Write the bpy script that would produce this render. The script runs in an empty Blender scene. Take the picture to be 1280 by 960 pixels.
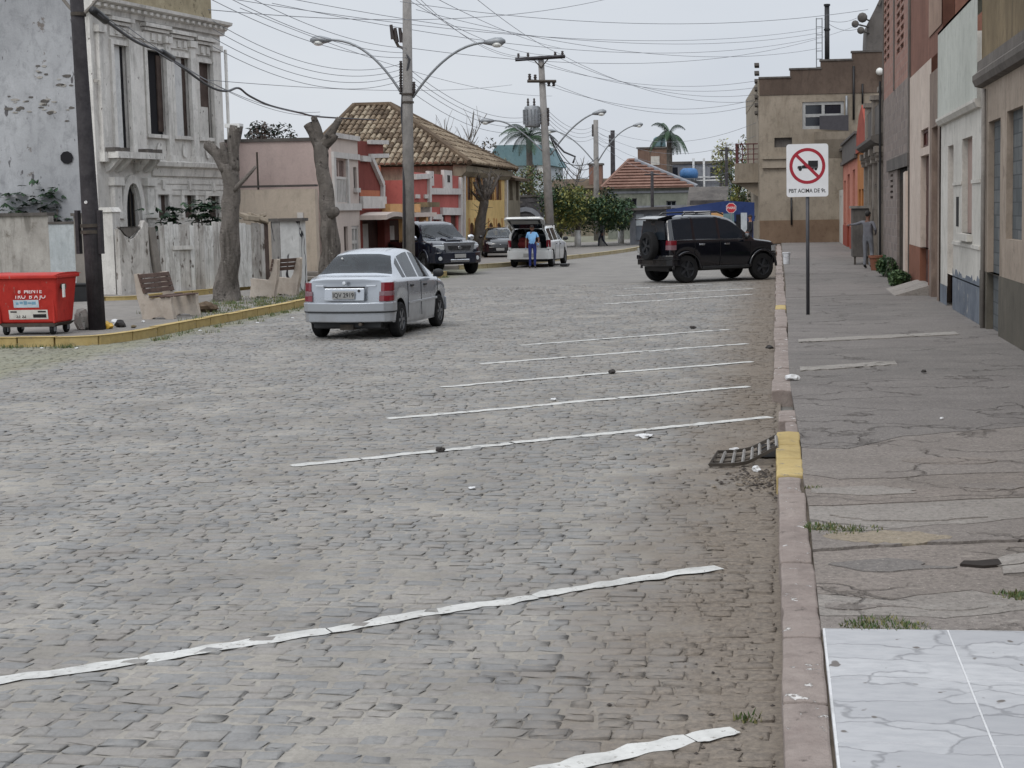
import bpy, bmesh, math, random
import numpy as np
from mathutils import Vector, Matrix, noise as mnoise

SC = bpy.context.scene
COL = SC.collection
random.seed(11)
R = random.random
U = random.uniform
PI = math.pi

# ------------------------------------------------------------------ camera
FPX, CX, CY, CAMH = 1900.0, 760.0, 447.0, 2.1          # focal length and principal point of the (cropped) photo, 1280x960
_d = Vector(((972 - CX) / FPX, -(257 - CY) / FPX, -1.0)).normalized()
_a, _b = -0.017, 1.0
_z = Vector((_a, _b, -(_a * _d.x + _b * _d.y) / _d.z)).normalized()
_x = _d.cross(_z)
CAMROT = Matrix((_x, _d, _z))                            # camera -> world
cam = bpy.data.cameras.new('camera')
cam_o = bpy.data.objects.new('camera', cam)
COL.objects.link(cam_o)
cam_o.matrix_world = Matrix.Translation((0, 0, CAMH)) @ CAMROT.to_4x4()
cam.sensor_fit = 'HORIZONTAL'
cam.sensor_width = 36.0
cam.lens = FPX / 1280 * 36.0
cam.shift_x = (640 - CX) / 1280
cam.shift_y = (CY - 480) / 1280
cam.clip_start = 0.1
cam.clip_end = 5000
SC.camera = cam_o

# ------------------------------------------------------------------ world: bright overcast sky
W = bpy.data.worlds.new('World')
SC.world = W
W.use_nodes = True
nt = W.node_tree
nt.nodes.clear()
SUN_EL, SUN_ROT = math.radians(52), math.radians(200)
sky = nt.nodes.new('ShaderNodeTexSky')
sky.sky_type = 'NISHITA'
sky.sun_disc = False
sky.sun_elevation = SUN_EL
sky.sun_rotation = SUN_ROT
sky.dust_density = 4.0
hsv = nt.nodes.new('ShaderNodeHueSaturation')
hsv.inputs['Saturation'].default_value = 0.45
hsv.inputs['Value'].default_value = 0.9
nt.links.new(sky.outputs[0], hsv.inputs['Color'])
tc = nt.nodes.new('ShaderNodeTexCoord')
mp = nt.nodes.new('ShaderNodeMapping')
mp.inputs['Scale'].default_value = (1.5, 1.5, 5.0)
nz = nt.nodes.new('ShaderNodeTexNoise')
nz.inputs['Scale'].default_value = 1.6
nz.inputs['Detail'].default_value = 5
nt.links.new(tc.outputs['Generated'], mp.inputs[0])
nt.links.new(mp.outputs[0], nz.inputs['Vector'])
cr = nt.nodes.new('ShaderNodeValToRGB')                  # layered cloud deck, pale blue grey
cr.color_ramp.elements[0].position = 0.30
cr.color_ramp.elements[0].color = (0.60, 0.645, 0.715, 1)
cr.color_ramp.elements[1].position = 0.72
cr.color_ramp.elements[1].color = (0.72, 0.755, 0.80, 1)
nt.links.new(nz.outputs[0], cr.inputs[0])
sep = nt.nodes.new('ShaderNodeSeparateXYZ')
nt.links.new(tc.outputs['Generated'], sep.inputs[0])
mr = nt.nodes.new('ShaderNodeMapRange')                  # an overcast sky is about twice as bright overhead
mr.inputs['From Min'].default_value = 0.15
mr.inputs['From Max'].default_value = 1.0
mr.inputs['To Min'].default_value = 10.0
mr.inputs['To Max'].default_value = 24.0
nt.links.new(sep.outputs['Z'], mr.inputs['Value'])
sc_ = nt.nodes.new('ShaderNodeVectorMath')
sc_.operation = 'SCALE'
nt.links.new(cr.outputs[0], sc_.inputs[0])
nt.links.new(mr.outputs[0], sc_.inputs['Scale'])
mx = nt.nodes.new('ShaderNodeMix')
mx.data_type = 'RGBA'
mx.inputs['Factor'].default_value = 0.88
nt.links.new(hsv.outputs[0], mx.inputs['A'])
nt.links.new(sc_.outputs[0], mx.inputs['B'])
bg = nt.nodes.new('ShaderNodeBackground')
bg.inputs['Strength'].default_value = 0.10
nt.links.new(mx.outputs['Result'], bg.inputs['Color'])
wo = nt.nodes.new('ShaderNodeOutputWorld')
nt.links.new(bg.outputs[0], wo.inputs[0])

# ------------------------------------------------------------------ sun behind the cloud
sl = bpy.data.lights.new('sun', 'SUN')
sl.energy = 0.9
sl.angle = math.radians(25)
sl.color = (1.0, 0.96, 0.9)
so = bpy.data.objects.new('sun', sl)
COL.objects.link(so)
_sd = Vector((math.sin(SUN_ROT) * math.cos(SUN_EL), math.cos(SUN_ROT) * math.cos(SUN_EL), math.sin(SUN_EL)))
so.rotation_euler = (_sd).to_track_quat('Z', 'Y').to_euler()
SC.view_settings.view_transform = 'Standard'
SC.view_settings.look = 'None'
SC.view_settings.exposure = 0.12
SC.view_settings.gamma = 1.0
SC.view_settings.use_curve_mapping = False

# ------------------------------------------------------------------ measuring: from a point of the photo to the place it shows
CAMP = Vector((0, 0, CAMH))
def ray(px, py):
 return CAMROT @ Vector(((px - CX) / FPX, -(py - CY) / FPX, -1.0))
def gp(px, py, z=0.0):
 r = ray(px, py)
 return CAMP + r * ((z - CAMH) / r.z)
def atY(px, py, Y):
 r = ray(px, py)
 return CAMP + r * (Y / r.y)
def atX(px, py, X):
 r = ray(px, py)
 return CAMP + r * (X / r.x)
class Plane:
 """vertical plane through ground points A and B; u along AB, v up, w into the building"""
 def __init__(s, A, B, flip=False):
  s.A = Vector((A[0], A[1], 0)); B = Vector((B[0], B[1], 0))
  s.L = (B - s.A).length
  s.d = (B - s.A) / s.L
  s.n = Vector((s.d.y, -s.d.x, 0))
  if flip: s.n = -s.n
 def uv(s, px, py):
  r = ray(px, py)
  t = s.n.dot(s.A - CAMP) / s.n.dot(r)
  p = CAMP + r * t
  return (p - s.A).dot(s.d), p.z
 def m(s, u, v, w=0.0):
  return s.A + s.d * u + s.n * w + Vector((0, 0, v))
 def rect(s, x0, y0, x1, y1):
  c = [s.uv(x, y) for x, y in ((x0, y0), (x1, y0), (x0, y1), (x1, y1))]
  ua = (c[0][0] + c[2][0]) / 2; ub = (c[1][0] + c[3][0]) / 2
  va = (c[2][1] + c[3][1]) / 2; vb = (c[0][1] + c[1][1]) / 2
  return (min(ua, ub), max(ua, ub), min(va, vb), max(va, vb))

# ------------------------------------------------------------------ mesh helpers
class MB:
 def __init__(s):
  s.v = []; s.f = []; s.mi = []
 def add(s, vs, fs, mi=0):
  n = len(s.v)
  s.v += [tuple(p) for p in vs]
  for f in fs:
   s.f.append(tuple(i + n for i in f)); s.mi.append(mi)
  return s
 def box(s, x0, x1, y0, y1, z0, z1, mi=0):
  return s.mbox(lambda a, b, c: (a, b, c), x0, x1, y0, y1, z0, z1, mi)
 def mbox(s, m, a0, a1, b0, b1, c0, c1, mi=0):
  vs = [m(a, b, c) for c in (c0, c1) for b in (b0, b1) for a in (a0, a1)]
  return s.add(vs, [(0, 2, 3, 1), (4, 5, 7, 6), (0, 1, 5, 4), (2, 6, 7, 3), (0, 4, 6, 2), (1, 3, 7, 5)], mi)
 def prism(s, m, poly, w0, w1, mi=0):
  n = len(poly)
  vs = [m(u, v, w0) for u, v in poly] + [m(u, v, w1) for u, v in poly]
  fs = [tuple(range(n)), tuple(range(2 * n - 1, n - 1, -1))]
  fs += [(i, (i + 1) % n, n + (i + 1) % n, n + i) for i in range(n)]
  return s.add(vs, fs, mi)
 def quad(s, a, b, c, d, mi=0):
  return s.add([a, b, c, d], [(0, 1, 2, 3)], mi)
 def tube(s, pts, r, n=8, mi=0, caps=True, wob=0.0):
  pts = [Vector(p) for p in pts]
  rs = r if isinstance(r, (list, tuple)) else [r] * len(pts)
  rings = []; ref = None
  for i, p in enumerate(pts):
   t = (pts[min(i + 1, len(pts) - 1)] - pts[max(i - 1, 0)])
   t = t.normalized() if t.length > 1e-9 else Vector((0, 0, 1))
   if ref is None:
    ref = Vector((1, 0, 0)) if abs(t.x) < 0.9 else Vector((0, 1, 0))
   a = (ref - t * ref.dot(t)).normalized(); ref = a
   b = t.cross(a)
   ring = []
   for k in range(n):
    th = 2 * PI * k / n
    q = rs[i] * (1 + (wob * mnoise.noise(Vector((math.cos(th) * 1.3, math.sin(th) * 1.3, 0)) + p * 1.7) if wob else 0))
    ring.append(p + a * math.cos(th) * q + b * math.sin(th) * q)
   rings.append(ring)
  n0 = len(s.v)
  for rg in rings: s.v += [tuple(p) for p in rg]
  for i in range(len(rings) - 1):
   for k in range(n):
    s.f.append((n0 + i * n + k, n0 + i * n + (k + 1) % n, n0 + (i + 1) * n + (k + 1) % n, n0 + (i + 1) * n + k)); s.mi.append(mi)
  if caps:
   s.f.append(tuple(n0 + k for k in range(n - 1, -1, -1))); s.mi.append(mi)
   s.f.append(tuple(n0 + (len(rings) - 1) * n + k for k in range(n))); s.mi.append(mi)
  return s
 def lathe(s, prof, n=16, m=None, mi=0, close=False):
  """profile of (r, h); h along local z unless m maps"""
  m = m or (lambda x, y, z: (x, y, z))
  n0 = len(s.v)
  for r, h in prof:
   for k in range(n):
    a = 2 * PI * k / n
    s.v.append(tuple(m(r * math.cos(a), r * math.sin(a), h)))
  for i in range(len(prof) - 1 + (1 if close else 0)):
   j = (i + 1) % len(prof)
   for k in range(n):
    s.f.append((n0 + i * n + k, n0 + i * n + (k + 1) % n, n0 + j * n + (k + 1) % n, n0 + j * n + k)); s.mi.append(mi)
  if not close:
   s.f.append(tuple(n0 + k for k in range(n - 1, -1, -1))); s.mi.append(mi)
   s.f.append(tuple(n0 + (len(prof) - 1) * n + k for k in range(n))); s.mi.append(mi)
  return s
 def sphere(s, c, r, n=10, k=6, mi=0):
  rx, ry, rz = r if isinstance(r, (tuple, list)) else (r, r, r)
  prof = []
  n0 = len(s.v)
  for i in range(k + 1):
   t = PI * i / k
   for j in range(n):
    a = 2 * PI * j / n
    s.v.append((c[0] + rx * max(math.sin(t), 1e-3) * math.cos(a), c[1] + ry * max(math.sin(t), 1e-3) * math.sin(a), c[2] - rz * math.cos(t)))
  for i in range(k):
   for j in range(n):
    s.f.append((n0 + i * n + j, n0 + i * n + (j + 1) % n, n0 + (i + 1) * n + (j + 1) % n, n0 + (i + 1) * n + j)); s.mi.append(mi)
  return s
 def wall(s, P, u0, u1, v0, v1, holes=(), d=0.25, back=0.0, mi=0):
  """wall front on plane P with openings cut through; reveals d deep"""
  us = sorted({u0, u1} | {min(max(h[i], u0), u1) for h in holes for i in (0, 1)})
  vs = sorted({v0, v1} | {min(max(h[i], v0), v1) for h in holes for i in (2, 3)})
  def inh(u, v): return any(h[0] < u < h[1] and h[2] < v < h[3] for h in holes)
  for i in range(len(us) - 1):
   for j in range(len(vs) - 1):
    a, b, c, e = us[i], us[i + 1], vs[j], vs[j + 1]
    if inh((a + b) / 2, (c + e) / 2): continue
    s.quad(P.m(a, c, -back), P.m(b, c, -back), P.m(b, e, -back), P.m(a, e, -back), mi)
  for h in holes:
   a, b, c, e = max(h[0], u0), min(h[1], u1), max(h[2], v0), min(h[3], v1)
   w0, w1 = -back, d
   s.quad(P.m(a, c, w0), P.m(a, e, w0), P.m(a, e, w1), P.m(a, c, w1), mi)
   s.quad(P.m(b, c, w0), P.m(b, c, w1), P.m(b, e, w1), P.m(b, e, w0), mi)
   s.quad(P.m(a, e, w0), P.m(b, e, w0), P.m(b, e, w1), P.m(a, e, w1), mi)
   s.quad(P.m(a, c, w0), P.m(a, c, w1), P.m(b, c, w1), P.m(b, c, w0), mi)
  return s
 def build(s, name, mats, parent=None, smooth=False, bevel=0, world=False, segs=1, fixn=False):
  me = bpy.data.meshes.new(name)
  me.from_pydata(s.v, [], s.f)
  mats = mats if isinstance(mats, (list, tuple)) else [mats]
  for m in mats: me.materials.append(m)
  if len(mats) > 1: me.polygons.foreach_set('material_index', s.mi)
  if fixn:
   bm = bmesh.new(); bm.from_mesh(me); bmesh.ops.remove_doubles(bm, verts=bm.verts, dist=1e-5)
   bmesh.ops.recalc_face_normals(bm, faces=bm.faces); bm.to_mesh(me); bm.free()
  if smooth: me.shade_smooth()
  me.update()
  o = bpy.data.objects.new(name, me)
  COL.objects.link(o)
  if parent is not None:
   o.parent = parent
   if world: o.location = -parent.location
  if bevel:
   b = o.modifiers.new('bevel', 'BEVEL'); b.width = bevel; b.segments = segs; b.limit_method = 'ANGLE'
  return o

def thing(name, label, cat, loc=(0, 0, 0), rotz=0.0, group=None, scale=1.0):
 o = bpy.data.objects.new(name, None)
 COL.objects.link(o)
 o.empty_display_size = 0.2
 o.location = loc; o.rotation_euler = (0, 0, rotz)
 o.scale = scale if isinstance(scale, (tuple, list)) else (scale,) * 3
 o['label'] = label; o['category'] = cat
 if group: o['group'] = group
 return o
def tag(o, label, cat, group=None):
 o['label'] = label; o['category'] = cat
 if group: o['group'] = group
 return o
def kind(o, k):
 o['kind'] = k; return o
def inst(o, parent, loc=None, rot=None, scale=None):
 c = o.copy(); COL.objects.link(c); c.parent = parent
 if loc is not None: c.location = loc
 if rot is not None: c.rotation_euler = rot
 if scale is not None: c.scale = scale
 return c
def copy_tree(o, parent=None):
 c = o.copy(); COL.objects.link(c)
 if parent is not None: c.parent = parent
 for ch in list(o.children): copy_tree(ch, c)
 return c

# ------------------------------------------------------------------ materials
def S(r, g, b, k=1.0):
 f = lambda c: ((c / 255) / 12.92 if c / 255 <= 0.04045 else ((c / 255 + 0.055) / 1.055) ** 2.4) * k
 return (f(r), f(g), f(b), 1.0)
def dim(c, k): return (c[0] * k, c[1] * k, c[2] * k, 1.0)
class NT:
 def __init__(s, name):
  s.mat = bpy.data.materials.new(name); s.mat.use_nodes = True
  s.t = s.mat.node_tree; s.t.nodes.clear()
  s.out = s.n('ShaderNodeOutputMaterial'); s.b = s.n('ShaderNodeBsdfPrincipled')
  s.l(s.b.outputs[0], s.out.inputs[0])
  s.tc = s.n('ShaderNodeTexCoord')
 def n(s, t, **kw):
  o = s.t.nodes.new(t)
  for k, v in kw.items():
   if k in o.inputs: o.inputs[k].default_value = v
   else: setattr(o, k, v)
  return o
 def l(s, a, b): s.t.links.new(a, b)
 def co(s, scale=(1, 1, 1), rot=(0, 0, 0), src='Object', loc=(0, 0, 0)):
  m = s.n('ShaderNodeMapping'); m.inputs['Scale'].default_value = scale; m.inputs['Rotation'].default_value = rot
  m.inputs['Location'].default_value = loc
  s.l(s.tc.outputs[src], m.inputs[0]); return m.outputs[0]
 def noise(s, vec, scale, detail=6, rough=0.6, dist=0.0):
  o = s.n('ShaderNodeTexNoise'); o.inputs['Scale'].default_value = scale; o.inputs['Detail'].default_value = detail
  o.inputs['Roughness'].default_value = rough; o.inputs['Distortion'].default_value = dist
  s.l(vec, o.inputs['Vector']); return o.outputs[0]
 def ramp(s, fac, a, b, p0=0.0, p1=1.0):
  o = s.n('ShaderNodeValToRGB'); e = o.color_ramp.elements
  e[0].position = p0; e[1].position = p1; e[0].color = a; e[1].color = b
  s.l(fac, o.inputs[0]); return o.outputs[0]
 def mask(s, fac, p0, p1): return s.ramp(fac, (0, 0, 0, 1), (1, 1, 1, 1), p0, p1)
 def mix(s, f, a, b, mode='MIX'):
  o = s.n('ShaderNodeMix', data_type='RGBA', blend_type=mode)
  for sock, v in ((o.inputs['Factor'], f), (o.inputs['A'], a), (o.inputs['B'], b)):
   if hasattr(v, 'links'): s.l(v, sock)
   else: sock.default_value = v
  return o.outputs['Result']
 def math(s, op, a, b=0.0):
  o = s.n('ShaderNodeMath', operation=op)
  for i, v in enumerate((a, b)):
   if hasattr(v, 'links'): s.l(v, o.inputs[i])
   else: o.inputs[i].default_value = v
  return o.outputs[0]
 def bump(s, h, strength=0.3, dist=0.02):
  o = s.n('ShaderNodeBump'); o.inputs['Strength'].default_value = strength; o.inputs['Distance'].default_value = dist
  s.l(h, o.inputs['Height']); s.l(o.outputs[0], s.b.inputs['Normal'])
 def col(s, c):
  if hasattr(c, 'links'): s.l(c, s.b.inputs['Base Color'])
  else: s.b.inputs['Base Color'].default_value = c
 def set(s, rough=0.8, metal=0.0, spec=0.3, coat=0.0):
  s.b.inputs['Roughness'].default_value = rough; s.b.inputs['Metallic'].default_value = metal
  s.b.inputs['Specular IOR Level'].default_value = spec; s.b.inputs['Coat Weight'].default_value = coat
  s.b.inputs['Coat Roughness'].default_value = 0.05
  return s

def plain(name, c, rough=0.6, metal=0.0, spec=0.4, coat=0.0, grime=0.15, gs=6.0):
 t = NT(name).set(rough, metal, spec, coat)
 n = t.noise(t.co(), gs, 5)
 t.col(t.mix(t.mask(n, 0.42, 0.75), c, dim(c, 1 - grime * 2)))
 return t.mat
def weathered(name, c1, c2, s=1.2, patch=None, streak=None, spots=None, bump=0.25, bs=14.0, rough=0.9, grime=.45, bd=.02):
 """painted plaster, stone or concrete: broad tone change, streaks running down, peeled patches, small spots"""
 t = NT(name).set(rough, 0, 0.2)
 c = t.ramp(t.noise(t.co(), s, 9, 0.65), c1, c2, 0.33, 0.68)
 fine = t.noise(t.co(), 22, 6, 0.7)
 c = t.mix(t.math('MULTIPLY', t.mask(fine, 0.4, 0.75), 0.35), c, dim(c2, 0.6))
 mid = t.noise(t.co((1, 1, .7), loc=(9, 4, 2)), 3.7, 8, 0.72, .4)
 c = t.mix(t.math('MULTIPLY', t.mask(mid, 0.50, 0.66), grime), c, dim(c1, 0.55))
 c = t.mix(t.math('MULTIPLY', t.mask(t.noise(t.co(loc=(1, 7, 3)), .45, 5, .6), 0.45, 0.7), grime * .8), c, dim(c1, 0.72))
 if streak:
  sc, amt, lo, hi = streak
  m = t.mask(t.noise(t.co((2.6, 2.6, 0.42)), 1.7, 9, 0.74, .6), lo, hi)
  m = t.math('MULTIPLY', m, t.mask(t.noise(t.co((1, 1, 0.5), loc=(3, 1, 7)), 0.7, 3), 0.35, 0.65))
  c = t.mix(t.math('MULTIPLY', m, amt), c, sc)
 h = fine
 if patch:
  for (pc, ps, lo, hi) in patch:
   m = t.mask(t.noise(t.co(loc=(ps, 2, 5)), ps, 10, 0.68), lo, hi)
   c = t.mix(m, c, pc)
   h = t.math('SUBTRACT', h, t.math('MULTIPLY', m, 0.5))
 if spots:
  pc, ps, lo, hi = spots
  c = t.mix(t.mask(t.noise(t.co((1, 1, 0.45)), ps, 4, 0.5), lo, hi), c, pc)
 t.col(c)
 t.bump(h, bump, bd)
 return t.mat
def bricks(name, c1, c2, mortar, w=0.2, h=0.1, axis='x', bump=0.5, stain=None):
 t = NT(name).set(0.92, 0, 0.15)
 sp = t.n('ShaderNodeSeparateXYZ'); t.l(t.tc.outputs['Object'], sp.inputs[0])
 cb = t.n('ShaderNodeCombineXYZ')
 t.l(sp.outputs['Y' if axis == 'y' else 'X'], cb.inputs[0]); t.l(sp.outputs['Z'], cb.inputs[1])
 b = t.n('ShaderNodeTexBrick'); t.l(cb.outputs[0], b.inputs['Vector'])
 b.inputs['Scale'].default_value = 1.0
 b.inputs['Brick Width'].default_value = w; b.inputs['Row Height'].default_value = h
 b.inputs['Mortar Size'].default_value = 0.010
 b.inputs['Color1'].default_value = c1; b.inputs['Color2'].default_value = c2; b.inputs['Mortar'].default_value = mortar
 n = t.noise(t.co(), 3, 8, 0.7)
 c = t.mix(t.math('MULTIPLY', t.mask(n, 0.4, 0.7), 0.6), b.outputs['Color'], stain or dim(c2, 0.5))
 t.col(c)
 t.bump(t.math('SUBTRACT', n, t.math('MULTIPLY', b.outputs['Fac'], 1.0)), bump, 0.015)
 return t.mat

M = {}
M['asphalt'] = weathered('asphalt', S(118, 116, 113, .85), S(136, 133, 129, .85), .8, bump=.3, bs=40)
M['concrete'] = weathered('concrete', S(120, 115, 110), S(148, 142, 136), 1.5, bump=.3)
M['dark_concrete'] = weathered('dark_concrete', S(84, 80, 78), S(112, 107, 102), 1.5, streak=(S(50, 48, 46), .7, .45, .7))
M['wood_pole'] = weathered('wood_pole', S(54, 52, 55), S(78, 75, 77), 5, streak=(S(40, 37, 37), .8, .4, .6), bump=.5)
M['conc_pole'] = weathered('conc_pole', S(136, 133, 130), S(158, 154, 150), 3, streak=(S(78, 75, 72), .6, .45, .65))
M['steel_gray'] = plain('steel_gray', S(140, 143, 146), .45, .4)
M['black'] = plain('black_paint', S(30, 30, 32), .5)
M['dark_iron'] = weathered('dark_iron', S(62, 58, 54), S(88, 80, 72), 8, patch=[(S(86, 60, 44), 9, .6, .68)], rough=.7)
M['cable'] = plain('cable', S(58, 58, 62), .6, grime=.0)
M['cable_thin'] = plain('cable_thin', S(112, 114, 120), .6, grime=.0)
M['insulator'] = plain('insulator', S(60, 52, 50), .3)
M['lamp_glass'] = plain('lamp_glass', S(215, 215, 210), .25, grime=.02)
M['white_paint'] = weathered('white_paint', S(212, 212, 210), S(226, 226, 224), 3, patch=[(S(150, 148, 144), 14, .62, .70)], bump=.1)
M['road_paint'] = weathered('road_paint', S(186, 185, 181), S(206, 205, 201), 6, patch=[(S(140, 136, 130), 26, .58, .64)], bump=.15)
M['yellow_paint'] = weathered('yellow_paint', S(172, 150, 100), S(188, 168, 120), 4, patch=[(S(130, 122, 108), 9, .60, .66), (S(84, 78, 70), 16, .66, .72)], bump=.3)
M['kerb_stone'] = weathered('kerb_stone', S(135, 123, 117), S(156, 145, 138), 4, patch=[(S(206, 202, 198), 10, .615, .64), (S(100, 92, 86), 6, .64, .72)], bump=.8)
M['tyre'] = plain('tyre', S(34, 34, 35), .85, spec=.2)
M['rim'] = plain('rim', S(120, 122, 126), .35, .7)
M['rim_dark'] = plain('rim_dark', S(70, 72, 76), .4, .6)
M['glass_dark'] = plain('glass_dark', S(30, 35, 43), .06, 0, .6, grime=.05)
M['glass_car'] = plain('glass_car', S(44, 51, 58), .08, 0, .4, grime=.2, gs=3)
def car_glass(name, tint, gloss):
 t = NT(name); t.t.nodes.remove(t.b)
 tr = t.n('ShaderNodeBsdfTransparent', Color=tint); gl = t.n('ShaderNodeBsdfGlossy', Roughness=.03); gl.inputs['Color'].default_value = (.9, .93, .96, 1)
 lw = t.n('ShaderNodeFresnel', IOR=gloss); mx_ = t.n('ShaderNodeMixShader')
 t.l(lw.outputs[0], mx_.inputs[0]); t.l(tr.outputs[0], mx_.inputs[1]); t.l(gl.outputs[0], mx_.inputs[2]); t.l(mx_.outputs[0], t.out.inputs[0])
 return t.mat
M['glass_clear'] = car_glass('glass_clear', (.42, .47, .48, 1), 1.5)
M['chrome'] = plain('chrome', S(200, 202, 205), .15, .9, grime=.02)
M['plate'] = plain('plate', S(150, 150, 148), .5, grime=.1)
M['plate_ink'] = plain('plate_ink', S(35, 35, 36), .6, grime=0)
M['red_lens'] = plain('red_lens', S(112, 16, 32), .15, 0, .6, coat=.5, grime=.1)
M['smoke_lens'] = plain('smoke_lens', S(120, 92, 98), .15, 0, .6, grime=.1)
M['clear_lens'] = plain('clear_lens', S(200, 205, 208), .1, .2, .6, grime=.1)
M['skin'] = plain('skin', S(150, 108, 88), .6, grime=.05)
M['hair'] = plain('hair', S(28, 24, 23), .7, grime=.05)
M['leaf_a'] = plain('leaf_a', S(74, 96, 56), .6, grime=.2, gs=3)
M['leaf_b'] = plain('leaf_b', S(50, 76, 48), .6, grime=.2, gs=3)
M['leaf_c'] = plain('leaf_c', S(138, 138, 76), .6, grime=.15, gs=3)
M['leaf_d'] = plain('leaf_d', S(30, 48, 36), .6, grime=.15, gs=3)
M['leaf_dry'] = plain('leaf_dry', S(96, 84, 60), .7, grime=.2, gs=3)
M['bark'] = weathered('bark', S(110, 104, 99), S(138, 131, 124), 4, patch=[(S(160, 155, 146), 7, .61, .66), (S(52, 48, 46), 6, .60, .68)], streak=(S(56, 52, 48), .8, .45, .6), bump=1, bd=.06)
M['bark_dark'] = weathered('bark_dark', S(88, 83, 79), S(116, 109, 102), 4, patch=[(S(44, 41, 39), 6, .58, .66)], bump=1, bd=.06)
M['grass'] = plain('grass', S(92, 104, 60), .8, grime=.3, gs=2)
M['grass_dry'] = plain('grass_dry', S(130, 126, 84), .8, grime=.3, gs=2)

def foliage(name, blobs, n, size, mats, parent=None, flat=0.0):
 """leaf clumps: many small folded leaves scattered through ellipsoids (c, r)"""
 mb = MB()
 vol = [b[1][0] * b[1][1] * b[1][2] for b in blobs]; tot = sum(vol)
 for (c, r), v in zip(blobs, vol):
  tone = random.randrange(len(mats))
  for _ in range(max(6, int(n * v / tot))):
   while True:
    p = Vector((U(-1, 1), U(-1, 1), U(-1, 1)))
    if 0.25 < p.length < 1: break
   p = Vector((c[0] + p.x * r[0], c[1] + p.y * r[1], c[2] + p.z * r[2]))
   s = size * U(.6, 1.4)
   d = Vector((U(-1, 1), U(-1, 1), U(-.8, .8) * (1 - flat))).normalized()
   e = d.cross(Vector((U(-.5, .5), U(-.5, .5), 1))).normalized()
   q = e.cross(d) * s * .25
   mb.add([p - d * s, p + e * s * .45 + q, p + d * s, p - e * s * .45 + q], [(0, 1, 2), (0, 2, 3)], tone if R() < .7 else random.randrange(len(mats)))
 return mb.build(name, mats, parent)
def text_mesh(name, txt, size, mat, parent=None, loc=(0, 0, 0), rot=(PI / 2, 0, 0), sx=1.0, ext=0.001):
 cu = bpy.data.curves.new(name, 'FONT'); cu.body = txt; cu.size = size; cu.align_x = 'CENTER'; cu.align_y = 'CENTER'; cu.extrude = ext
 cu.resolution_u = 3; cu.offset = size * .012
 o = bpy.data.objects.new(name, cu); COL.objects.link(o)
 dg = bpy.context.evaluated_depsgraph_get(); dg.update()
 me = bpy.data.meshes.new_from_object(o.evaluated_get(dg))
 bpy.data.objects.remove(o)
 me.materials.clear(); me.materials.append(mat)
 q = bpy.data.objects.new(name, me); COL.objects.link(q)
 if parent is not None: q.parent = parent
 q.location = loc; q.rotation_euler = rot; q.scale = (sx, 1, 1)
 return q
# ================================================================== GROUND
def ground_mat(name, base_a, base_b, far=False):
 t = NT(name).set(0.95, 0, 0.06)
 g = t.n('ShaderNodeNewGeometry'); pos = g.outputs['Position']
 c = t.ramp(t.noise(pos, 1.1, 8, .65), base_a, base_b, .35, .68)
 fine = t.noise(pos, 34, 6, .75)
 c = t.mix(t.math('MULTIPLY', t.mask(fine, .45, .7), .55), c, dim(base_a, .62))
 c = t.mix(t.math('MULTIPLY', t.mask(t.noise(pos, 17, 4, .7), .55, .7), .28), c, S(176, 170, 160))
 sp = t.n('ShaderNodeSeparateXYZ'); t.l(pos, sp.inputs[0])
 # brown silt washed along the right kerb
 d = t.n('ShaderNodeMapRange'); d.inputs['From Min'].default_value = -1.9; d.inputs['From Max'].default_value = -.1
 t.l(sp.outputs['X'], d.inputs['Value'])
 n2 = t.noise(pos, 1.7, 7, .7)
 m = t.mask(t.math('ADD', t.math('MULTIPLY', d.outputs[0], .75), t.math('MULTIPLY', n2, .6)), .55, .95)
 c = t.mix(t.math('MULTIPLY', m, .85), c, t.ramp(fine, S(94, 86, 78), S(134, 123, 111), .35, .65))
 # moss and dry grass along the left kerb
 d2 = t.n('ShaderNodeMapRange'); d2.inputs['From Min'].default_value = -9.2; d2.inputs['From Max'].default_value = -10.8
 t.l(sp.outputs['X'], d2.inputs['Value'])
 m2 = t.mask(t.math('ADD', t.math('MULTIPLY', d2.outputs[0], .6), t.math('MULTIPLY', n2, .6)), .60, .85)
 c = t.mix(t.math('MULTIPLY', m2, .5), c, t.ramp(fine, S(108, 110, 84), S(142, 140, 112), .35, .65))
 # dark, wet looking worn patches
 n3 = t.noise(t.co((.35, 1.2, 1), src='Object'), .9, 5, .6)
 c = t.mix(t.math('MULTIPLY', t.mask(t.noise(pos, .45, 4, .6), .55, .72), .35), c, S(112, 109, 106))
 h = fine
 if far:
  b = t.n('ShaderNodeTexBrick'); t.l(pos, b.inputs['Vector'])
  b.inputs['Scale'].default_value = 1; b.inputs['Brick Width'].default_value = .22; b.inputs['Row Height'].default_value = .13
  b.inputs['Mortar Size'].default_value = .012; b.inputs['Mortar Smooth'].default_value = .5
  h = t.math('SUBTRACT', fine, t.math('MULTIPLY', b.outputs['Fac'], 1.5))
  c = t.mix(t.math('MULTIPLY', b.outputs['Fac'], .35), c, S(90, 86, 80))
 t.col(c)
 t.bump(h, .35, .012)
 return t.mat
SM = [ground_mat('cobble_gray', S(129, 127, 124), S(147, 144, 140)), ground_mat('cobble_warm', S(132, 128, 124), S(149, 145, 140)),
      ground_mat('cobble_cool', S(125, 124, 123), S(142, 141, 139))]
M['joint_sand'] = ground_mat('joint_sand', S(128, 124, 118), S(160, 155, 147))
M['far_cobble'] = ground_mat('far_cobble', S(127, 124, 121), S(144, 141, 136), True)
M['earth'] = weathered('earth', S(112, 110, 106), S(132, 128, 122), .5, bump=.3, bs=30)

b = MB(); b.box(-1500, 1500, -60, 3000, -1.0, -.05)
kind(b.build('ground', M['earth']), 'structure')

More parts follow.
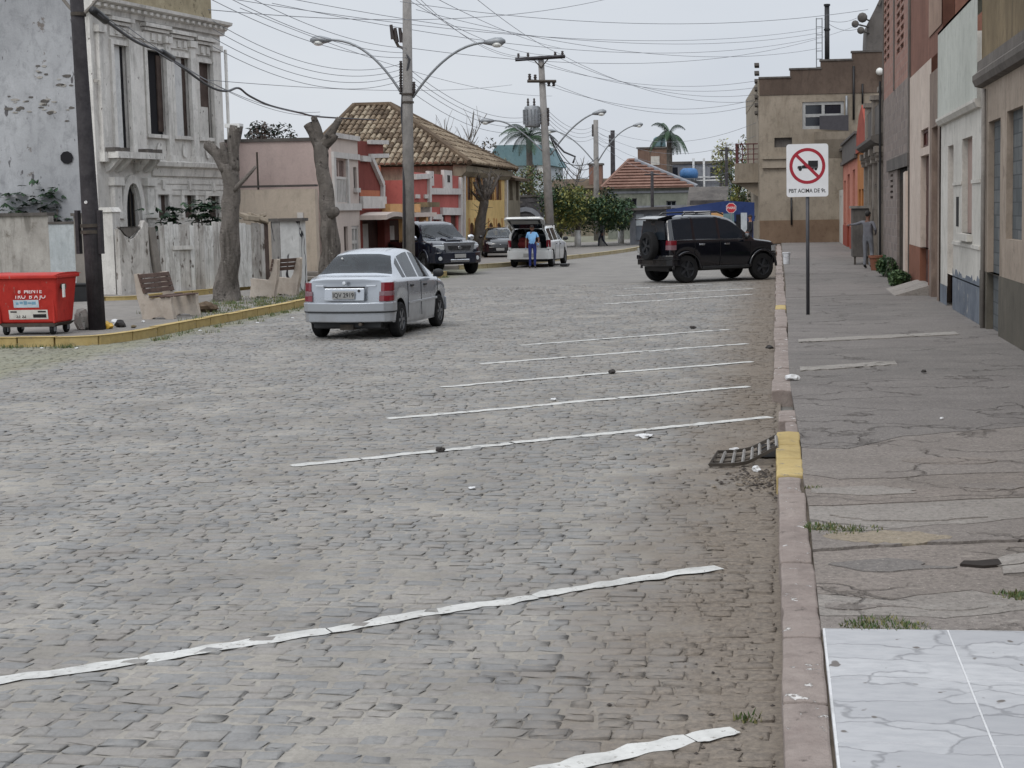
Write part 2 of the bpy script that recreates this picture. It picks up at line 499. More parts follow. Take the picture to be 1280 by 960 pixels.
b = MB()                                                # sand bed, lying high in some joints and low in others
NX, NY = 100, 260
for j in range(NY + 1):
 for i in range(NX + 1):
  x, y = -16 + 16.02 * i / NX, 3 + 39.4 * j / NY
  b.v.append((x, y, -.0055 + .007 * mnoise.noise(Vector((x * .9, y * .9, 7))) + .006 * mnoise.noise(Vector((x * 3.1, y * 3.1, 2)))))
b.f = [(j * (NX + 1) + i, j * (NX + 1) + i + 1, (j + 1) * (NX + 1) + i + 1, (j + 1) * (NX + 1) + i) for j in range(NY) for i in range(NX)]; b.mi = [0] * len(b.f)
road = kind(b.build('road', M['joint_sand']), 'structure')
b = MB(); b.add([(-40, 42, -.004), (.02, 42, -.004), (.02, 81.1, -.004), (-40, 81.1, -.004)], [(0, 1, 2, 3)])
b.add([(-40, 81.1, -.004), (-1, 81.1, -.004), (-1, 200, -.004), (-40, 200, -.004)], [(0, 1, 2, 3)])
b.add([(-60, -8, -.035), (.02, -8, -.035), (.02, 42, -.035), (-60, 42, -.035)], [(0, 1, 2, 3)])
b.build('far_paving', M['far_cobble'], road)

def stone_geo(w, d):
 j = lambda k: U(-k, k)
 h = U(-.004, .004); tx, ty = j(.022), j(.034)
 rings = []
 for (z, ins) in ((-.04, 0), (-.011, .001), (-.003, .008), (0, .019)):
  r = []
  for sx, sy in ((-1, -1), (0, -1), (1, -1), (1, 1), (0, 1), (-1, 1)):
   x = sx * (w / 2 - ins) + (j(.014) if ins < .02 else j(.008)); y = sy * (d / 2 - ins) + j(.010)
   r.append((x, y, z + h + (x * tx + y * ty if z > -.03 else 0)))
  rings.append(r)
 vs = [p for r in rings for p in r]
 fs = []
 for i in range(3):
  for k in range(6):
   fs.append((i * 6 + k, i * 6 + (k + 1) % 6, i * 6 + 6 + (k + 1) % 6, i * 6 + 6 + k))
 fs += [(18, 19, 22, 23), (19, 20, 21, 22)]
 return vs, fs

variants = []
for i in range(40):
 w = U(.09, .18)
 b = MB(); vs, fs = stone_geo(w, .092); b.add(vs, fs)
 me = bpy.data.meshes.new('stone'); me.from_pydata(b.v, [], b.f); me.materials.append(SM[i % 3]); me.shade_smooth()
 variants.append((w, me))
cells = []                                               # (Y, X, width, depth)
Y = 4.6
rowi = 0
while Y < 42.0:
 dep = U(.078, .106)
 xl = max(-.56 * Y - 2.6, -10.75 if Y > 24.4 else -16)
 x = -.015 - U(0, .03)
 wob = U(0, 9)
 while x > xl:
  w = random.choice((U(.08, .13), U(.11, .17), U(.13, .21)))
  yy = Y + dep / 2 + U(-.008, .008) + .06 * mnoise.noise(Vector((x * .35, Y * .25, 3))) + .012 * math.sin(x * 2 + wob)
  cells.append((yy, x - w / 2, w, dep))
  x -= w + U(.0, .012)
 Y += dep + U(.0, .007)
# the 300 that show largest: nearest ones in the frame
vis = [c for c in cells if 5.35 < c[0] and c[1] > -.515 * c[0] + .1]
vis.sort()
near = set(vis[:300])
for c in near:
 w, me = random.choice(variants)
 o = bpy.data.objects.new('stone', me); COL.objects.link(o); o.parent = road
 o.location = (c[1], c[0], U(-.003, .003)); o.rotation_euler = (U(-.03, .03), U(-.02, .02), U(-.06, .06) + (PI if R() < .5 else 0))
 o.scale = (c[2] / w, (c[3] - .001) / .092, 1)
b = MB()
for c in cells:
 if c in near: continue
 vs, fs = stone_geo(c[2], c[3] - .001)
 a = U(-.06, .06); ca, sa = math.cos(a), math.sin(a)
 dz = U(-.003, .003) + (-.012 if R() < .012 else 0)
 b.add([(c[1] + p[0] * ca - p[1] * sa, c[0] + p[0] * sa + p[1] * ca, p[2] + dz) for p in vs], fs, random.randrange(3))
o = b.build('paving_stones', SM, road, smooth=True); kind(o, 'stuff')

# painted parking bay lines, brushed by hand over the uneven stones
def paint_line(p0, p1, wid=.12, z=.0048):
 p0 = Vector(p0); p1 = Vector(p1)
 d = (p1 - p0); L = d.length; d.normalize(); n = Vector((-d.y, d.x))
 mb = MB(); t = 0; sd = U(0, 50)
 while t < L:
  seg = min(U(.5, 1.6), L - t)
  if seg < .08: break
  k = max(2, int(seg / .04)); off = U(-.0085, .014)
  a = []; c = []
  for i in range(k + 1):
   s = t + seg * i / k
   wv = wid * (.5 + .10 * mnoise.noise(Vector((s * 5, sd, 0))) ) * (1 if 1 < i < k - 1 else .7 if i in (0, k) else .92)
   m = p0 + d * s + n * (off + .035 * mnoise.noise(Vector((s * 1.1, sd, 5))) + .03 * mnoise.noise(Vector((s * 3.3, sd, 8))))
   e1 = .034 * mnoise.noise(Vector((s * 9, sd, 9))); e2 = .034 * mnoise.noise(Vector((s * 9, sd, 19)))
   a.append((m.x + n.x * (wv + e1), m.y + n.y * (wv + e1), z)); c.append((m.x - n.x * (wv + e2), m.y - n.y * (wv + e2), z))
  mb.add(a + c, [(i + 1, i, k + 1 + i, k + 2 + i) for i in range(k)])
  t += seg + (U(-.03, .008) if R() < .88 else U(.02, .06))
 return mb.build('painted_line', M['road_paint'], road)
for p0, p1, w in [((-4.0, 3.18), (-.19, 5.97), .12), ((-4.05, 6.02), (-.35, 8.73), .12), ((-4.05, 12.18), (-.07, 15.15), .13), ((-3.96, 15.02), (-.36, 17.74), .13),
               ((-4.04, 17.78), (-.36, 20.6), .14), ((-4.08, 20.49), (-.47, 23.3), .13), ((-4.0, 23.26), (-.86, 26.03), .13), ((-3.8, 33.3), (-.62, 36.4), .16),
               ((-4.0, 36.2), (-.6, 39.0), .16), ((-4.0, 39.6), (-1.8, 41.4), .16)]:
 paint_line(p0, p1, w)

# ------------------------------------------------------------------ right kerb: granite stones one by one
kerb = kind(bpy.data.objects.new('kerb', None), 'structure'); COL.objects.link(kerb)
def kerb_box(x0, x1, y0, y1, z1, mat):
 mb = MB()
 nx, ny = 2, 4
 g = lambda i, j: (x0 + (x1 - x0) * i / nx, y0 + (y1 - y0) * j / ny)
 j_ = lambda k: U(-k, k)
 top = {}
 vs = []; fs = []
 for j in range(ny + 1):
  for i in range(nx + 1):
   x, y = g(i, j); e = (i in (0, nx)); f = (j in (0, ny))
   vs.append((x + (j_(.006) if e else 0), y + (j_(.004) if f else 0), z1 + j_(.003) - (.006 if e else 0) - (.006 if f else 0)))
 for j in range(ny):
  for i in range(nx):
   a = j * (nx + 1) + i; fs.append((a, a + 1, a + nx + 2, a + nx + 1))
 bidx = [i for i in range(nx + 1)] + [(j + 1) * (nx + 1) - 1 for j in range(1, ny + 1)] + [ny * (nx + 1) + i for i in range(nx - 1, -1, -1)] + [j * (nx + 1) for j in range(ny - 1, 0, -1)]
 n0 = len(vs)
 for i in bidx: vs.append((vs[i][0] + j_(.003), vs[i][1], -.1))
 m = len(bidx)
 for k in range(m): fs.append((bidx[(k + 1) % m], bidx[k], n0 + k, n0 + (k + 1) % m))
 mb.add(vs, fs)
 return mb.build('kerb_stone', mat, kerb, bevel=.012, segs=2)
def kY(py): return gp(985, py, .14).y
edges = [4.2] + [kY(p) for p in (874, 793, 755, 700, 650, 613, 594)]
ydat = [kY(p) for p in (594, 573, 556, 540)]
for i in range(len(edges) - 1):
 if i == 6: kerb_box(-.01, .155, edges[i] + .01, edges[i + 1] - .01, .135, M['kerb_stone'])
 else: kerb_box(U(.0, .012), .188 - (.012 if i > 3 else 0), edges[i] + .008, edges[i + 1] - .008, .14 + U(-.006, .006), M['kerb_stone'])
for i in range(3):
 kerb_box(-.02, .175, ydat[i] + .008, ydat[i + 1] - .008, .15 + U(-.004, .004), M['yellow_paint'])
Y = ydat[3]
kerb_box(.06, .18, Y + .02, Y + .8, .12, M['kerb_stone']); kerb_box(.0, .2, Y + .84, Y + 1.55, .13, M['kerb_stone'])
Y += 3.1                                                  # a stone is missing here, only earth shows
ycell = gp(975, 384, .14).y
while Y < 78:
 L = U(.85, 1.25)
 ye = abs(Y + L / 2 - ycell) < .7
 kerb_box(-.06 + U(-.015, .015), .15 + U(-.02, .02), Y + .01, Y + L - .01, .135 + U(-.012, .012), M['yellow_paint'] if ye else M['kerb_stone'])
 Y += L

# ------------------------------------------------------------------ right pavement: cracked slabs
XW = 3.22                                                 # line of the house fronts
lerp_ = lambda a, b, t: a + (b - a) * t
def slab_mat(name, a, c2, tint):
 t = NT(name).set(.9, 0, .2)
 g = t.n('ShaderNodeNewGeometry'); pos = g.outputs['Position']
 st = t.n('ShaderNodeMapping'); st.inputs['Scale'].default_value = (.75, 1.25, 1); t.l(pos, st.inputs[0])
 c = t.ramp(t.noise(st.outputs[0], 1.3, 10, .68), a, c2, .32, .68)
 c = t.mix(t.math('MULTIPLY', t.mask(t.noise(pos, 28, 6, .75), .46, .66), .65), c, dim(a, .5))
 c = t.mix(t.math('MULTIPLY', t.mask(t.noise(pos, 60, 3, .6), .60, .70), .6), c, S(178, 170, 160))
 c = t.mix(t.math('MULTIPLY', t.mask(t.noise(st.outputs[0], 7, 7, .75), .56, .68), .55), c, tint)
 vo = t.n('ShaderNodeTexVoronoi', feature='DISTANCE_TO_EDGE'); vo.inputs['Scale'].default_value = .9
 wv = t.mix(.12, st.outputs[0], t.n('ShaderNodeTexNoise').outputs[1]);
 nn = t.n('ShaderNodeTexNoise'); nn.inputs['Scale'].default_value = 2.5; nn.inputs['Detail'].default_value = 6; t.l(pos, nn.inputs['Vector'])
 va = t.n('ShaderNodeVectorMath', operation='ADD'); vs_ = t.n('ShaderNodeVectorMath', operation='SCALE'); vs_.inputs['Scale'].default_value = .8
 t.l(nn.outputs[1], vs_.inputs[0]); t.l(st.outputs[0], va.inputs[0]); t.l(vs_.outputs[0], va.inputs[1]); t.l(va.outputs[0], vo.inputs['Vector'])
 crack = t.ramp(vo.outputs['Distance'], (1, 1, 1, 1), (0, 0, 0, 1), .003, .02)
 crack = t.math('MULTIPLY', crack, t.mask(t.noise(pos, .5, 3), .45, .52))
 c = t.mix(t.math('MULTIPLY', crack, .42), c, S(60, 54, 48))
 t.col(c)
 t.bump(t.math('SUBTRACT', t.noise(st.outputs[0], 9, 9, .72), crack), .9, .025)
 return t.mat
slabm = [slab_mat('slab_a', S(121, 114, 109), S(141, 134, 128), S(158, 152, 145)), slab_mat('slab_b', S(132, 126, 120), S(152, 146, 140), S(160, 156, 150)),
         slab_mat('slab_c', S(120, 113, 107), S(141, 132, 125), S(156, 148, 138))]
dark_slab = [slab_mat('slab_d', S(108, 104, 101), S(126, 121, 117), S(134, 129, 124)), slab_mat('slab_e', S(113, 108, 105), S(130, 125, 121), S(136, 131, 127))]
M['sandy'] = slab_mat('sandy', S(136, 125, 110), S(158, 147, 129), S(168, 160, 146))
M['light_conc'] = slab_mat('light_conc', S(142, 137, 131), S(160, 155, 149), S(170, 166, 160))
b = MB(); b.box(.15, 30, 3, 120, -.3, .112)
pave = kind(b.build('pavement', weathered('gap_dirt', S(74, 66, 58), S(110, 100, 88), 5)), 'structure')
def line_pts(pts):
 q = [gp(x, y, .14) for x, y in pts]
 r = [(p.x, p.y) for p in q]
 if r[0][0] > .19: r.insert(0, (.19, r[0][1] + U(-.02, .02)))
 if r[-1][0] < XW + .1: r.append((XW + .1, r[-1][1] + (r[-1][1] - r[-2][1]) / max(.3, r[-1][0] - r[-2][0]) * .3 * (XW - r[-1][0])))
 out = []
 for (x0, y0), (x1, y1) in zip(r, r[1:]):
  k = max(1, int((x1 - x0) / .06))
  for i in range(k):
   x = x0 + (x1 - x0) * i / k; y = y0 + (y1 - y0) * i / k
   out.append((x, y + .05 * mnoise.noise(Vector((x * 3, y * 2, 1))) + .02 * mnoise.noise(Vector((x * 14, y * 2, 4)))))
 out.append((XW + .1, r[-1][1]))
 return out
cr_ = [[(.19, 6.95), (XW + .1, 6.95)],
       line_pts([(1030, 771), (1100, 768), (1180, 773), (1280, 762)]), line_pts([(1022, 743), (1115, 748), (1180, 742), (1215, 738), (1280, 750)]),
       line_pts([(1016, 688), (1100, 684), (1280, 676)]),
       line_pts([(1016, 662), (1060, 664), (1100, 661), (1190, 655), (1280, 648)]), line_pts([(1012, 632), (1100, 629), (1280, 621)]),
       line_pts([(1003, 591), (1050, 600), (1170, 594), (1280, 590)]), line_pts([(1002, 560), (1060, 562), (1130, 545), (1280, 533)]),
       line_pts([(988, 481), (1100, 474), (1280, 468)]), line_pts([(985, 440), (1280, 428)]), line_pts([(985, 404), (1225, 396)]), line_pts([(982, 372), (1150, 366)])]
for yy in (38, 44, 50, 57, 64, 72, 82): cr_.append([(.19 + (XW - .09) * i / 12, yy + U(-.2, .2)) for i in range(13)])
for i in range(len(cr_) - 1):
 lo, hi = cr_[i], cr_[i + 1]
 gap = .012 if i else .0
 if i == 3: gap = .03
 if i > 8: gap = .006
 top = .14 + U(-.003, .003)
 poly = [(x, y + gap) for x, y in lo] + [(x, y - .010 * (3 if i in (2, 3) else 1)) for x, y in reversed(hi)]
 b = MB(); b.prism(lambda u, v, w: (u, v, w), poly, .10, top)
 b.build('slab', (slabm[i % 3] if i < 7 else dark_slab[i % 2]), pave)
for (pts, th) in (([(998, 426), (1196, 416)], .5), ([(1000, 461), (1120, 453)], .42)):
 a, c = gp(*pts[0], .15), gp(*pts[1], .15)
 poly = [(a.x + (c.x - a.x) * i / 14, a.y + (c.y - a.y) * i / 14 - th / 2 + U(-.05, .05)) for i in range(15)] + [(a.x + (c.x - a.x) * i / 14, a.y + (c.y - a.y) * i / 14 + th / 2 + U(-.05, .05)) for i in range(14, -1, -1)]
 b = MB(); b.prism(lambda u, v, w: (u, v, w), poly, .13, .1525); b.build('repair_strip', M['light_conc'], pave)
a, c = gp(1028, 672, .14), gp(1190, 670, .14)
n = 30; mid = (a.y + c.y) / 2
nz_ = lambda x, s_: mnoise.noise(Vector((x * 5, s_, 1))) * .5 + mnoise.noise(Vector((x * 14, s_, 1))) * .2
up = [(lerp_(a.x, c.x, i / n), mid + .2 * math.sin(PI * i / n) ** .5 * (.7 + nz_(i / n, 3))) for i in range(n + 1)]; dn = [(lerp_(a.x, c.x, i / n), mid - .26 * math.sin(PI * i / n) ** .5 * (.7 + nz_(i / n, 8))) for i in range(n, -1, -1)]
b = MB(); b.prism(lambda u, v, w: (u, v, w), up + dn[1:-1], .13, .1442); b.build('sand_patch', M['sandy'], pave)
for (x, y, w, h) in ((1075, 612, .5, .12), (1190, 575, .45, .13), (1130, 645, .6, .1), (1240, 606, .3, .1), (1110, 705, .4, .09), (1180, 755, .3, .06), (1060, 755, .25, .05)):
 q = gp(x, y, .15); n = 28; sd_ = U(0, 50)
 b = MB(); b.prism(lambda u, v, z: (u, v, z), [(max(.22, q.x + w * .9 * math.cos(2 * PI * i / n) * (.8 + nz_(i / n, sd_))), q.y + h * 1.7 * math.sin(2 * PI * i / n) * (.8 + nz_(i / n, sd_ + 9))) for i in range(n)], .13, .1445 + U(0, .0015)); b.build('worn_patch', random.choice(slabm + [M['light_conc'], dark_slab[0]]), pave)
# broken corner with a hole and loose chunk
hp = gp(1222, 703, .15)
b = MB(); b.prism(lambda u, v, w: (hp.x + u, hp.y + v, w), [(-.10, -.05), (.02, -.09), (.13, -.05), (.12, .08), (.0, .03), (-.07, .03)], .14, .154)
b.build('pothole', plain('hole', S(44, 38, 34), .95), pave)
for (dx, dy, s) in ((.2, .02, .11), (.24, -.14, .13), (.36, .0, .1)):
 b = MB(); b.prism(lambda u, v, w: (hp.x + dx + u * s, hp.y + dy + v * s, w + u * .02), [(-1, -.7), (.1, -1.0), (1, -.5), (.8, .7), (-.2, 1.0), (-.9, .4)], .13, .168)
 b.build('broken_chunk', slabm[1], pave, bevel=.006)

# pale ceramic pavement tiles in front of the nearest house
def tile_mat():
 t = NT('stone_tile').set(.6, 0, .2)
 g = t.n('ShaderNodeNewGeometry'); pos = g.outputs['Position']
 st = t.n('ShaderNodeMapping'); st.inputs['Scale'].default_value = (1.7, 4.6, 1); st.inputs['Rotation'].default_value = (0, 0, .35); t.l(pos, st.inputs[0])
 nn = t.n('ShaderNodeTexNoise'); nn.inputs['Scale'].default_value = 3; nn.inputs['Detail'].default_value = 4; t.l(pos, nn.inputs['Vector'])
 va = t.n('ShaderNodeVectorMath', operation='ADD'); t.l(st.outputs[0], va.inputs[0]); t.l(nn.outputs[1], va.inputs[1])
 vo = t.n('ShaderNodeTexVoronoi', feature='DISTANCE_TO_EDGE'); vo.inputs['Scale'].default_value = 1.0; t.l(va.outputs[0], vo.inputs['Vector'])
 vc = t.n('ShaderNodeTexVoronoi'); vc.inputs['Scale'].default_value = 1.0; t.l(va.outputs[0], vc.inputs['Vector'])
 e = t.ramp(vo.outputs['Distance'], (1, 1, 1, 1), (0, 0, 0, 1), .006, .03)
 e = t.math('MULTIPLY', e, t.mask(t.noise(pos, 2.6, 3), .36, .46))
 bw = t.n('ShaderNodeSeparateColor'); t.l(vc.outputs['Color'], bw.inputs[0])
 c = t.mix(bw.outputs[0], S(158, 158, 160), S(178, 178, 179))
 c = t.mix(t.math('MULTIPLY', t.mask(t.noise(st.outputs[0], 5, 7, .7), .42, .62), .45), c, S(146, 147, 150))
 c = t.mix(t.math('MULTIPLY', e, .6), c, S(112, 112, 114))
 c = t.mix(t.mask(t.noise(pos, 11, 2, .4), .70, .73), c, S(105, 100, 96))
 t.col(c); t.bump(t.math('SUBTRACT', bw.outputs[0], t.math('MULTIPLY', e, 1.5)), .25, .006)
 return t.mat
M['stone_tile'] = tile_mat()
b = MB(); b.box(.196, XW, 3.2, 6.945, .11, .1495)
b.build('grout', weathered('grout', S(196, 196, 196), S(214, 214, 214), 5), pave)
TW, TD = .561, .754
me_t = None
for iy in range(5):
 for ix in range(6):
  x0 = .206 + ix * TW; y1 = 6.935 - iy * TD
  b = MB(); w = min(TW - .008, XW - x0)
  if w < .05: continue
  b.box(0, w, -(TD - .008), 0, .13, .153)
  o = b.build('tile', M['stone_tile'], pave, bevel=.003); o.location = (x0, y1, U(-.0008, .0008))

# ------------------------------------------------------------------ left island with yellow kerb, back pavement
def slab_poly(name, pts, z0, z1, mat, parent=None):
 mb = MB(); mb.prism(lambda u, v, w: (u, v, w), pts, z0, z1)
 return mb.build(name, mat, parent)
def smooth_path(pts, step=.2):
 out = []
 P = [Vector((p[0], p[1])) for p in pts]
 for i in range(len(P) - 1):
  p0, p1, p2, p3 = P[max(i - 1, 0)], P[i], P[i + 1], P[min(i + 2, len(P) - 1)]
  k = max(2, int((p2 - p1).length / step))
  for j in range(k):
   t = j / k
   out.append(.5 * ((2 * p1) + (p2 - p0) * t + (2 * p0 - 5 * p1 + 4 * p2 - p3) * t * t + (3 * p1 - p0 - 3 * p2 + p3) * t ** 3))
 out.append(P[-1]); return out
M['path'] = weathered('path', S(120, 116, 112), S(142, 137, 131), .9, bump=.3)
isl = [(-18.5, 24.4), (-15, 23.85), (-12.72, 23.68), (-11.5, 23.8), (-10.98, 24.5), (-10.84, 27.4), (-10.72, 32), (-10.7, 40), (-10.7, 48.6)]
ip = smooth_path(isl)
# push the slab edge in by the width of the kerb
inner = []
for i, p in enumerate(ip):
 t = (ip[min(i + 1, len(ip) - 1)] - ip[max(i - 1, 0)]).normalized()
 inner.append((p.x - t.y * .12, p.y + t.x * .12))
poly = inner + [(-13.4, 48.6), (-13.7, 40), (-14.4, 35), (-18.5, 33)]
island = kind(slab_poly('island', poly, -.1, .13, M['path']), 'structure')
def kerb_run(path, wid, z1, mat, parent, lens=(.55, .7)):
 acc = 0; cur = [path[0]]; tgt = U(*lens)
 for a, c in zip(path, path[1:]):
  cur.append(c); acc += (c - a).length
  if acc >= tgt or c is path[-1]:
   L = []; Rr = []
   for i, p in enumerate(cur):
    t = (cur[min(i + 1, len(cur) - 1)] - cur[max(i - 1, 0)]).normalized()
    sh = .012 if i == 0 else (-.012 if i == len(cur) - 1 else 0)
    p = p + t * sh
    L.append((p.x, p.y)); Rr.append((p.x - t.y * wid, p.y + t.x * wid))
   zt = z1 + U(-.008, .008)
   b = MB(); b.prism(lambda u, v, w: (u, v, w), L + Rr[::-1], -.1, zt)
   o = b.build('kerb_stone', mat, parent, bevel=.018, segs=2)
   cur = [c]; acc = 0; tgt = U(*lens)
kerb_run(ip, .15, .155, M['yellow_paint'], island, (.62, .85))
fp = smooth_path([(-11.4, 54.0), (-10.3, 55.5), (-9.5, 58.5), (-8.84, 62.7), (-7.9, 68), (-7.1, 74.2), (-6.9, 80), (-8, 90)], .4)
fpoly = [(p.x - .1, p.y) for p in fp] + [(-26, 90), (-26, 54)]
farp = kind(slab_poly('far_pavement', fpoly, -.1, .13, M['path']), 'structure')
kerb_run(fp, .15, .15, weathered('pale_kerb', S(170, 156, 118), S(186, 176, 150), 2), farp, (.8, 1.1))
bp = smooth_path([(-22, 36.9), (-18, 36.1), (-16.0, 35.9), (-15.4, 37.5), (-14.5, 41.5), (-13.95, 45.5)], .3)
bpoly = [(p.x - .08, p.y + .08) for p in bp] + [(-17, 53), (-30, 53), (-30, 37)]
backp = kind(slab_poly('back_pavement', bpoly, -.1, .13, M['concrete']), 'structure')
kerb_run(bp, .14, .15, M['yellow_paint'], backp, (.7, .95))

# grass and weeds: stuff
def tufts(name, spots, h, mats, label=None):
 mb = MB()
 for (x, y, z, r, n) in spots:
  for _ in range(n):
   a = U(0, 2 * PI); q = r * math.sqrt(R())
   px, py = x + q * math.cos(a), y + q * math.sin(a)
   hh = h * U(.5, 1.3); l = Vector((U(-.6, .6), U(-.6, .6), 1)) * hh; s = Vector((math.cos(a * 3), math.sin(a * 3), 0)) * .007
   p = Vector((px, py, z)); mb.add([p - s, p + s, p + l * .6 + s * .6, p + l], [(0, 1, 2), (0, 2, 3)], random.randrange(len(mats)))
 return kind(mb.build(name, mats), 'stuff')
sp = []
for _ in range(170): sp.append((U(-12.9, -11.0), U(29.5, 43), .125, U(.1, .3), 34))
for _ in range(60): sp.append((U(-11.3, -10.95), U(26, 48), .125, .15, 22))
for _ in range(120):
 y = U(24.6, 48); sp.append((-10.6 + abs(random.gauss(0, .18)), y, -.005, U(.05, .14), 12))
for _ in range(60): sp.append((U(-15, -11.2), 23.55 - abs(random.gauss(0, .15)), -.005, .12, 12))
o = tufts('grass', sp, .07, [M['grass'], M['grass_dry'], M['leaf_a']])
o['label'] = 'patchy grass growing on the tree island and along its yellow kerb'
wp = []
for (x, y, n, r) in ((1030, 659, 90, .1), (1050, 664, 60, .12), (1100, 782, 160, .12), (1075, 783, 80, .08), (1140, 785, 60, .07), (1265, 744, 60, .07), (1280, 747, 50, .06), (1016, 610, 20, .05), (935, 858, 16, .05), (1080, 662, 40, .1)):
 p = gp(x, y, .14); wp.append((p.x, p.y, .128 if x > 1000 else 0, r * 1.2, n * 2))
o = tufts('weeds', wp, .03, [M['grass'], M['leaf_a'], M['grass_dry']])
# pebbles and grit along the right kerb
b = MB()
def pebble(mb, x, y, z, s, mi=0):
 vs = [(x + s * a * U(.7, 1.2), y + s * c * U(.7, 1.2), z + s * .6 * d * U(.7, 1.2)) for a, c, d in ((1, 0, 0), (-1, 0, 0), (0, 1, 0), (0, -1, 0), (0, 0, 1), (0, 0, -.5))]
 mb.add(vs, [(0, 2, 4), (2, 1, 4), (1, 3, 4), (3, 0, 4), (2, 0, 5), (1, 2, 5), (3, 1, 5), (0, 3, 5)], mi)
gc = gp(955, 600)
for _ in range(420):
 y = 4.8 + 30 * R() ** 1.7; pebble(b, -abs(random.gauss(0, .35)) - .02, y, .0, U(.004, .014), random.randrange(3))
for _ in range(300): pebble(b, min(-.03, gc.x + random.gauss(0, .13)), gc.y + random.gauss(0, .25), .004, U(.006, .026), random.randrange(3))
kind(b.build('gravel', [plain('grit_a', S(92, 84, 76), .9), plain('grit_b', S(120, 110, 98), .9), plain('grit_c', S(64, 58, 54), .9)]), 'stuff')
# ================================================================== RIGHT ROW OF HOUSES
RP = Plane((XW, 6.0), (XW, 90.0))                        # u = Y - 6, v = height, w into the houses
def ru(px, py=250): return RP.uv(px, py)[0]
def rz(px, py): return RP.uv(px, py)[1]
def shell(mb, P, u0, u1, v0, v1, depth, mi=0, front_gap=0.26):
 """side walls, back and roof slab behind a facade"""
 m = P.m
 mb.mbox(lambda u, w, v: m(u, v, w), u0, u0 + .2, front_gap, depth, v0, v1, mi)
 mb.mbox(lambda u, w, v: m(u, v, w), u1 - .2, u1, front_gap, depth, v0, v1, mi)
 mb.mbox(lambda u, w, v: m(u, v, w), u0 + .2, u1 - .2, depth - .2, depth, v0, v1, mi)
def pbox(P, mb, u0, u1, w0, w1, v0, v1, mi=0):
 return mb.mbox(lambda u, w, v: P.m(u, v, w), u0, u1, w0, w1, v0, v1, mi)
def pane_set(P, parent, h, d, frame_m, pane_m, nx=1, nz=1, name='window', fw=.06):
 """a window: frame bars with panes, set d deep in the opening h"""
 a, b, c, e = h
 f = MB()
 pbox(P, f, a, a + fw, d - .04, d + .04, c, e); pbox(P, f, b - fw, b, d - .04, d + .04, c, e)
 pbox(P, f, a + fw, b - fw, d - .04, d + .04, c, c + fw); pbox(P, f, a + fw, b - fw, d - .04, d + .04, e - fw, e)
 for i in range(1, nx):
  u = a + (b - a) * i / nx; pbox(P, f, u - fw / 2, u + fw / 2, d - .035, d + .035, c + fw, e - fw)
 for i in range(1, nz):
  v = c + (e - c) * i / nz; pbox(P, f, a + fw, b - fw, d - .03, d + .03, v - fw / 2, v + fw / 2)
 w = f.build(name, frame_m, parent, world=True)
 g = MB(); pbox(P, g, a + fw * .5, b - fw * .5, d + .0, d + .02, c + fw * .5, e - fw * .5)
 p = g.build('pane', pane_m, w);
 return w
def hthing(name, label, cat, P, u, group=None):
 p = P.m(u, 0, 0); return thing(name, label, cat, (p.x, p.y, 0), 0, group)
Z0 = .10

# --- nearest: beige house with blocked openings
M['beige'] = weathered('beige', S(146, 133, 120), S(170, 156, 142), .9, streak=(S(104, 90, 78), .75, .46, .68), patch=[(S(120, 108, 98), 2.2, .62, .72)], bump=.3)
M['olive'] = weathered('olive', S(112, 98, 76), S(140, 124, 98), .8, streak=(S(84, 74, 60), .8, .44, .62), bump=.3)
M['cornice_gray'] = weathered('cornice_gray', S(96, 90, 86), S(116, 110, 104), 1.2, streak=(S(70, 66, 62), .7, .45, .65))
M['dado_gray'] = weathered('dado_gray', S(88, 84, 76), S(108, 102, 92), 1.0, patch=[(S(74, 82, 66), 1.6, .60, .72)], streak=(S(64, 62, 58), .6, .45, .65))
M['block'] = bricks('block', S(86, 90, 92), S(108, 110, 110), S(78, 80, 82), .39, .19, 'y', .35)
M['black_gap'] = plain('black_gap', S(22, 20, 20), .95)
uE = ru(1226)                                            # far edge of the beige house
vcor = rz(1225, 112)
hA = RP.rect(1235, 150, 1250, 345); hA = (hA[0], hA[1], Z0, hA[3])
hB = RP.rect(1258, 136, 1278, 300)
wB = hB[1] - hB[0]
hs = [hA, hB]
for k in range(1, 3):                                    # the same rhythm goes on outside the frame
 hs.append((hB[0] - k * 2.9, hB[0] - k * 2.9 + wB, hB[2], hB[3]))
t = hthing('house', 'beige streaked house nearest on the right, its openings blocked with grey blocks', 'house', RP, uE / 2)
b = MB(); b.wall(RP, .6, uE, 1.02, vcor, hs, .12); b.wall(RP, hA[0], hA[1], Z0, Z0 + .001, [], .12); shell(b, RP, .6, uE, Z0, 7.2, 8); b.build('wall', M['beige'], t, world=True)
b = MB(); b.wall(RP, .6, uE, Z0, 1.02, [hA], .12, .012); pbox(RP, b, .6, hA[0], -.012, .0, 1.019, 1.02); b.build('dado', M['dado_gray'], t, world=True)
b = MB(); b.wall(RP, .6, uE, vcor + .42, 7.2, [], .2); pbox(RP, b, .6, uE, .02, .25, 7.19, 7.2); b.build('parapet', M['olive'], t, world=True)
b = MB(); b.prism(lambda w, v: 0, [], 0, 0) if False else None
prof = [(.05, vcor), (-.10, vcor + .03), (-.14, vcor + .12), (-.14, vcor + .20), (-.07, vcor + .26), (-.06, vcor + .42), (.05, vcor + .42)]
b.prism(lambda w, v, u: RP.m(u, v, w), prof, .6, uE + .05); b.build('cornice', M['cornice_gray'], t, world=True)
for h in hs:
 b = MB(); pbox(RP, b, h[0], h[1], .09, .2, h[2], h[3]); b.build('blocked_opening', M['block'], t, world=True)
b = MB(); pbox(RP, b, ru(1231.5), ru(1227.5), .0, -.006, Z0, rz(1230, 338)); b.build('meter_niche', M['black_gap'], t, world=True)
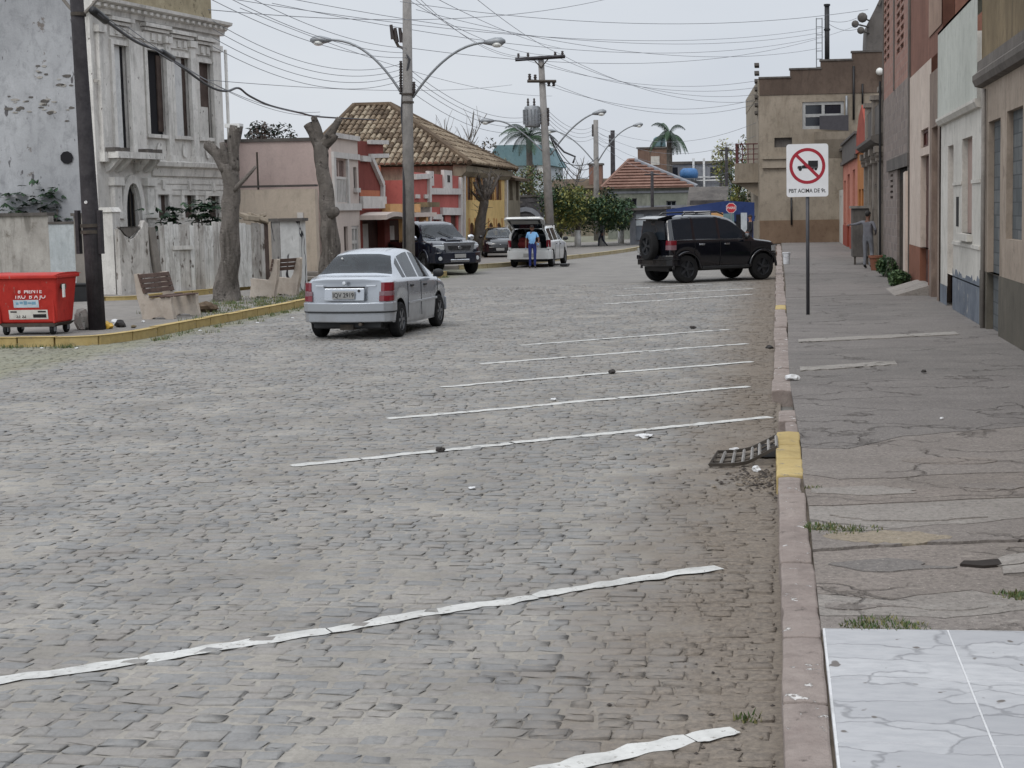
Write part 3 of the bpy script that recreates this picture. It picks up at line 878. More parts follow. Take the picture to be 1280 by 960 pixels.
b = MB(); b.tube([RP.m(ru(1233), Z0, -.05), RP.m(ru(1233), vcor - .05, -.05)], .035, 8); b.build('downpipe', M['concrete'], t, world=True, smooth=True)

# --- white house
M['white_wall'] = weathered('white_wall', S(184, 180, 172), S(206, 202, 194), .8, streak=(S(152, 148, 142), .6, .48, .7), patch=[(S(150, 146, 140), 3.5, .66, .74)], bump=.15)
M['pale_green'] = weathered('pale_green', S(176, 178, 170), S(192, 194, 186), .8, streak=(S(150, 150, 142), .5, .48, .7), bump=.12)
M['blue_gray'] = weathered('blue_gray', S(92, 98, 108), S(122, 128, 136), 1.5, patch=[(S(160, 156, 148), 3, .60, .66)], bump=.25)
M['pink_door'] = weathered('pink_door', S(150, 130, 122), S(168, 148, 138), 1.5, bump=.1)
uW = ru(1176)
hD = RP.rect(1184.5, 182, 1191.5, 372); hD = (hD[0], hD[1], Z0, hD[3])
hW = RP.rect(1202.5, 172, 1215, 292)
vm = rz(1200, 139)
t = hthing('house', 'white plastered house with pale green parapet and flaking blue grey base', 'house', RP, (uE + uW) / 2)
vpar = 5.42
dz = rz(1210, 352)
b = MB(); b.wall(RP, uE + .004, uW, dz, vm, [hD, hW], .14); shell(b, RP, uE + .004, uW, Z0, vpar, 8); b.build('wall', M['white_wall'], t, world=True)
b = MB(); b.wall(RP, uE + .004, hD[0], Z0, dz + .0, [], .3, .008)
# ragged top edge of the dark base
n = 26; poly = [(uE + .004, dz - .02)] + [(uE + .01 + (hD[0] - uE - .02) * i / n, dz + .02 + U(-.02, .14)) for i in range(n + 1)] + [(hD[0], dz - .02)]
b.prism(lambda u, v, w: RP.m(u, v, w), poly, -.008, -.001)
b.wall(RP, hD[1], uW, Z0, dz - .25, [], .3, .008); b.build('base_paint', M['blue_gray'], t, world=True)
b = MB(); b.wall(RP, hD[1], uW, dz - .25, dz, [], .3); b.build('wall_foot', M['white_wall'], t, world=True)
b = MB(); b.wall(RP, uE + .004, uW, vm, vpar, [], .3, .07); pbox(RP, b, uE + .004, uW, -.07, .3, vm - .001, vm); pbox(RP, b, uE + .004, uW, -.07, .3, vpar - .05, vpar); b.build('parapet', M['pale_green'], t, world=True)
b = MB(); b.prism(lambda w, v, u: RP.m(u, v, w), [(.02, vm - .12), (-.06, vm - .1), (-.11, vm - .02), (-.11, vm + .03), (.02, vm + .03)], uE + .004, uW); b.build('cornice', M['white_wall'], t, world=True)
b = MB(); pbox(RP, b, hD[0], hD[1], .11, .14, hD[2], hD[3]); d = b.build('door', M['pink_door'], t, world=True)
b = MB(); pbox(RP, b, hW[0], hW[1], .10, .14, hW[2], hW[3]); w_ = b.build('window', M['pink_door'], t, world=True)
b = MB(); pbox(RP, b, hW[0] - .08, hW[1] + .08, -.09, .1, hW[2] - .12, hW[2]); b.build('window_sill', M['white_wall'], t, world=True)
for (yy) in (228, 294):
 v = rz(1208, yy)
 if yy == 228:
  for a_, c_ in ((uE + .02, hW[0]), (hW[1], hD[0])):
   b = MB(); pbox(RP, b, a_, c_, -.02, .0, v - .03, v + .03); b.build('string_course', M['white_wall'], t, world=True)
 else:
  b = MB(); pbox(RP, b, uE + .02, hD[0], -.025, .0, v - .2, v - .14); b.build('string_course', M['white_wall'], t, world=True)
r_ = RP.rect(1195.5, 246, 1198.5, 283)
b = MB(); pbox(RP, b, r_[0], r_[1], -.006, .0, r_[2], r_[3]); b.build('meter_slot', M['black_gap'], t, world=True)

# --- tall brown upper storey standing back behind the white and the pink house
M['red_brown'] = weathered('red_brown', S(116, 82, 70), S(138, 100, 86), .7, streak=(S(92, 66, 58), .6, .46, .68), bump=.2)
M['brown_pink'] = weathered('brown_pink', S(140, 116, 102), S(164, 140, 124), .7, streak=(S(110, 90, 80), .6, .46, .68), bump=.2)
uP = ru(1137)
# --- pinkish white house with brick red base
M['pinkish'] = weathered('pinkish', S(186, 170, 158), S(204, 190, 178), .8, streak=(S(160, 144, 132), .5, .5, .7), bump=.12)
M['brick_red'] = weathered('brick_red', S(118, 78, 62), S(140, 96, 78), 1.2, patch=[(S(96, 70, 60), 4, .62, .7)], bump=.2)
M['door_brown'] = weathered('door_brown', S(70, 46, 40), S(92, 62, 54), 3, rough=.6, bump=.1)
M['pilaster'] = weathered('pilaster', S(128, 112, 102), S(150, 134, 122), 1.5, streak=(S(84, 74, 68), .8, .42, .6), bump=.4)
u1 = ru(1163.5)
vt = 5.13
hd = RP.rect(1150.5, 194, 1161, 350); hd = (hd[0], hd[1], Z0, hd[3])
ht = RP.rect(1151, 161, 1160.5, 184)
vb = rz(1150, 309)
t = hthing('house', 'pinkish white house with brick red base and a brown upper storey', 'house', RP, (uW + uP) / 2)
b = MB(); b.wall(RP, u1, uP, vb, vt, [hd, ht], .16); b.build('wall', M['pinkish'], t, world=True)
b = MB(); b.wall(RP, u1, uP, Z0, vb, [hd], .16, .01); pbox(RP, b, u1, hd[0], -.01, 0, vb - .001, vb); b.build('base', M['brick_red'], t, world=True)
b = MB(); b.wall(RP, uW + .004, uP, vt, 9.2, [], .3, -.02); shell(b, RP, uW + .004, uP, Z0, 9.2, 8, 0); b.build('upper_storey', M['red_brown'], t, world=True)
b = MB(); b.wall(RP, uW + .004, u1 + .6, 5.6, 9.0, [], .05, .0); b.build('plaster_strip', M['brown_pink'], t, world=True)
pane_set(RP, t, ht, .10, M['door_brown'], plain('transom_red', S(92, 34, 30), .3), 2, 1, 'transom_window', .07)
b = MB(); pbox(RP, b, hd[0], hd[1], .13, .16, hd[2], hd[3]); d = b.build('door', M['door_brown'], t, world=True)
b = MB(); n = 5
for i in range(n):
 v0 = hd[2] + .2 + i * (hd[3] - hd[2] - .3) / n
 for a_, c_ in ((.08, .46), (.54, .92)):
  pbox(RP, b, hd[0] + (hd[1] - hd[0]) * a_, hd[0] + (hd[1] - hd[0]) * c_, 0.11, .132, v0, v0 + (hd[3] - hd[2]) / n * .7)
b.build('door_panel', M['door_brown'], d)
hn = (uW + .35, u1 - .45, Z0, rz(1171, 158))
b = MB(); b.wall(RP, uW + .004, u1, Z0, rz(1170, 88), [hn], .35, .03); pbox(RP, b, u1 - .001, u1, -.03, .1, Z0, rz(1170, 88)); b.build('pilaster', M['pilaster'], t, world=True)
b = MB(); pbox(RP, b, hn[0], hn[1], .25, .3, hn[2], hn[3]); b.build('side_door', M['brick_red'], t, world=True)
b = MB(); b.prism(lambda w, v, u: RP.m(u, v, w), [(.1, .13), (-.75, .138), (-.05, .34), (.1, .34)], hd[0] - .3, hd[1] + .5); b.build('door_ramp', slabm[1], t, world=True)

# --- unplastered brick building with vent columns
M['brick_gray'] = bricks('brick_gray', S(122, 112, 107), S(144, 132, 125), S(138, 130, 125), .3, .2, 'y', .7)
M['brick_pink'] = bricks('brick_pink', S(146, 112, 102), S(162, 128, 116), S(150, 136, 128), .3, .2, 'y', .7)
u2 = ru(1104)
vg = rz(1120, 111) ; vl = rz(1126, 209)
hdoor = RP.rect(1121.5, 210, 1134, 338); hdoor = (hdoor[0], hdoor[1], Z0, hdoor[3])
t = hthing('house', 'tall unplastered brick building with perforated vent columns over a dark doorway', 'house', RP, (uP + u2) / 2)
vents = []
for (xa, xb, y1) in ((1104.8, 1112, 76), (1120.5, 1130, 64)):
 ua, ub = ru(xb, 40), ru(xa, 40); vbot = rz((xa + xb) / 2, y1)
 nv = 15
 for i in range(nv):
  v0 = vbot + i * .235
  for k in range(2):
   um = ua + (ub - ua) * (k + .0) / 2 + .12
   vents.append((um, ua + (ub - ua) * (k + 1) / 2 - .12, v0, v0 + .15))
b = MB(); b.wall(RP, uP + .004, u2, vg, vents[-1][3] + .6, vents, .16); vtop = vents[-1][3] + .6
shell(b, RP, uP + .004, u2, Z0, vtop, 9); pbox(RP, b, uP, u2, .3, 8.8, vtop - .2, vtop - .01); b.build('upper_wall', M['brick_pink'], t, world=True)
b = MB()
for i in range(0, len(vents)): pass
pbox(RP, b, uP + .3, u2 - .3, .2, .25, vg, vtop - .2); b.build('vent_backing', M['black_gap'], t, world=True)
wv = RP.rect(1112.5, 216, 1116.5, 250); slots = []
for i in range(5): slots.append((wv[0] + .1, wv[1] - .1, wv[2] + i * (wv[3] - wv[2]) / 5 + .04, wv[2] + (i + .72) * (wv[3] - wv[2]) / 5))
b = MB(); b.wall(RP, uP + .004, u2, Z0, vg, [hdoor] + slots, .1); b.build('wall', M['brick_gray'], t, world=True)
b = MB(); pbox(RP, b, wv[0], wv[1], .09, .12, wv[2], wv[3]); b.build('vent_backing', M['black_gap'], t, world=True)
b = MB(); pbox(RP, b, uP + .01, wv[1] + .6, -.06, .1, hdoor[3] + .0, hdoor[3] + .32); b.build('lintel', M['dark_concrete'], t, world=True)
b = MB(); pbox(RP, b, hdoor[0], hdoor[1], .08, .1, hdoor[2], hdoor[3])
d = b.build('door', M['black_gap'], t, world=True)
b = MB()
for i in range(9):
 u = hdoor[0] + (hdoor[1] - hdoor[0]) * (i + .5) / 9; pbox(RP, b, u - .03, u + .03, .05, .078, hdoor[2], hdoor[3] - .3)
b.build('door_bars', M['dark_iron'], d)
for u in (ru(1104.6, 120), ru(1118, 60), uP + .15):
 b = MB(); pbox(RP, b, u - .12, u + .12, -.03, .05, Z0 if u < uP + 1 else vg, vtop); b.build('concrete_column', M['cornice_gray'], t, world=True)
b = MB(); b.prism(lambda u, v, w: RP.m(u, v, w), [(uP + .02, Z0), (ru(1134), Z0), (ru(1134), rz(1134, 216)), (uP + .02, rz(1136, 214))], -.10, -.04); b.build('buttress', M['pinkish'], t, world=True)
b = MB(); b.tube([RP.m(u2 - .05, Z0, -.1), RP.m(u2 - .05, vg + .6, -.1)], .035, 6); b.build('downpipe', M['black'], t, world=True)
# --- grey tower stump at the top: stair head with floodlights
M['gray_plaster'] = weathered('gray_plaster', S(92, 88, 86), S(112, 107, 103), .8, streak=(S(78, 74, 70), .7, .45, .65), bump=.3)

# --- ornate grey facade
u3 = ru(1083.5)
M['ornate'] = weathered('ornate', S(128, 120, 112), S(152, 144, 135), 1.0, streak=(S(78, 74, 70), .8, .43, .62), patch=[(S(96, 92, 90), 3, .6, .68)], bump=.4)
t = hthing('house', 'narrow grey house with pilasters, carved capitals and a dark parapet', 'house', RP, (u2 + u3) / 2)
vpa = rz(1094, 184); vpt = rz(1094, 134)
W3 = u3 - u2
hol = []
for (a_, c_) in ((.12, .30), (.42, .60), (.72, .90)):
 hol.append((u2 + W3 * a_, u2 + W3 * c_, Z0 if a_ > .4 and a_ < .5 else 1.1, rz(1094, 205)))
b = MB(); b.wall(RP, u2 + .004, u3, Z0, vpa, hol, .3); shell(b, RP, u2 + .004, u3, Z0, vpt, 8); b.build('wall', M['ornate'], t, world=True)
for h in hol:
 if h[2] < 1:
  b = MB(); pbox(RP, b, h[0], h[1], .25, .3, h[2], h[3]); b.build('door', M['dark_concrete'], t, world=True)
 else: pane_set(RP, t, h, .2, M['ornate'], M['dark_concrete'], 2, 4)
for k in (.04, .36, .66, .96):
 u = u2 + W3 * k; b = MB(); pbox(RP, b, u - .22, u + .22, -.12, .02, Z0, vpa - .55); pil = b.build('column', M['ornate'], t, world=True)
 b = MB(); pbox(RP, b, u - .3, u + .3, -.2, .03, vpa - .55, vpa - .42); b.build('capital', M['ornate'], pil)
 b = MB(); pbox(RP, b, u - .36, u + .36, -.26, .03, vpa - .3, vpa - .1); b.build('abacus', M['ornate'], pil)
 for s in (-1, 1): b = MB(); b.tube([RP.m(u + s * .26, vpa - .36, -.22), RP.m(u + s * .26, vpa - .36, .02)], .09, 8); b.build('scroll', M['ornate'], pil)
b = MB(); b.wall(RP, u2 + .004, u3, vpa, vpt, [], .3, .0); pbox(RP, b, u2 + .004, u3, 0, .3, vpt - .01, vpt)
b.build('parapet', M['dark_concrete'], t, world=True)
b = MB(); b.prism(lambda w, v, u: RP.m(u, v, w), [(.02, vpa - .08), (-.25, vpa), (-.38, vpa + .1), (-.38, vpa + .2), (.02, vpa + .3)], u2 + .004, u3); b.build('cornice', M['dark_concrete'], t, world=True)
for k in (.05, .5, .95):
 b = MB(); u = u2 + W3 * k; pbox(RP, b, u - .25, u + .25, -.08, .28, vpa + .3, vpt + .25); pbox(RP, b, u - .33, u + .33, -.14, .34, vpt + .25, vpt + .4); b.build('parapet_pier', M['ornate'], t, world=True)

# --- orange house with stepped red gable
M['orange'] = weathered('orange', S(160, 104, 58), S(180, 122, 72), 1, streak=(S(120, 84, 58), .5, .5, .7))
M['red_paint'] = weathered('red_paint', S(140, 66, 54), S(164, 86, 70), 1, streak=(S(110, 60, 52), .5, .5, .7))
M['salmon'] = weathered('salmon', S(176, 112, 96), S(196, 134, 116), 1, streak=(S(140, 92, 80), .5, .48, .68))
u4 = ru(1072)
t = hthing('house', 'small orange house with a pointed red gable on the right row', 'house', RP, (u3 + u4) / 2)
v1, v2 = rz(1078, 182), rz(1078, 142)
hol = [(u3 + (u4 - u3) * .2, u3 + (u4 - u3) * .5, Z0, rz(1078, 236)), (u3 + (u4 - u3) * .64, u3 + (u4 - u3) * .86, 1.2, rz(1078, 236))]
b = MB(); b.wall(RP, u3 + .004, u4, Z0, v1, hol, .25); shell(b, RP, u3 + .004, u4, Z0, v1, 8); b.build('wall', M['orange'], t, world=True)
b = MB(); L4 = u4 - u3; b.prism(lambda u, v, w: RP.m(u, v, w), [(u3 + .01, v1), (u4 - .01, v1), (u4 - .01, v1 + .5), (u4 - L4 * .3, v2), (u4 - L4 * .6, v2 + .3), (u3 + L4 * .2, v1 + 1.0), (u3 + .01, v1 + .6)], -.05, .25); b.build('gable', M['red_paint'], t, world=True)
for h in hol:
 b = MB(); pbox(RP, b, h[0], h[1], .2, .25, h[2], h[3]); b.build('door' if h[2] < 1 else 'window', M['door_brown'], t, world=True)
b = MB(); pbox(RP, b, u3 + .01, u4 - .01, -.08, .02, v1 - .2, v1 - .0); b.build('cornice', M['red_paint'], t, world=True)
# --- salmon pink house
u5 = ru(1054)
t = hthing('house', 'salmon pink house with dark double doors before the stepped building', 'house', RP, (u4 + u5) / 2)
v1 = rz(1063, 200); v2 = rz(1063, 172)
L5 = u5 - u4
hol = [(u4 + L5 * .15, u4 + L5 * .3, Z0, rz(1067, 212)), (u4 + L5 * .5, u4 + L5 * .66, Z0, rz(1067, 215)), (u4 + L5 * .8, u4 + L5 * .92, 1.2, rz(1067, 222))]
b = MB(); b.wall(RP, u4 + .004, u5, 1.1, v1, hol, .25); shell(b, RP, u4 + .004, u5, Z0, v2, 8); b.build('wall', M['salmon'], t, world=True)
b = MB(); b.wall(RP, u4 + .004, u5, Z0, 1.1, hol, .25, .02); b.build('base', M['red_paint'], t, world=True)
b = MB(); b.wall(RP, u4 + .004, u5, v1, v2, [], .25, .05); pbox(RP, b, u4, u5, -.14, .0, v1 - .08, v1 + .08); pbox(RP, b, u4, u5, -.14, .2, v2 - .1, v2); b.build('parapet', M['gray_plaster'], t, world=True)
for h in hol:
 b = MB(); pbox(RP, b, h[0], h[1], .18, .25, h[2], h[3]); b.build('door' if h[2] < 1 else 'window', M['dark_concrete'] if h[0] < u4 + L5 * .4 else M['door_brown'], t, world=True)
# --- last house of the row: dark, with white base wall
u6 = ru(1043.5)
t = hthing('house', 'low dark house with a white painted front at the far end of the right row', 'house', RP, (u5 + u6) / 2)
v2 = rz(1049, 190); v1 = rz(1049, 238)
b = MB(); b.wall(RP, u5 + .004, u6, Z0, v1, [(u5 + 2.2, u5 + 3.4, Z0, v1 - .3)], .2); b.build('wall', M['white_wall'], t, world=True)
b = MB(); pbox(RP, b, u5 + 2.2, u5 + 3.4, .15, .2, Z0, v1 - .3); b.build('door', M['blue_gray'], t, world=True)
b = MB(); b.wall(RP, u5 + .004, u6, v1, v2, [], .2, -.2); shell(b, RP, u5 + .004, u6, Z0, v2, 7); pbox(RP, b, u5, u6, .0, 7, v2, v2 + .12); b.build('upper_wall', M['dark_concrete'], t, world=True)

# ------------------------------------------------------------------ building with stepped parapet that closes the street
EY = 81.2
EP = Plane(atY(950, 300, EY), atY(1130, 300, EY), flip=True)
M['cream_wall'] = weathered('cream_wall', S(138, 128, 114), S(164, 153, 138), .35, streak=(S(112, 100, 86), .6, .47, .68), patch=[(S(126, 116, 102), .8, .6, .7)], bump=.3)
M['brown_wall'] = weathered('brown_wall', S(84, 72, 64), S(108, 94, 84), .4, streak=(S(62, 54, 50), .6, .46, .66), bump=.3)
M['brown_base'] = weathered('brown_base', S(112, 92, 76), S(134, 114, 96), .5, bump=.3)
def er(x0, y0, x1, y1): return EP.rect(x0, y0, x1, y1)
t = thing('corner_building', 'old brown and cream building with stepped parapet and balcony closing the street', 'building', EP.m(2, 0, 0))
L = EP.uv(1130, 250)[0]
zc = lambda x, y: EP.uv(x, y)[1]
uu = lambda x: EP.uv(x, 200)[0]
vpar0 = zc(1000, 118); vbase = zc(1000, 275)
hw = er(1003, 127, 1055, 161); hs_ = er(968, 172, 990, 184)
b = MB(); b.wall(EP, 0, L, vbase, vpar0, [hw, hs_], .3); b.build('wall', M['cream_wall'], t, world=True)
b = MB(); b.wall(EP, 0, L, Z0, vbase, [], .3, .06); pbox(EP, b, 0, L, -.06, .0, vbase - .001, vbase); b.build('base', M['brown_base'], t, world=True)
b = MB()
st = [(950, 988, 98), (988, 1026, 87), (1026, 1065, 76), (1065, 1130, 65)]
for x0, x1, y in st:
 pbox(EP, b, uu(x0), uu(x1), -.04, .3, vpar0, zc((x0 + x1) / 2, y))
b.build('stepped_parapet', M['brown_wall'], t, world=True)
b = MB()
for x0, x1, y in st: pbox(EP, b, uu(x0) - .05, uu(x1) + .05, -.09, .36, zc((x0 + x1) / 2, y), zc((x0 + x1) / 2, y) + .09)
b.build('coping', M['dark_concrete'], t, world=True)
w_ = pane_set(EP, t, hw, .12, plain('alu', S(168, 168, 166), .4, .3), M['glass_dark'], 2, 2, 'window', .16)
aw = er(1024, 145, 1060, 162)
b = MB(); b.prism(lambda u, v, w: EP.m(u, v, w), [(aw[0], aw[2]), (aw[1], aw[2] - .1), (aw[1], aw[3]), (aw[0], aw[3])], -.55, -.5); b.build('awning_panel', plain('awning_gray', S(66, 64, 68), .6), t, world=True)
b = MB(); pbox(EP, b, hs_[0], hs_[1], .2, .25, hs_[2], hs_[3]); b.build('shutter', M['dark_concrete'], t, world=True)
m_ = er(953, 196, 985, 210)
b = MB(); pbox(EP, b, m_[0], m_[1], -.16, .0, m_[2], m_[3]); pbox(EP, b, m_[0], m_[1], -.26, .0, m_[3] - .12, m_[3] + .03); b.build('string_course', M['cream_wall'], t, world=True)
nb = er(1018, 165, 1062, 186)
b = MB(); b.prism(lambda w, v, u: EP.m(u, v, w), [(0, nb[2] - .5), (-.5, nb[3] - .4), (-.6, nb[3]), (0, nb[3])], nb[0], nb[1]); b.build('window_ledge', M['cream_wall'], t, world=True)
# left wall going back along the side street
LP = Plane(EP.m(0, 0), EP.m(0, 0) + Vector((-.55, 16, 0)), flip=True)
LP = Plane(EP.m(0, 0), EP.m(0, 0) + Vector((-1.0, 16, 0)))
b = MB()
b.mbox(lambda u, w, v: LP.m(u, v, w), .31, 16, 0, .3, vbase, vpar0); b.mbox(lambda u, w, v: LP.m(u, v, w), .31, 16, -.05, .3, Z0, vbase)
b.mbox(lambda u, w, v: LP.m(u, v, w), .31, 16, -.02, .3, vpar0, zc(969, 98)); b.build('side_wall', M['cream_wall'], t, world=True)
pb = EP.m(0, 0)
b = MB(); b.prism(lambda x, y, z: (x, y, z), [(pb.x + .3, EY + .31), (pb.x + 9, EY + .31), (pb.x + 9, EY + 15), (pb.x - .5, EY + 15)], vpar0 - .3, vpar0 - .1); b.build('roof', M['dark_concrete'], t, world=True)
# balcony on the left wall
bz0 = atY(935, 226, 84).z; bz1 = atY(935, 205, 84).z
b = MB(); b.box(pb.x - 1.35, pb.x + .2, 82.6, 88, bz0, bz1); b.box(pb.x - 1.5, pb.x + .2, 82.45, 88.2, bz0 - .12, bz0)
b.prism(lambda x, z, y: (x, y, z), [(pb.x - 1.3, bz0 - .12), (pb.x + .1, bz0 - .12), (pb.x + .1, bz0 - 1.0)], 82.7, 83.1)
bal = b.build('balcony', M['cream_wall'], t, world=True)
b = MB()
for i in range(8):
 b.box(pb.x - 1.3, pb.x - 1.25, 82.7 + i * .7, 82.76 + i * .7, bz1, bz1 + 1.0)
 if i < 5: b.box(pb.x - 1.25 + i * .3, pb.x - 1.2 + i * .3, 82.66, 82.7, bz1, bz1 + 1.0)
b.box(pb.x - 1.3, pb.x - 1.22, 82.66, 88, bz1 + 1.0, bz1 + 1.06); b.box(pb.x - 1.3, pb.x + .1, 82.62, 82.7, bz1 + 1.0, bz1 + 1.06)
for k in range(3): b.box(pb.x - 1.25, pb.x + .1, 82.64, 82.68, bz1 + .2 + k * .27, bz1 + .24 + k * .27)
b.build('railing', plain('rail_red', S(96, 56, 56), .6), bal)
b = MB(); b.box(pb.x - .02, pb.x + .03, 83.2, 84.6, bz1, bz1 + 2.0); b.build('balcony_door', plain('bd', S(70, 48, 48), .7), t, world=True)
# louvred window on left wall above the balcony
b = MB()
for i in range(7): b.box(pb.x - .25, pb.x + .0, 82.2, 83.6, bz1 + 2.6 + i * .42, bz1 + 2.75 + i * .42)
b.build('louvre', M['dark_concrete'], t, world=True)
# pipes and lamp on the front
def epipe(x, y0, y1, r=.05, w=-.12, mat='black'):
 mb = MB(); mb.tube([EP.m(uu(x), zc(x, y0), w), EP.m(uu(x), zc(x, y1), w)], r, 6); return mb.build('drainpipe', M[mat], t, world=True, smooth=True)
epipe(989, 247, 281, .05); epipe(1067, 83, 150, .06); epipe(1078, 105, 130, .05); epipe(1058, 120, 163, .06, -.2, 'steel_gray')
b = MB(); c_ = EP.m(uu(1099), zc(1099, 90), -.3); b.sphere(c_, .2, 10, 6); b.build('globe_lamp', M['lamp_glass'], t, world=True, smooth=True)
# black flue and antenna frame on its roof
p = EP.m(uu(1035), 0, 1.0)
t = thing('chimney_pipe', 'tall black flue pipe standing on the stepped building', 'chimney', (p.x, p.y, zc(1035, 76)))
h_ = zc(1035, 2) - zc(1035, 76)
b = MB(); b.tube([(0, 0, -1), (0, 0, h_)], .13, 10); b.build('pipe', M['black'], t, smooth=True)
for a_, c_ in ((h_ * .55, h_ * .58), (h_ - .1, h_)):
 b = MB(); b.lathe([(.17, a_), (.17, c_)], 10); b.build('collar', M['black'], t)
p = EP.m(uu(1025), 0, .8)
t = thing('antenna_mast', 'pale lattice mast beside the black flue pipe', 'antenna', (p.x, p.y, zc(1025, 82)))
h_ = zc(1025, 20) - zc(1025, 82)
b = MB()
for s in (-.15, .15): b.tube([(s, 0, -1), (s, 0, h_)], .028, 5)
for i in range(7): b.tube([(-.15, 0, i * h_ / 6.1), (.15, 0, i * h_ / 6.1)], .022, 5)
b.build('lattice', M['steel_gray'], t)
# grey stair tower with floodlights behind the ornate house
t = thing('stair_tower', 'grey plastered tower stub with floodlights behind the stepped building', 'tower', (6.5, 93, 0))
TY = 92.0
tl = atY(1083, 62, TY).x; tr = atY(1140, 62, TY).x
zt = lambda y: atY(1090, y, TY).z
b = MB(); b.prism(lambda x, z, y: (x, y, z), [(tl, Z0), (tr, Z0), (tr, zt(-40)), (atY(1112, 0, TY).x, zt(-25)), (atY(1098, 0, TY).x, zt(3)), (atY(1084, 30, TY).x, zt(30)), (tl, zt(50))], TY, TY + 4)
b.build('wall', M['gray_plaster'], t, world=True)
b = MB(); b.prism(lambda x, z, y: (x, y, z), [(atY(1097, 0, TY).x, zt(5)), (atY(1111, 0, TY).x, zt(-25)), (atY(1111, 0, TY).x, zt(-19)), (atY(1099, 0, TY).x, zt(8))], TY - .2, TY + 4)
b.build('coping', M['dark_concrete'], t, world=True)
for x, y, s_ in ((1078, 22, .3), (1069, 30, .22), (1076, 38, .22)):
 c_ = atY(x, y, TY - .4); b = MB(); b.sphere((c_.x, c_.y, c_.z), (s_, s_ * .7, s_), 8, 5)
 b.tube([c_, atY(1087, y + 4, TY + .05)], .05, 5); b.build('floodlight', M['dark_concrete'], t, world=True, smooth=True)
# ================================================================== LEFT: RUINED MANSION
# ------------------------------------------------------------------ old walls and plank fence in front of the mansion
M['old_wall'] = weathered('old_wall', S(156, 151, 145), S(188, 184, 178), 1.2, streak=(S(98, 94, 88), .85, .42, .6), patch=[(S(118, 112, 104), 2.2, .6, .68)], bump=.4)
M['mint'] = weathered('mint', S(168, 174, 177), S(190, 195, 197), 1.2, streak=(S(120, 122, 118), .7, .45, .65), patch=[(S(140, 138, 132), 4, .62, .68)], bump=.3)
FA = atY(127, 300, 38.6); FB = atY(284, 300, 44.6)
FP = Plane(FA, FB, flip=True)
SP = Plane((FA.x - 14, FA.y + .9), (FA.x, FA.y), flip=True)   # side wall towards the camera
fu = lambda x: FP.uv(x, 200)[0]
fz = lambda x, y: FP.uv(x, y)[1]
M['ruin'] = weathered('ruin', S(196, 193, 188), S(224, 221, 216), .9, streak=(S(122, 118, 114), .55, .46, .66), patch=[(S(158, 146, 128), 2.6, .64, .72)], spots=(S(112, 108, 104), 9, .67, .73), bump=.4)
M['ruin_side'] = weathered('ruin_side', S(152, 153, 156), S(182, 183, 186), .45, streak=(S(110, 110, 116), .5, .48, .7), patch=[(S(118, 112, 108), 1.1, .63, .66), (S(140, 130, 120), 4.0, .67, .70)], spots=(S(96, 94, 96), 4.5, .665, .70), bump=.4)
M['ruin_trim'] = weathered('ruin_trim', S(204, 201, 196), S(228, 225, 220), 1.6, streak=(S(112, 108, 104), .6, .46, .66), spots=(S(108, 104, 100), 10, .67, .72), bump=.4)
M['old_stone'] = weathered('old_stone', S(144, 133, 110), S(172, 161, 136), 2, patch=[(S(96, 86, 70), 5, .58, .68)], bump=.6)
M['board_white'] = weathered('board_white', S(196, 196, 196), S(214, 214, 212), 1.2, streak=(S(160, 158, 156), .5, .5, .7), bump=.1)
M['void'] = plain('dark_void', S(30, 29, 33), .95)
M['rot_wood'] = weathered('rot_wood', S(72, 62, 58), S(104, 90, 84), 3, streak=(S(44, 40, 38), .8, .45, .65), bump=.4)
t = thing('ruined_mansion', 'roofless two storey mansion with peeling white plaster and tall blind windows', 'mansion', FA)
LF = fu(281)
z_top = fz(200, 12); z_belt = fz(200, 205)
wins = []
def frect(x0, y0, x1, y1): return FP.rect(x0, y0, x1, y1)
W4 = [frect(143, 57, 160, 191), frect(184, 64, 206, 168), frect(217, 72, 237, 170), frect(248, 79, 264, 172)]
G3 = [frect(196, 243, 210, 272), frect(229, 244, 243, 272), frect(259, 245, 273, 272)]
DG = frect(155, 229, 173, 283)
DG = (DG[0], DG[1], Z0, DG[3])
zd = (DG[3] - .85)
hole_d = (DG[0], DG[1], Z0, DG[3])
z_wall = fz(200, 31)
b = MB(); b.wall(FP, 0, LF, Z0, z_wall, W4 + G3 + [hole_d], .16); shell(b, FP, .0, LF, Z0, 8.6, 9, 0, .40); b.build('wall', M['ruin'], t, world=True)
# pointed arch fill above the door
um = (DG[0] + DG[1]) / 2; hw_ = (DG[1] - DG[0]) / 2
def gothic(r, h0, h1, n=7):
 left = [];
 for i in range(n + 1):
  k = i / n; left.append((-r * math.cos(k * PI / 2) ** .8 if k < 1 else 0, h0 + (h1 - h0) * math.sin(k * PI / 2) ** 1.15))
 return left
arc = gothic(hw_, zd, DG[3] - .03)
b = MB()
for sgn in (-1, 1):
 for (a0, h0), (a1, h1) in zip(arc, arc[1:]):
  b.prism(lambda u, v, w: FP.m(um + sgn * u, v, w), [(a0, h0), (a1, h1), (a1, DG[3] + .001), (a0, DG[3] + .001)][::sgn], .002, .159)
b.build('arch_filling', M['ruin'], t, world=True)
b = MB(); pbox(FP, b, DG[0], DG[1], .12, .158, DG[2], DG[3]); d = b.build('door', M['void'], t, world=True)
b = MB()
for i in range(4): u = DG[0] + (DG[1] - DG[0]) * (i + .5) / 4; b.tube([FP.m(u, Z0, .09), FP.m(u, DG[3] - .25, .09)], .02, 5)
b.build('door_grille', M['dark_iron'], d)
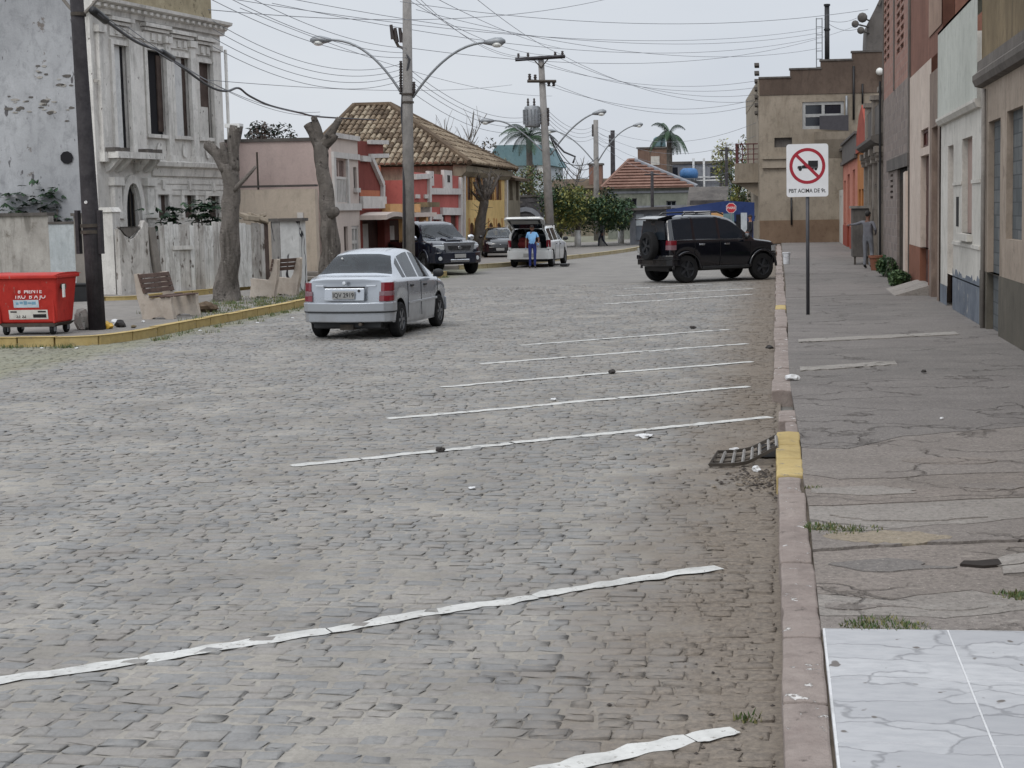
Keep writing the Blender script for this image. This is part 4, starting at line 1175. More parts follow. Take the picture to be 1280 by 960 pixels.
# arch moulding: an archivolt round the pointed door
o_ = gothic(hw_ + .2, zd, DG[3] + .22); i_ = gothic(hw_ + .02, zd, DG[3] + .0)
b = MB()
for sgn in (-1, 1):
 for k in range(len(o_) - 1):
  b.prism(lambda u, v, w: FP.m(um + sgn * u, v, w), [i_[k], i_[k + 1], o_[k + 1], o_[k]], -.1, .0)
 pbox(FP, b, um + (sgn * (hw_ + .02) if sgn > 0 else -(hw_ + .2)), um + ((hw_ + .2) if sgn > 0 else -(hw_ + .02)), -.1, .0, Z0 + 1, zd - .001)
b.build('archivolt', M['ruin_trim'], t, world=True)
for sgn in (-1, 1):
 b = MB(); u = um + sgn * (hw_ + .42); pbox(FP, b, u - .16, u + .16, -.14, .0, Z0, z_belt - .5); pc = b.build('door_pilaster', M['ruin_trim'], t, world=True)
 for va, vb_ in ((zd - .1, zd + .08), (z_belt - .62, z_belt - .4)): b = MB(); pbox(FP, b, u - .22, u + .22, -.2, .0, va, vb_); b.build('capital', M['ruin_trim'], pc)
# windows of the upper floor
fills = ['board_white', 'void', 'board_white', 'rot_wood']
for i, h in enumerate(W4):
 b = MB()
 a, c, e, f = h
 if fills[i] == 'board_white':
  k = a + (c - a) * .66; pbox(FP, b, a, k, .06, .12, e, f); w_ = b.build('shutter', M['board_white'], t, world=True)
  b = MB(); pbox(FP, b, k + .002, c, .12, .16, e, f); b.build('shutter', M['void'] if i == 0 else M['rot_wood'], t, world=True)
  for q in range(1, 4):
   pass
 elif fills[i] == 'void':
  pbox(FP, b, a, c, .12, .16, e, f); w_ = b.build('window_opening', M['void'], t, world=True)
  b = MB(); pbox(FP, b, a + (c - a) * .72, c - .02, .07, .11, e + .1, f - .1); b.build('broken_sash', M['rot_wood'], w_)
 else:
  pbox(FP, b, a, c, .09, .16, e, f); w_ = b.build('shutter', M['rot_wood'], t, world=True)
  b = MB(); pbox(FP, b, a + .05, c - .1, .06, .089, e, e + .9); b.build('loose_board', M['ruin'], w_)
 fr = MB(); pbox(FP, fr, a - .13, a, -.07, .05, e, f); pbox(FP, fr, c, c + .13, -.07, .05, e, f); pbox(FP, fr, a - .13, c + .13, -.075, .05, f, f + .13)
 fr.build('window_frame', M['ruin_trim'], t, world=True)
 hd_ = MB(); v = f + .22
 pbox(FP, hd_, a - .12, c + .12, -.05, .02, v, v + .28); pbox(FP, hd_, a - .16, c + .16, -.13, .02, v + .30, v + .38); pbox(FP, hd_, a - .2, c + .2, -.2, .02, v + .40, v + .5)
 for q in (-1, 1): pbox(FP, hd_, (a + c) / 2 + q * .15 - .07, (a + c) / 2 + q * .15 + .07, -.1, -.05, v + .05, v + .24)
 hd_.build('window_hood', M['ruin_trim'], t, world=True)
 if i > 0:
  pn = MB(); pbox(FP, pn, a - .13, c + .13, -.09, .02, e - .1, e - .001); pn.build('window_sill', M['ruin_trim'], t, world=True)
  pn = MB(); cz = e - .42;
  pn.lathe([(.16, -.06), (.16, -.03), (.1, -.02), (.1, -.001)], 12, lambda x, y, z: FP.m((a + c) / 2 + x * .8, cz + y * 1.25, z)); pn.build('medallion', M['ruin_trim'], t, world=True)
for x0, x1 in ((126, 133), (163.5, 180), (209, 215), (239.5, 246), (267, 277)):
 b = MB(); u0_, u1_ = fu(x0), fu(x1); pbox(FP, b, u0_, u1_, -.12, .0, z_belt, z_wall - .5); p_ = b.build('pilaster', M['ruin_trim'], t, world=True)
 b = MB(); pbox(FP, b, u0_ - .05, u1_ + .05, -.17, .0, z_wall - .5, z_wall - .32); b.build('capital', M['ruin_trim'], p_); b = MB(); pbox(FP, b, u0_ - .06, u1_ + .06, -.18, .0, z_belt + .001, z_belt + .25); b.build('plinth', M['ruin_trim'], p_)
for h in G3:
 a, c, e, f = h
 b = MB(); pbox(FP, b, a, c, .1, .15, e, f); w_ = b.build('window', M['rot_wood'], t, world=True)
 b = MB(); pbox(FP, b, a, a + (c - a) * .55, .06, .09, e + .2, f); b.build('curtain', M['board_white'], w_)
 fr = MB(); pbox(FP, fr, a - .14, a, -.06, .05, e, f); pbox(FP, fr, c, c + .14, -.06, .05, e, f); pbox(FP, fr, a - .14, c + .14, -.065, .05, f, f + .14)
 pbox(FP, fr, (a + c) / 2 - .06, (a + c) / 2 + .06, -.1, .0, f + .14, f + .4); fr.build('window_frame', M['ruin_trim'], t, world=True)
# belt course, balcony, rustication, cornice
b = MB(); b.prism(lambda w, v, u: FP.m(u, v, w), [(0, z_belt - .35), (-.06, z_belt - .33), (-.1, z_belt - .12), (-.2, z_belt - .06), (-.22, z_belt + .06), (0, z_belt + .1)], fu(188), LF); b.build('belt_course', M['ruin_trim'], t, world=True)
b = MB(); pbox(FP, b, fu(128), fu(188), -.5, .0, fz(158, 199), fz(158, 191)); bal = b.build('balcony_slab', M['ruin_trim'], t, world=True)
for x in (134, 146, 168, 181):
 b = MB(); u = fu(x); b.prism(lambda w, v, q: FP.m(q, v, w), [(0, fz(158, 216)), (-.12, fz(158, 214)), (-.42, fz(158, 201)), (-.42, fz(158, 199.2)), (0, fz(158, 199.2))], u - .09, u + .09); b.build('bracket', M['ruin_trim'], bal)
for x in (131, 143, 172, 184):
 b = MB(); pbox(FP, b, fu(x) - .12, fu(x) + .12, -.42, -.1, fz(158, 191), fz(158, 186)); b.build('balcony_stump', M['dark_concrete'], bal)
for k in range(3):
 v = z_belt - .42 - k * .16
 b = MB(); pbox(FP, b, um + hw_ + .62, LF - .02, -.03, .0, v - .13, v); b.build('rusticated_course', M['ruin'], t, world=True)
zc0 = z_wall
b = MB(); b.prism(lambda w, v, u: FP.m(u, v, w), [(.38, zc0), (-.1, zc0), (-.12, zc0 + .12), (-.2, zc0 + .15), (-.22, zc0 + .24), (-.38, zc0 + .29), (-.40, zc0 + .37), (.38, zc0 + .4)], -.2, LF + .1); b.build('cornice', M['ruin_trim'], t, world=True)
for k in range(22):
 u = -.1 + k * (LF + .1) / 21.5; b = MB(); pbox(FP, b, u, u + .13, -.3, -.19, zc0 + .155, zc0 + .23); b.build('dentil', M['ruin_trim'], t, world=True)
b = MB(); pbox(FP, b, .1, fu(270), -.05, .3, zc0 + .41, zc0 + 2.4); b.build('attic', M['old_stone'], t, world=True)
# side wall
sl_ = SP.L
b = MB(); b.wall(SP, 0, sl_ - .02, Z0, 9.6, [], .3); b.build('side_wall', M['ruin_side'], t, world=True)
b = MB(); pbox(SP, b, sl_ - .36, sl_ - .005, -.06, .0, Z0, z_wall); b.build('quoin_strip', M['ruin_trim'], t, world=True)
c_ = SP.uv(84, 197); b = MB(); b.lathe([(.17, .0), (.15, .02), (.1, .06)], 9, lambda x, y, z: SP.m(c_[0] + x * 1.1, c_[1] + y, z - .03)); b.build('hole', M['void'], t, world=True)
for (x0, y0, x1, y1) in ((46, 118, 60, 140), (62, 125, 92, 165), (0, 119, 45, 128), (8, 132, 44, 144), (40, 82, 58, 98), (100, 60, 120, 120), (72, 95, 90, 108)):
 k = SP.rect(x0, y0, x1, y1)
 for q in range(6):
  u, v = U(k[0], k[1]), U(k[2], k[3]); s_ = U(.04, .11)
  b = MB(); n = 7; b.prism(lambda a_, c2, w: SP.m(u + a_, v + c2, w), [(s_ * 1.5 * math.cos(i * 2 * PI / n) * U(.6, 1.1), s_ * .5 * math.sin(i * 2 * PI / n) * U(.6, 1.1)) for i in range(n)], -.012, -.001)
  b.build('exposed_patch', M['old_wall'] if q % 2 else M['dark_concrete'], t, world=True)
b = MB(); b.tube([FP.m(LF + .12, Z0, -.1), FP.m(LF + .12, zc0 - .4, -.1)], .05, 7); b.build('downpipe', M['ruin_trim'], t, world=True, smooth=True)

GA = gp(-20, 362, .13); GB = gp(132, 366, .13)
WP = Plane((-22.5, 37.7), (-16.9, 37.2), flip=True)
wr = WP.rect
t = thing('old_wall', 'grey streaked masonry wall behind the red dumpster', 'wall', WP.m(2, 0))
ua = WP.uv(62, 300)[0]
b = MB(); pbox(WP, b, 0, ua - .01, 0, .25, Z0, WP.uv(30, 270)[1]); b.build('wall', M['old_wall'], t, world=True)
b = MB(); pbox(WP, b, 0, ua, -.05, .3, WP.uv(30, 270)[1], WP.uv(30, 266)[1]); b.build('coping', M['dark_concrete'], t, world=True)
t = thing('wall_panel', 'pale mint wall panel between the grey wall and the gate post', 'wall', WP.m(ua + .3, 0))
k = wr(62, 280, 95, 340); b = MB(); pbox(WP, b, k[0] + .01, k[1] - .01, -.02, .2, Z0, k[3]); b.build('panel', M['mint'], t, world=True)
b = MB(); pbox(WP, b, k[0] + .01, k[1] - .01, -.04, .22, k[3], k[3] + .06); b.build('coping', M['dark_concrete'], t, world=True)
t = thing('gate_post', 'square grey concrete gate post behind the wooden utility pole', 'post', WP.m(WP.uv(110, 300)[0], 0))
k = wr(96, 270, 124, 340); b = MB(); pbox(WP, b, k[0], k[1] - .15, -.1, .3, Z0, k[3]); b.build('shaft', M['concrete'], t, world=True)
b = MB(); pbox(WP, b, k[0] - .05, k[1] - .1, -.15, .35, k[3], k[3] + .08); b.build('cap', M['dark_concrete'], t, world=True)
t = thing('gate_pillar', 'tall peeling white gate pillar right of the wooden utility pole', 'pillar', WP.m(WP.uv(136, 300)[0], 0))
k = wr(127, 265, 144, 340); b = MB(); pbox(WP, b, k[0], k[1], -.08, .3, Z0, k[3]); b.build('shaft', M['ruin'], t, world=True)
b = MB(); b.prism(lambda u, v, w: WP.m(u, v, w), [(k[0] - .03, k[3]), (k[1] + .03, k[3]), (k[1] - .05, k[3] + .12), (k[0] + .05, k[3] + .12)], -.12, .34); b.build('cap', M['ruin_trim'], t, world=True)
PP = Plane(gp(147, 369, .13), gp(345, 356, .13), flip=True)
M['plank_white'] = weathered('plank_white', S(206, 205, 202), S(228, 227, 224), 1.5, streak=(S(112, 104, 97), .75, .45, .6), spots=(S(98, 90, 84), 8, .64, .70), bump=.5)
M['plank_worn'] = weathered('plank_worn', S(184, 180, 175), S(212, 209, 205), 1.5, streak=(S(104, 97, 90), .8, .42, .58), spots=(S(94, 86, 80), 8, .60, .68), bump=.5)
t = thing('broken_gate', 'broken white peeling masonry panel beneath the pointed door', 'wall', PP.m(.6, 0))
k0 = PP.uv(149, 300)[0]; k1 = PP.uv(186, 300)[0]; zt0 = PP.uv(150, 286)[1]; zm = PP.uv(165, 297)[1]
b = MB(); b.prism(lambda u, v, w: PP.m(u, v, w), [(k0, Z0), (k1, Z0), (k1, zt0 + .12), (k1 - .1, zt0 + .2), (k1 - .2, zt0)] + [(k1 - .25 - (k1 - k0 - .3) * i / 6, zt0 - .28 * math.sin(PI * (i + .3) / 6.6)) for i in range(7)] + [(k0, zt0)], 0, .18)
b.build('panel', M['plank_worn'], t, world=True)
b = MB(); b.prism(lambda u, v, w: PP.m(u, v, w), [(k0 + .05 + (k1 - k0 - .3) * i / 6, zm + .28 - .26 * math.sin(PI * i / 6)) for i in range(7)] + [(k1 - .2, zt0 + .02), (k0 + .04, zt0 + .02)], .03, .15); b.build('mortar_lump', M['dark_concrete'], t, world=True)
t = thing('leaning_post', 'grey weathered fence post leaning at the start of the plank fence', 'post', PP.m(PP.uv(192, 300)[0], 0))
q0, q1 = PP.uv(190, 300)[0], PP.uv(197, 300)[0]
b = MB(); b.prism(lambda u, v, w: PP.m(u, v, w), [(q0 + .12, Z0), (q1 + .12, Z0), (q1 - .1, PP.uv(188, 284)[1]), (q0 - .1, PP.uv(188, 284)[1])], -.05, .1); b.build('shaft', M['concrete'], t, world=True)
t = thing('plank_fence', 'white peeling upright plank fence before the mansion', 'fence', PP.m(3, 0))
uA, uB = PP.uv(199, 300)[0], PP.uv(333, 300)[0]
u = uA; zt1 = PP.uv(200, 280)[1]; zt2 = PP.uv(330, 279)[1]
while u < uB - .05:
 w = min(U(.13, .19), uB - u); zt_ = zt1 + (zt2 - zt1) * (u - uA) / (uB - uA) + U(-.05, .05)
 if not (PP.uv(316, 300)[0] < u < PP.uv(320, 300)[0]):
  b = MB(); d0 = U(-.012, .012); le = U(-.012, .012)
  b.prism(lambda a_, v, q: PP.m(a_, v, q), [(u + .004, Z0 + .03), (u + w - .004, Z0 + .03), (u + w - .004 + le, zt_ + U(-.02, .02)), (u + w / 2 + le, zt_ + U(0, .03)), (u + .004 + le, zt_ + U(-.02, .02))], d0, d0 + .03)
  b.build('plank', M['plank_white'] if R() < .6 else M['plank_worn'], t, world=True)
 u += w
for v in (.45, 1.5):
 b = MB(); pbox(PP, b, uA, uB, .045, .1, v, v + .1); b.build('rail', M['rot_wood'], t, world=True)
k = PP.rect(215, 307, 240, 312); b = MB(); pbox(PP, b, k[0], k[1], -.05, -.015, k[2], k[3]); b.build('nailed_board', M['ruin_trim'], t, world=True)
k = PP.uv(331, 300)[0]
b = MB(); pbox(PP, b, k - .02, k + .1, -.04, .1, Z0, zt2 + .1); b.build('post', M['rot_wood'], t, world=True)
# graffiti covered gatehouse pillar
p = gp(354, 366, .13)
t = thing('gatehouse_pillar', 'square white pillar with black graffiti and dark slab cap by the far bench', 'pillar', (p.x, p.y, .13))
h = atY(352, 277, p.y).z - .13
def graffiti(name, a, c):
 q = NT(name).set(.9, 0, .2)
 v = q.co((1, 1, .8))
 w = q.n('ShaderNodeTexWave', wave_type='BANDS'); w.inputs['Scale'].default_value = 1.3; w.inputs['Distortion'].default_value = 14; w.inputs['Detail'].default_value = 1.5; w.inputs['Detail Scale'].default_value = 1.2
 q.l(v, w.inputs['Vector'])
 m = q.mask(w.outputs['Fac'], .80, .88); m = q.math('MULTIPLY', m, q.mask(q.noise(v, 1.6, 2), .47, .52))
 base = q.ramp(q.noise(q.co(), 2, 8, .7), a, c, .35, .65)
 q.col(q.mix(m, base, S(40, 38, 42))); q.bump(q.noise(q.co(), 20, 6), .25, .01); return q.mat
x0, x1, x2 = atY(336, 300, p.y + .5).x - p.x, 0 - .02, atY(372, 300, p.y + .2).x - p.x
b = MB(); b.prism(lambda x, y, z: (x, y, z), [(x0, .75), (x1, 0), (x2, .3), (x2 - .1, 1.2)], 0, h, 0)
o = b.build('shaft', [graffiti('graffiti_white', S(176, 176, 174), S(208, 208, 206))], t)
b = MB(); b.prism(lambda x, y, z: (x, y, z), [(x0 - .08, .75), (x1, -.1), (x2 + .1, .27), (x2 - .05, 1.3)], h, h + .08); b.build('cap', M['dark_concrete'], t)
b = MB(); b.prism(lambda x, y, z: (x, y, z), [(x0 - .012, .72), (x1 - .012, -.016), (x1 - .0, -.004), (x0 + .0, .742)], 0, h - .01); b.build('graffiti_side', [graffiti('graffiti_gray', S(112, 110, 108), S(146, 143, 140))], t)
# step of low tiles / stones behind it
t = thing('rubble_pile', 'pale rubble heaped on the wall left of the graffiti pillar', 'rubble', PP.m(PP.uv(322, 280)[0], zt2))
for i in range(7):
 b = MB(); s_ = U(.1, .22); q = PP.m(PP.uv(322, 280)[0] + U(-.35, .35), zt2 + .05 + U(0, .25), U(.02, .3)); b.box(-s_, s_, -s_ * .7, s_ * .7, -s_ * .4, s_ * .4)
 o = b.build('brick_rubble', M['cream_wall'], t, bevel=.02); o.location = q - t.location; o.rotation_euler = (U(-.4, .4), U(-.4, .4), U(0, 3))

# leafy plants behind the walls
def leafy(label, px, py, Y, w, h, n, grp=None):
 p = atY(px, py, Y); base = Vector((p.x, p.y, Z0))
 t = thing('garden_shrub', label, 'shrub', base, 0, grp)
 zt = p.z - Z0
 b = MB()
 for k in range(6):
  a = U(0, 2 * PI); b.tube([(U(-.1, .1), 0, 0), (math.cos(a) * w * .25, math.sin(a) * .3, zt * .6), (math.cos(a) * w * .45, math.sin(a) * .4, zt * U(.8, 1.0))], [.04, .03, .015], 5)
 b.build('stem', M['bark'], t)
 mb = MB()                                             # broad lobed leaves on stalks
 for _ in range(n):
  c = Vector((random.gauss(0, w * .42), random.gauss(0, .35), zt + U(-h, h) * (1 if R() < .8 else 1.3)))
  s_ = U(.16, .30); yaw = U(0, 2 * PI); droop = U(-.9, .1)
  for k in range(5):
   a = yaw + (k - 2) * .55; d = Vector((math.cos(a), math.sin(a), droop)).normalized(); e = Vector((-math.sin(a), math.cos(a), U(-.2, .2)))
   mb.add([c, c + d * s_ * .55 + e * s_ * .16, c + d * s_, c + d * s_ * .55 - e * s_ * .16], [(0, 1, 2), (0, 2, 3)], random.randrange(2))
 mb.build('foliage', [M['leaf_b'], M['leaf_d']], t)
leafy('dark leafy shrub above the grey wall at the left edge', 16, 257, 38.6, .55, .38, 70)
leafy('taller dark leafy shrub above the mint wall panel', 60, 252, 38.6, .55, .5, 80)
leafy('small leafy shrub behind the plank fence below the ground floor windows', 212, 271, 40.3, .45, .3, 60)
leafy('wide leafy shrub behind the plank fence beside the near pollarded tree', 258, 267, 40.9, .7, .36, 110)

# ================================================================== PINKISH HOUSE AND ITS NEIGHBOURS (left street front)
XL = -13.6
LPf = Plane((XL, 40), (XL, 120), flip=True)
def lu(x): return LPf.uv(x, 250)[0]
def lz(x, y): return LPf.uv(x, y)[1]
M['taupe'] = weathered('taupe', S(186, 167, 161), S(202, 183, 176), .5, streak=(S(140, 124, 118), .4, .5, .7), bump=.15, grime=.2)
M['taupe_light'] = weathered('taupe_light', S(196, 183, 175), S(210, 197, 188), .6, grime=.2, streak=(S(134, 122, 114), .4, .5, .7), bump=.15)
M['tan_wall'] = weathered('tan_wall', S(184, 171, 156), S(204, 190, 174), .6, grime=.3, streak=(S(88, 80, 74), .7, .5, .7), bump=.25)
M['white_trim'] = weathered('white_trim', S(196, 192, 188), S(212, 208, 204), 1.5, bump=.1)
uA, uB = lu(416), lu(449)
YA = LPf.m(uA, 0).y
t = thing('house', 'taupe two storey house with blank side wall beyond the plank fence', 'house', (XL - 3, YA, 0))
ztop = lz(430, 174);
zs = atY(300, 178, YA).z
xs0 = atY(262, 200, YA).x
win = LPf.rect(417.5, 198, 434, 253); nic = LPf.rect(442, 209, 446, 235); dr = LPf.rect(442, 281, 452, 320); wl = LPf.rect(432, 283, 437, 318)
win = (win[0], win[1] - .1, win[2], win[3])
dr = (uB - 1.0, uB - .15, Z0, lz(447, 282)); wl = (uB - 1.9, uB - 1.45, .9, lz(434, 283))
b = MB(); b.wall(LPf, uA, uB, Z0, ztop, [win, nic, dr, wl], .12); b.build('wall', M['taupe_light'], t, world=True)
b = MB(); b.box(xs0 - 6, XL - .001, YA, YA + .25, Z0, zs + .0); b.box(xs0 - 6, XL - .36, LPf.m(uB, 0).y - .2, LPf.m(uB, 0).y, Z0, zs); b.box(xs0 - 6, XL - .36, YA + .25, LPf.m(uB, 0).y - .2, zs - .4, zs - .2); b.build('side_wall', M['taupe'], t, world=True)
b = MB(); b.box(xs0 - 6, XL - .02, YA - .05, YA + .3, zs, zs + .1); b.build('coping', M['dark_concrete'], t, world=True)
b = MB(); pbox(LPf, b, uA, uB, -.1, .1, ztop, ztop + .15); pbox(LPf, b, uA, uB, -.08, .0, win[3] + .0, win[3] + .18); pbox(LPf, b, uA + .003, uA + .25, -.075, .0, lz(418, 258) + .06, win[3] - .002); pbox(LPf, b, win[1], win[1] + .16, -.07, .0, win[2] - .2, win[3] - .002)
pbox(LPf, b, uA, uB, -.08, .0, lz(440, 259) - .1, lz(440, 259) + .12); b.build('trim', M['white_trim'], t, world=True)
w_ = pane_set(LPf, t, (win[0], win[1], win[2] + .75, win[3]), .08, M['taupe'], plain('pane_brown', S(104, 84, 80), .2), 2, 1)
b = MB()
for i in range(8): u = win[0] + (win[1] - win[0]) * (i + .5) / 8; pbox(LPf, b, u - .04, u + .04, .0, .05, win[2], win[2] + .8)
pbox(LPf, b, win[0], win[1], -.01, .1, win[2] + .72, win[2] + .8); b.build('balustrade', M['white_trim'], t, world=True)
b = MB(); pbox(LPf, b, win[0], win[1], .06, .12, win[2], win[2] + .72); b.build('window_apron', M['dark_concrete'], t, world=True)
b = MB(); pbox(LPf, b, nic[0], nic[1], .08, .12, nic[2], nic[3]); b.build('niche', M['void'], t, world=True)
b = MB(); pbox(LPf, b, nic[0] - .05, nic[1] + .08, -.1, .05, nic[2] - .14, nic[2]); b.build('niche_sill', M['white_trim'], t, world=True)
pane_set(LPf, t, dr, .07, M['white_trim'], plain('door_grey', S(160, 158, 154), .5), 2, 3, 'door', .1)
b = MB(); pbox(LPf, b, wl[0], wl[1], .08, .12, wl[2], wl[3]); b.build('meter_box', M['rot_wood'], t, world=True)
# boundary wall in front of the blank side
BY = YA - 1.0
z0_ = atY(330, 237, BY).z
t = thing('boundary_wall', 'tan plastered boundary wall with blackened top below the taupe house', 'wall', (atY(330, 237, BY).x, BY, 0))
b = MB(); xa, xb = atY(268, 240, BY).x, XL - .25
n = 14
b.prism(lambda x, z, y: (x, y, z), [(xa - 5, Z0), (xb, Z0)] + [(xb + (xa - 5 - xb) * i / n, z0_ + (.0 if i < 9 else .06) + U(-.015, .015)) for i in range(n + 1)], BY, BY + .3); b.build('wall', M['tan_wall'], t, world=True)
b = MB(); b.box(xa - 5, xb, BY - .03, BY + .33, z0_ + .07, z0_ + .13); b.build('coping', M['dark_concrete'], t, world=True)
c_ = atY(376, 273, BY); b = MB(); b.box(c_.x - .09, c_.x + .09, BY - .06, BY - .001, c_.z - .18, c_.z + .18); b.build('meter_box', M['white_trim'], t, world=True)
c_ = atY(320, 215, BY); b = MB(); b.tube([(c_.x, BY + .15, z0_), (c_.x, BY + .15, c_.z + .6)], .03, 5); b.build('vent_pipe', M['dark_iron'], t, world=True)
c_ = gp(375, 350, .13)
t = thing('stone_step', 'low grey stone step at the foot of the tan boundary wall', 'step', (c_.x, c_.y, .13))
b = MB(); b.box(-1.2, 1.4, -.2, .5, 0, .12); b.build('tread', M['concrete'], t, bevel=.02); b = MB(); b.box(-1.0, 1.4, .1, .5, .12, .24); b.build('tread', M['concrete'], t, bevel=.02)

# --- maroon house with sloping white-edged parapet
M['maroon'] = weathered('maroon', S(120, 62, 56), S(140, 76, 68), .6, streak=(S(96, 46, 42), .5, .5, .7), bump=.1)
M['terracotta'] = weathered('terracotta', S(172, 104, 78), S(190, 122, 92), .6, bump=.1)
M['peach'] = weathered('peach', S(196, 152, 104), S(212, 168, 120), .6, bump=.1)
M['pale_blue'] = weathered('pale_blue', S(168, 170, 176), S(184, 186, 190), .6, bump=.1)
ub0, ub1 = uB + .01, lu(516)
t = thing('house', 'maroon house with sloping white edged balcony wall between taupe and coral houses', 'house', LPf.m((ub0 + ub1) / 2, 0))
Lm = ub1 - ub0
zt_m = lz(465, 178); zf = lz(465, 252)
f = lambda x: lu(x)
hd0 = (ub0 + .3, ub0 + Lm * .42, Z0, lz(470, 272)); hd1 = (ub0 + Lm * .52, ub0 + Lm * .9, Z0, lz(500, 275))
b = MB(); b.wall(LPf, ub0, ub1, Z0, lz(480, 262), [hd0, hd1], .3); b.build('wall', M['maroon'], t, world=True)
b = MB(); b.wall(LPf, ub0, f(464), lz(465, 251), zt_m, [], .3); pbox(LPf, b, f(464), f(481), .0, .3, lz(470, 195), zt_m)
b.prism(lambda u, v, w: LPf.m(u, v, w), [(f(464), lz(465, 251)), (f(476), lz(475, 251)), (f(476), lz(476, 231)), (f(461.5), lz(462, 196)), (f(461), lz(462, 196))], .003, .25)
b.mbox(lambda u, w, v: LPf.m(u, v, w), ub0, ub0 + .25, .3, 8, Z0, zt_m); b.mbox(lambda u, w, v: LPf.m(u, v, w), ub0 + .25, f(481), 3, 3.3, zf, zt_m); b.build('upper_wall', M['maroon'], t, world=True)
def bar(mb, P, x0, y0, x1, y1, w, th=.16, dep=.12):
 a = P.uv(x0, y0); c = P.uv(x1, y1); d = Vector((c[0] - a[0], c[1] - a[1])); n = Vector((-d.y, d.x)).normalized() * th / 2
 mb.prism(lambda u, v, q: P.m(u, v, q), [(a[0] + n.x, a[1] + n.y), (a[0] - n.x, a[1] - n.y), (c[0] - n.x, c[1] - n.y), (c[0] + n.x, c[1] + n.y)], w - dep, w)
b = MB(); bar(b, LPf, 449.5, 198, 460, 199, 0, .18); bar(b, LPf, 461, 195.5, 476.5, 231, -.004, .2); bar(b, LPf, 476.5, 231, 476.5, 251, 0, .2); bar(b, LPf, 449.5, 253, 479, 253, -.006, .4); bar(b, LPf, 460, 195, 482, 194.5, -.012, .14); bar(b, LPf, 458.7, 177.5, 482, 178, 0, .14); b.build('white_edging', M['white_trim'], t, world=True)
b = MB(); b.prism(lambda u, v, w: LPf.m(u, v, w), [(f(463), lz(463, 196)), (f(481), lz(481, 196)), (f(499), lz(498, 232)), (f(478), lz(478, 234))], .9, 1.2); b.build('light_wall', M['pale_blue'], t, world=True)
b = MB(); bar(b, LPf, 481, 195.5, 499, 224, .85, .2); b.build('white_edging', M['white_trim'], t, world=True)
b = MB(); b.prism(lambda u, v, w: LPf.m(u, v, w), [(f(478), lz(478, 234)), (f(498), lz(498, 233)), (f(498), lz(498, 252)), (f(478), lz(478, 254))], .8, 1.1); b.build('balcony_wall', M['blue_gray'], t, world=True)
b = MB(); b.wall(LPf, f(450), f(475), lz(465, 250), lz(465, 238), [], .05, .01); b.build('terracotta_band', M['terracotta'], t, world=True)
b = MB(); pbox(LPf, b, f(477), ub1 - .05, -.3, .1, lz(490, 266), lz(490, 255)); b.build('sign_fascia', M['peach'], t, world=True)
b = MB(); n = 12; L2 = f(475) - ub0
b.prism(lambda u, v, w: LPf.m(u, v, w), [(ub0 + L2 * i / n, lz(465, 267) + .35 * math.sin(PI * (.25 + .5 * i / n)) - .3) for i in range(n + 1)] + [(ub0 + L2 * i / n, lz(465, 267) + .35 * math.sin(PI * (.25 + .5 * i / n)) - .45) for i in range(n, -1, -1)], -.9, .0)
pbox(LPf, b, f(475.2), ub1, -.9, .0, lz(490, 270) - .05, lz(490, 270) + .1); b.build('awning', M['taupe_light'], t, world=True)
for h, k in ((hd0, 'door'), (hd1, 'garage_door')):
 b = MB(); pbox(LPf, b, h[0], h[1], .25, .3, h[2], h[3]); d = b.build(k, M['door_brown'], t, world=True)
 b = MB(); pbox(LPf, b, h[0] + .25 * (h[1] - h[0]), h[0] + .5 * (h[1] - h[0]), .2, .249, h[2], h[3] - .2); b.build('door_leaf', M['white_trim'], d)
for x in (477.5, 505):
 b = MB(); pbox(LPf, b, f(x) - .15, f(x) + .15, -.85, -.6, Z0, lz(x, 271)); b.build('awning_post', M['peach'], t, world=True)
b = MB(); b.prism(lambda w, v, u: LPf.m(u, v, w), [(1.2, lz(500, 205)), (3.2, lz(500, 205) + .5), (3.2, lz(500, 205) + .3), (1.2, lz(500, 205) - .2)], f(482), ub1); b.build('roof', M['terracotta'], t, world=True)

# --- coral red house
M['coral'] = weathered('coral', S(170, 92, 86), S(186, 106, 99), .6, streak=(S(140, 70, 66), .5, .5, .7), bump=.12)
uc0, uc1 = ub1 + .01, lu(576)
t = thing('house', 'coral red two storey house with white edging next to the yellow house', 'house', LPf.m((uc0 + uc1) / 2, 0))
zt_c = lz(550, 218)
hs3 = [LPf.rect(535.5, 216, 538, 232), LPf.rect(556, 217, 559, 235)]
hg = [(lu(519), lu(525), Z0, lz(522, 265)), (lu(528), lu(533), Z0, lz(530, 265)), (lu(541), lu(546), Z0, lz(543, 273)), (lu(551), lu(556), Z0, lz(553, 266)), (lu(563), lu(570), Z0, lz(566, 266))]
b = MB(); b.wall(LPf, uc0, uc1, Z0, zt_c, hg, .1); b.mbox(lambda u, w, v: LPf.m(u, v, w), uc0, uc1, .3, 8, zt_c - .5, zt_c - .3); b.mbox(lambda u, w, v: LPf.m(u, v, w), uc0, uc0 + .2, .3, 8, Z0, zt_c - .5); b.build('wall', M['coral'], t, world=True)
b = MB(); bar(b, LPf, 535, 215, 535, 300, 0, .3); bar(b, LPf, 535, 239, 574, 239.5, -.005, .25); bar(b, LPf, 574, 222, 574, 305, 0, .3); bar(b, LPf, 516, 263, 535, 264, -.005, .3); bar(b, LPf, 550, 264, 575, 264.5, -.01, .3); bar(b, LPf, 538, 271, 549, 271, -.005, .2); bar(b, LPf, 549, 271, 549, 290, -.01, .3); bar(b, LPf, 516, 221, 535, 220, -.007, .2); b.build('white_edging', M['white_trim'], t, world=True)
